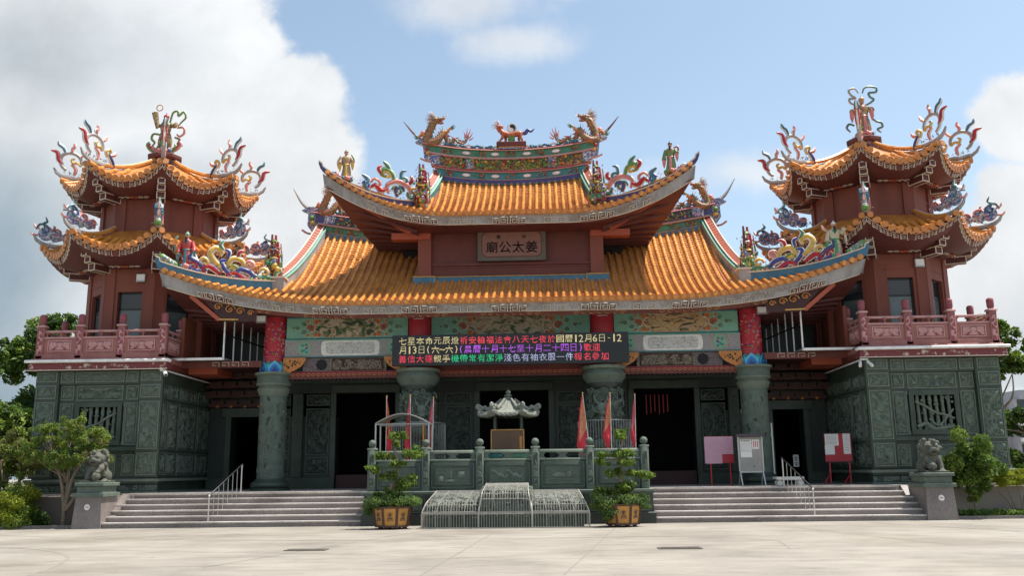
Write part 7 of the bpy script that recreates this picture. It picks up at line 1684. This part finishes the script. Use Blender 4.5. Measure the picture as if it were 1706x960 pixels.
# phoenix-like fish dragons beside the lower grottos
# ------------------------------------------------------------------ dragons and unicorn
def dragon(s, X, Y_, Z_, sc, label, group):
    t = thing('ridge_dragon', label, 'dragon', (s * X, Y_, Z_), group)
    def q(a, b, y=0): return (X - s * 0 - a * sc * 1.0, Y_ + y * sc, Z_ + b * sc)      # a grows towards the centre of the building
    m = MB(s)
    neck = spline([q(*p) for p in ((-.10, 1.14, -.06), (-.30, 1.04, -.02), (-.38, .82, 0), (-.50, .56, .02), (-.50, .28, -.02), (-.22, .24, -.08), (.02, .46, -.05), (.16, .70, 0), (.27, .40, .04), (.36, .02, .05), (.48, .12, .04), (.57, .40, 0), (.74, .24, -.04), (.96, .20, -.02), (1.10, .38, 0), (1.14, .56, .0))], 5)
    n = len(neck); R_ = [1.2 * sc * (.085 + .055 * math.sin(PI * min(1, i / (n * .5))) - .08 * max(0, (i / n - .55) / .45)) for i in range(n)]
    m.use(dragonm).tube(neck, R_, 9)
    m.use(yellow)    # belly bands
    for i in range(6, 26, 2): m.ball(Vector(neck[i]) + Vector((-.055 * sc, -.03, -.03)), R_[i] * .62, 7, 4, 1, 1, .5)
    m.build('body', t, smooth=60)
    m = MB(s)    # dorsal fins
    for i in range(2, n - 3, 2):
        p = Vector(neck[i]); T = (Vector(neck[i + 1]) - p).normalized(); Nn = T.cross(Vector((0, 1, 0))); 
        Nn = -Nn
        m.use([pinkg, brightred, leafg][i // 2 % 3]).prism([(-.05 * sc, 0), (.05 * sc, 0), (.09 * sc, .12 * sc)], p + Nn * R_[i] * .8, T, Nn, (0, 1, 0), .02)
    for (a, b) in (((1.08, .5), (1.22, .82)), ((1.02, .5), (1.08, .86)), ((1.14, .42), (1.30, .66)), ((1.16, .34), (1.34, .46)), ((.98, .42), (.94, .72))): m.use(pinkg).tube([q(*a), q((a[0] + b[0]) / 2 + .03, (a[1] + b[1]) / 2), q(*b)], [.035 * sc, .025 * sc, .006], 5)
    m.build('fin', t)
    m = MB(s); hx = .05
    m.use(dragonm).ball(q(-.16, 1.20, -.03), .135 * sc, 10, 7, 1.15, .95, .9); m.tube([q(-.08, 1.24), q(.06, 1.24), q(.16, 1.28), (q(.20, 1.30))], [.10 * sc, .075 * sc, .07 * sc, .04 * sc], 8); m.use(brightred).ball(q(.15, 1.335), .045 * sc, 6, 4)
    m.use(dragonm).tube([q(-.08, 1.12), q(.06, 1.07), q(.15, 1.08)], [.075 * sc, .05 * sc, .03 * sc], 7); m.use(brightred).tube([q(-.02, 1.16), q(.12, 1.15)], [.03 * sc, .015 * sc], 5)
    m.use(offw)
    for a in (.04, .09, .14): m.tube([q(a, 1.22, -.04), q(a, 1.17, -.04)], [.014, .004], 4); m.tube([q(a, 1.09, -.04), q(a, 1.14, -.04)], [.014, .004], 4)
    m.use(white).ball(q(-.05, 1.28, -.09), .035 * sc, 6, 5); m.use(black).ball(q(-.04, 1.285, -.12), .018 * sc, 5, 4)
    m.build('head', t, smooth=60)
    m = MB(s)
    for i in range(9): a = 1.9 + i * .22; m.use([pinkg, offw, fasc][i % 3]).tube([q(-.20, 1.20), q(-.20 + .24 * math.cos(a), 1.20 + .24 * math.sin(a) + .05), q(-.20 + .40 * math.cos(a + .15), 1.22 + .38 * math.sin(a + .15) + .05)], [.035 * sc, .022 * sc, .005], 4)
    for y in (-.05, .05): m.use(cream).tube(spline([q(-.14, 1.30, y), q(-.28, 1.42, y), q(-.26, 1.56, y)], 4), [.03 * sc] * 3 + [.022 * sc] * 3 + [.014 * sc] * 2 + [.006], 5)
    for y in (-.05, .05): m.use(offw).tube(spline([q(.16, 1.28, y), q(.28, 1.36, y * 2), (q(.26, 1.5, y * 2.4))], 4), .008 * sc, 4)
    sprinkle(m, [q(-.2, 1.25), q(-.4, .9), q(-.55, .6), q(.0, .5), q(.15, .7)], .24, 110, [offw, pinkg, leafg, brightred, yellow], 5, .03); m.build('mane', t)
    for (pts, cl) in ((((-.52, .50), (-.72, .62), (-.84, .48)), (-.84, .48)), (((.12, .60), (.30, .70), (.44, .86)), (.44, .86))):
        m = MB(s); m.use(orange).tube([q(*p, -.04) for p in pts], [.085 * sc, .07 * sc, .045 * sc], 7)
        for k in range(4): a = (-.9 + .55 * k) if cl[0] > 0 else (2.3 + .5 * k); m.use(green).tube([q(*cl, -.04), q(cl[0] + .10 * math.cos(a), cl[1] + .12 * math.sin(a), -.05), q(cl[0] + .2 * math.cos(a), cl[1] + .12 * math.sin(a) + .04, -.07)], [.03 * sc, .022 * sc, .006], 4)
        if cl[0] < 0: m.use(pinkg).ball(q(-.66, .66), .12 * sc, 8, 6)
        m.build('leg', t, smooth=60)
    return t
dragon(-1, 2.80, 33.95, 13.98, 1.0, 'rearing scaly dragon facing right on the left end of the top ridge', 'dragons on the roof ridges'); dragon(1, 2.84, 33.95, 13.94, 1.0, 'rearing scaly dragon facing left on the right end of the top ridge', 'dragons on the roof ridges')
dragon(-1, 7.15, 34.95, 11.50, .92, 'dragon on the left end of the lower main ridge, behind the upper roof corner', 'dragons on the roof ridges'); dragon(1, 7.25, 34.95, 11.46, .92, 'dragon on the right end of the lower main ridge, behind the upper roof corner', 'dragons on the roof ridges')
t = thing('ridge_unicorn', 'orange horned beast carrying a black and white disc at the middle of the top ridge', 'statue', (.02, 34, 13.9))
zp = 14.08
def uq(a, b, y=0): return (.02 + a, 33.98 + y, zp + b)
m = MB(); m.use(chips2).bbox(-.46, .50, 33.8, 34.16, 13.84, 13.98, .01); m.use(gold).box(-.50, .54, 33.78, 34.18, 13.94, 13.97); m.use(burg).bbox(-.56, .60, 33.74, 34.22, 13.98, 14.16, .015); m.build('plinth', t)
zp = 14.17
m = MB(); om = mat('beast_orange', (.46, .15, .06), .45, .3, 12, col2=(.34, .05, .025), thr=(.42, .55))
m.use(om).tube(spline([uq(-.42, .56), uq(-.34, .42), uq(-.12, .34), (uq(.14, .36)), uq(.34, .38), uq(.40, .30)], 4), [.08, .09, .10, .105, .11, .115, .12, .12, .115, .11, .11, .11, .115, .12, .125, .125, .12, .11, .10, .085, .07], 10)
for (p) in (((-.30, .36, -.08), (-.36, .18, -.08), (-.48, .02, -.08)), ((-.26, .34, .08), (-.22, .17, .08), (-.26, .02, .08)), ((.32, .34, -.08), (.38, .18, -.08), (.46, .02, -.08)), ((.36, .32, .08), (.28, .18, .08), (.36, .02, .08))):
    m.tube([uq(*k) for k in p], [.085, .055, .04], 8); m.ball(uq(p[2][0] - .02, p[2][1] + .01, p[2][2]), .05, 7, 5)
m.ball(uq(-.44, .66), .12, 10, 7, 1.1, .85, 1); m.ball(uq(-.52, .60), .075, 8, 6); m.ball(uq(-.50, .50), .05, 7, 5)
m.build('body', t, smooth=60)
m = MB(); m.use(fasc).tube([uq(-.44, .74), uq(-.50, .92)], [.02, .005], 5)
for i in range(7): a = 1.7 + i * .28; m.use([offw, pinkg, cream][i % 3]).tube([uq(-.46, .68), uq(-.46 + .18 * math.cos(a), .68 + .2 * math.sin(a)), uq(-.48 + .32 * math.cos(a + .1), .70 + .32 * math.sin(a + .1))], [.03, .02, .005], 4)
m.use(white).ball(uq(-.48, .70, -.09), .025, 6, 4); m.build('mane', t)
m = MB(); m.use(navy).tube(spline([uq(.42, .38), uq(.56, .40), uq(.64, .52), uq(.78, .46), uq(.92, .58)], 4), [.06, .07, .08, .085, .085, .08, .075, .07, .07, .06, .06, .055, .05, .04, .03, .02, .008], 7, .6); m.build('tail', t, smooth=60)
m = MB(); m.use(leafg)
for i in range(9): m.ball(uq(-.06 + .04 * (i % 4), .04 + .03 * i, .0), .09, 7, 5)
m.build('rock', t, smooth=60)
m = MB(); c = uq(.02, .62); R_ = .175; k = 24
m.use(white).prism([(R_ * math.cos(2 * PI * i / k), R_ * math.sin(2 * PI * i / k)) for i in range(k)], (c[0], c[1] - .02, c[2]), (1, 0, 0), (0, 0, 1), (0, 1, 0), .05)
R2 = .150; top = [(R2 * math.cos(a), R2 * math.sin(a)) for a in np.linspace(-PI / 2, PI / 2, 13)]; s1 = [(-.5 * R2 * math.cos(a) * 1.0, .5 * R2 + .5 * R2 * math.sin(a)) for a in np.linspace(PI / 2, -PI / 2, 9)]; s2 = [(.5 * R2 * math.cos(a), -.5 * R2 + .5 * R2 * math.sin(a)) for a in np.linspace(PI / 2, -PI / 2, 9)]
m.use(black).prism(top + s1[1:] + s2[1:-1], (c[0], c[1] - .028, c[2]), (1, 0, 0), (0, 0, 1), (0, 1, 0), .006)
for (dz, mm) in ((.5, black), (-.5, white)):
    m.use(white if dz < 0 else black); m.prism([(.018 * math.cos(2 * PI * i / 10), dz * R2 + .018 * math.sin(2 * PI * i / 10)) for i in range(10)], (c[0], c[1] - .032, c[2]), (1, 0, 0), (0, 0, 1), (0, 1, 0), .003)
m.use(gold).tube([(c[0] + R_ * math.cos(a), c[1], c[2] + R_ * math.sin(a)) for a in np.linspace(0, 2 * PI, 25)], .02, 5)
m.build('disc', t)
# ------------------------------------------------------------------ trees and shrubs
def tree(name, label, cat, x, y, trunks, clusters, nleaf, size, mats, wts, seed, r0=.05, group=None, z0=0.0, el=1.0, sub=6):
    t = thing(name, label, cat, (x, y, z0), group); m = MB(); m.use(bark)
    ends = []
    for tr in trunks:
        P = spline([(x + a, y + b, c) for a, b, c in tr], 4); m.tube(P, [r0 * (1 - .5 * i / (len(P) - 1)) for i in range(len(P))], 7); ends += [P[-1], P[len(P) // 2]]
    for c in clusters:
        p = Vector((x + c[0], y + c[1], c[2])); e = min(ends, key=lambda q: (q - p).length + (3 if q.z > p.z else 0)); limbs(m, e, [p], r0 * .45, seed + int(c[0] * 10))
    m.build('trunk', t, smooth=60)
    m = MB(); rn = random.Random(seed); C = []; R_ = []
    for (a, b, c, rx, rz) in clusters:
        for q in range(sub):
            C.append((x + a + rn.gauss(0, .45) * rx, y + b + rn.gauss(0, .45) * rx, c + rn.gauss(0, .4) * rz)); k = rn.uniform(.3, .62); R_.append((rx * k, rx * k, rz * k))
    leaves(m, C, R_, nleaf, size, mats, seed, weights=wts, el=el); m.build('crown', t); return t
rnT = random.Random(5)
def crown(cx_, cz, w, h, n, seed, dy=1.0, r=(.35, .6)):
    rn = random.Random(seed); L = []
    for i in range(n):
        a = rn.uniform(0, 2 * PI); q = math.sqrt(rn.uniform(0, 1)); k = rn.uniform(*r); L.append((cx_ + w * q * math.cos(a), rn.uniform(-dy, dy), cz + h * q * math.sin(a), k, k * .8))
    return L
tree('small_tree', 'pale-barked small tree with several stems beside the left stone lion', 'tree', -13.55, 28.05,
     [[(0, 0, 0), (.0, 0, .5), (-.06, 0, .9), (-.2, 0, 1.5), (-.5, 0, 2.1)], [(.0, 0, .5), (.08, 0, .9), (.2, 0, 1.5), (.5, .1, 2.2)], [(.0, 0, .6), (.0, .1, 1.3), (-.1, .1, 2.2)], [(.05, 0, .5), (.45, 0, 1.1), (.9, .1, 1.8)]],
     crown(-.05, 2.42, 1.15, .82, 40, 8, .6, (.18, .32)), 17000, .036, [lf_b, lf_a, lf_t], [.5, .25, .25], 8, .075, el=1.1)
tree('left_shrub_tree', 'brownish olive bushy tree at the left edge of the photo above the clipped hedge', 'tree', -15.9, 28.6, [[(0, 0, 0), (.1, 0, 1.0), (-.1, 0, 2.0)], [(.3, 0, 0), (.5, 0, 1.2), (.8, 0, 2.1)]],
     crown(.0, 1.9, 1.0, 1.15, 28, 12, .6, (.25, .45)), 17000, .045, [lf_t, lf_a, lf_b], [.6, .15, .25], 12, .05)
def bush(name, label, cat, x, y, w, d, h, n, size, mats, wts, seed, group=None):
    t = thing(name, label, cat, (x, y, 0), group); m = MB(); m.use(bark); rn = random.Random(seed)
    for i in range(7): m.tube([(x + rn.uniform(-.3, .3) * w, y, 0), (x + rn.uniform(-.4, .4) * w, y + rn.uniform(-.3, .3) * d, h * .7)], [.03, .012], 5)
    m.build('stem', t); m = MB(); C = []; R_ = []
    for i in range(46): k = rn.uniform(.16, .30); C.append((x + rn.uniform(-1, 1) * (w - k), y + rn.uniform(-1, 1) * (d - k), rn.uniform(.12, h - k * .8))); R_.append((k * 1.1, k * 1.1, k))
    leaves(m, C, R_, n, size, mats, seed, weights=wts); m.build('foliage', t); return t
bush('clipped_hedge', 'low rounded bright green hedge in the bottom left corner', 'hedge', -15.4, 27.8, 1.05, .8, 1.45, 30000, .032, [lf_b, lf_a, lf_y], [.45, .15, .4], 21)
bush('low_shrub', 'dark green low shrub behind the clipped hedge beside the platform wall', 'shrub', -14.6, 28.3, .5, .3, .5, 3500, .045, [lf_a, lf_c], [.5, .5], 22)
tree('round_shrub', 'rounded glossy green shrub on a short trunk, right of the right lion', 'shrub', 13.72, 28.05, [[(0, 0, 0), (.02, 0, .5), (.05, 0, 1.0)], [(0, 0, .4), (.15, 0, .8)], [(0, 0, .4), (-.15, 0, .9)]],
     [(-.45, 0, 1.5, .42, .42), (-.1, .1, 1.95, .45, .42), (.35, 0, 1.85, .42, .4), (.6, 0, 1.45, .38, .38), (.2, -.2, 1.4, .45, .42), (-.2, 0, 1.1, .36, .34), (.25, 0, .95, .3, .3), (0, 0, .72, .2, .2), (-.6, 0, 1.75, .25, .25)], 15000, .048, [lf_a, lf_b, lf_c], [.42, .40, .18], 31, .045, sub=8)
tree('yellow_shrub', 'yellow-topped spreading shrub with thin bare stems at the right edge', 'shrub', 15.15, 28.2, [[(-.1, 0, 0), (-.25, 0, .5), (-.4, 0, .95)], [(0, 0, 0), (.1, 0, .6), (.3, 0, 1.0)], [(.05, 0, 0), (0, 0, .5), (-.05, 0, 1.0)], [(-.05, 0, 0), (-.35, 0, .4), (-.65, 0, .8)]],
     [(-.45, 0, 1.18, .35, .2), (0, 0, 1.3, .42, .24), (.5, 0, 1.28, .42, .22), (.9, 0, 1.2, .3, .2), (-.1, 0, 1.08, .4, .15), (.2, -.1, 1.15, .4, .2)], 9000, .045, [lf_y, lf_b], [.7, .3], 33, .028)
m = MB(); rn = random.Random(6); C = []; R_ = []
for i in range(60): C.append((rn.uniform(13.0, 15.2), rn.uniform(27.7, 28.3), rn.uniform(.04, .2))); R_.append((.14, .14, .09))
leaves(m, C, R_, 5000, .04, [lf_a, lf_b, lf_g], 35, weights=[.4, .3, .3]); m.build('ground_cover', kind='stuff')
m = MB(); rn = random.Random(7); C = []; R_ = []
for i in range(40): C.append((rn.uniform(-14.9, -12.95), rn.uniform(27.75, 28.3), .03)); R_.append((.16, .16, .04))
leaves(m, C, R_, 3500, .028, [lf_b, lf_a], 36, weights=[.5, .5]); m.build('grass', kind='stuff')
m = MB(); soil = mat('soil', (.10, .08, .055), .95, .3, 4, .6, 20); 
for sd in (-1, 1): m = MB(sd); m.use(soil).box(12.86, 16.2, 27.62, 28.62, 0, .05); m.use(gran).box(12.84, 16.2, 27.5, 27.6, 0, .09); m.build('planting_bed', kind='structure')
bgc = [lf_c, lf_a, lf_b]
tree('background_tree', 'tall dark green tree behind the left tower balcony', 'tree', -22.2, 42, [[(0, 0, 0), (0, 0, 3), (.3, 0, 6)]], crown(0, 5.6, 2.7, 3.4, 40, 41, 1.5, (.7, 1.1)), 34000, .13, bgc, [.35, .4, .25], 41, .25, 'trees behind the temple')
tree('background_tree', 'leafy tree filling the left edge of the photo below the grey cloud', 'tree', -24.6, 38, [[(0, 0, 0), (0, 0, 2), (.3, 0, 4)]], crown(.6, 4.0, 3.4, 2.9, 34, 42, 1.5, (.7, 1.1)), 30000, .12, bgc, [.4, .4, .2], 42, .25, 'trees behind the temple')
tree('background_tree', 'light green tree top showing between the left railing posts', 'tree', -19.0, 43, [[(0, 0, 0), (0, 0, 3), (.2, 0, 6)]], crown(0, 7.4, 1.7, 1.7, 22, 43, 1.5, (.6, .9)), 15000, .12, [lf_a, lf_b, lf_c], [.4, .45, .15], 43, .2, 'trees behind the temple')
tree('background_tree', 'sparse tree showing just beyond the right edge of the right tower base', 'tree', 20.3, 40, [[(0, 0, 0), (0, 0, 3), (-.2, 0, 6)]], crown(0, 5.7, 1.2, 2.2, 20, 44, 1.2, (.4, .7)), 9000, .12, bgc, [.3, .4, .3], 44, .2, 'trees behind the temple')
tree('background_tree', 'dark tree low at the right edge under the apartment block', 'tree', 19.6, 36, [[(0, 0, 0), (0, 0, 1.5), (0, 0, 2.6)]], crown(0, 2.3, 1.5, 1.3, 18, 45, 1.0, (.5, .7)), 11000, .09, bgc, [.45, .4, .15], 45, .15, 'trees behind the temple')
t = thing('apartment_building', 'distant grey apartment block with rows of balconies at the right edge', 'building', (92, 150, 0))
am = mat('apartment_wall', (.33, .32, .33), .8, .1, .2); m = MB(); m.use(am).box(76.5, 110, 150, 165, 0, 12.0); m.box(78.5, 108, 152, 163, 12.0, 13.6); m.box(75, 76.5, 152, 165, 0, 10.6); m.build('wall', t)
for i in range(9):
    for k in range(5):
        x = 77.0 + i * 3.4; z = .6 + k * 2.35; m = MB(); m.use(glass).box(x, x + 1.8, 149.9, 149.98, z + .5, z + 1.9); m.build('window', t) if i < 2 else None
        if i < 2: m = MB(); m.use(white).box(x - .2, x + 2.0, 149.2, 149.9, z - .1, z + .5); m.build('balcony', t)
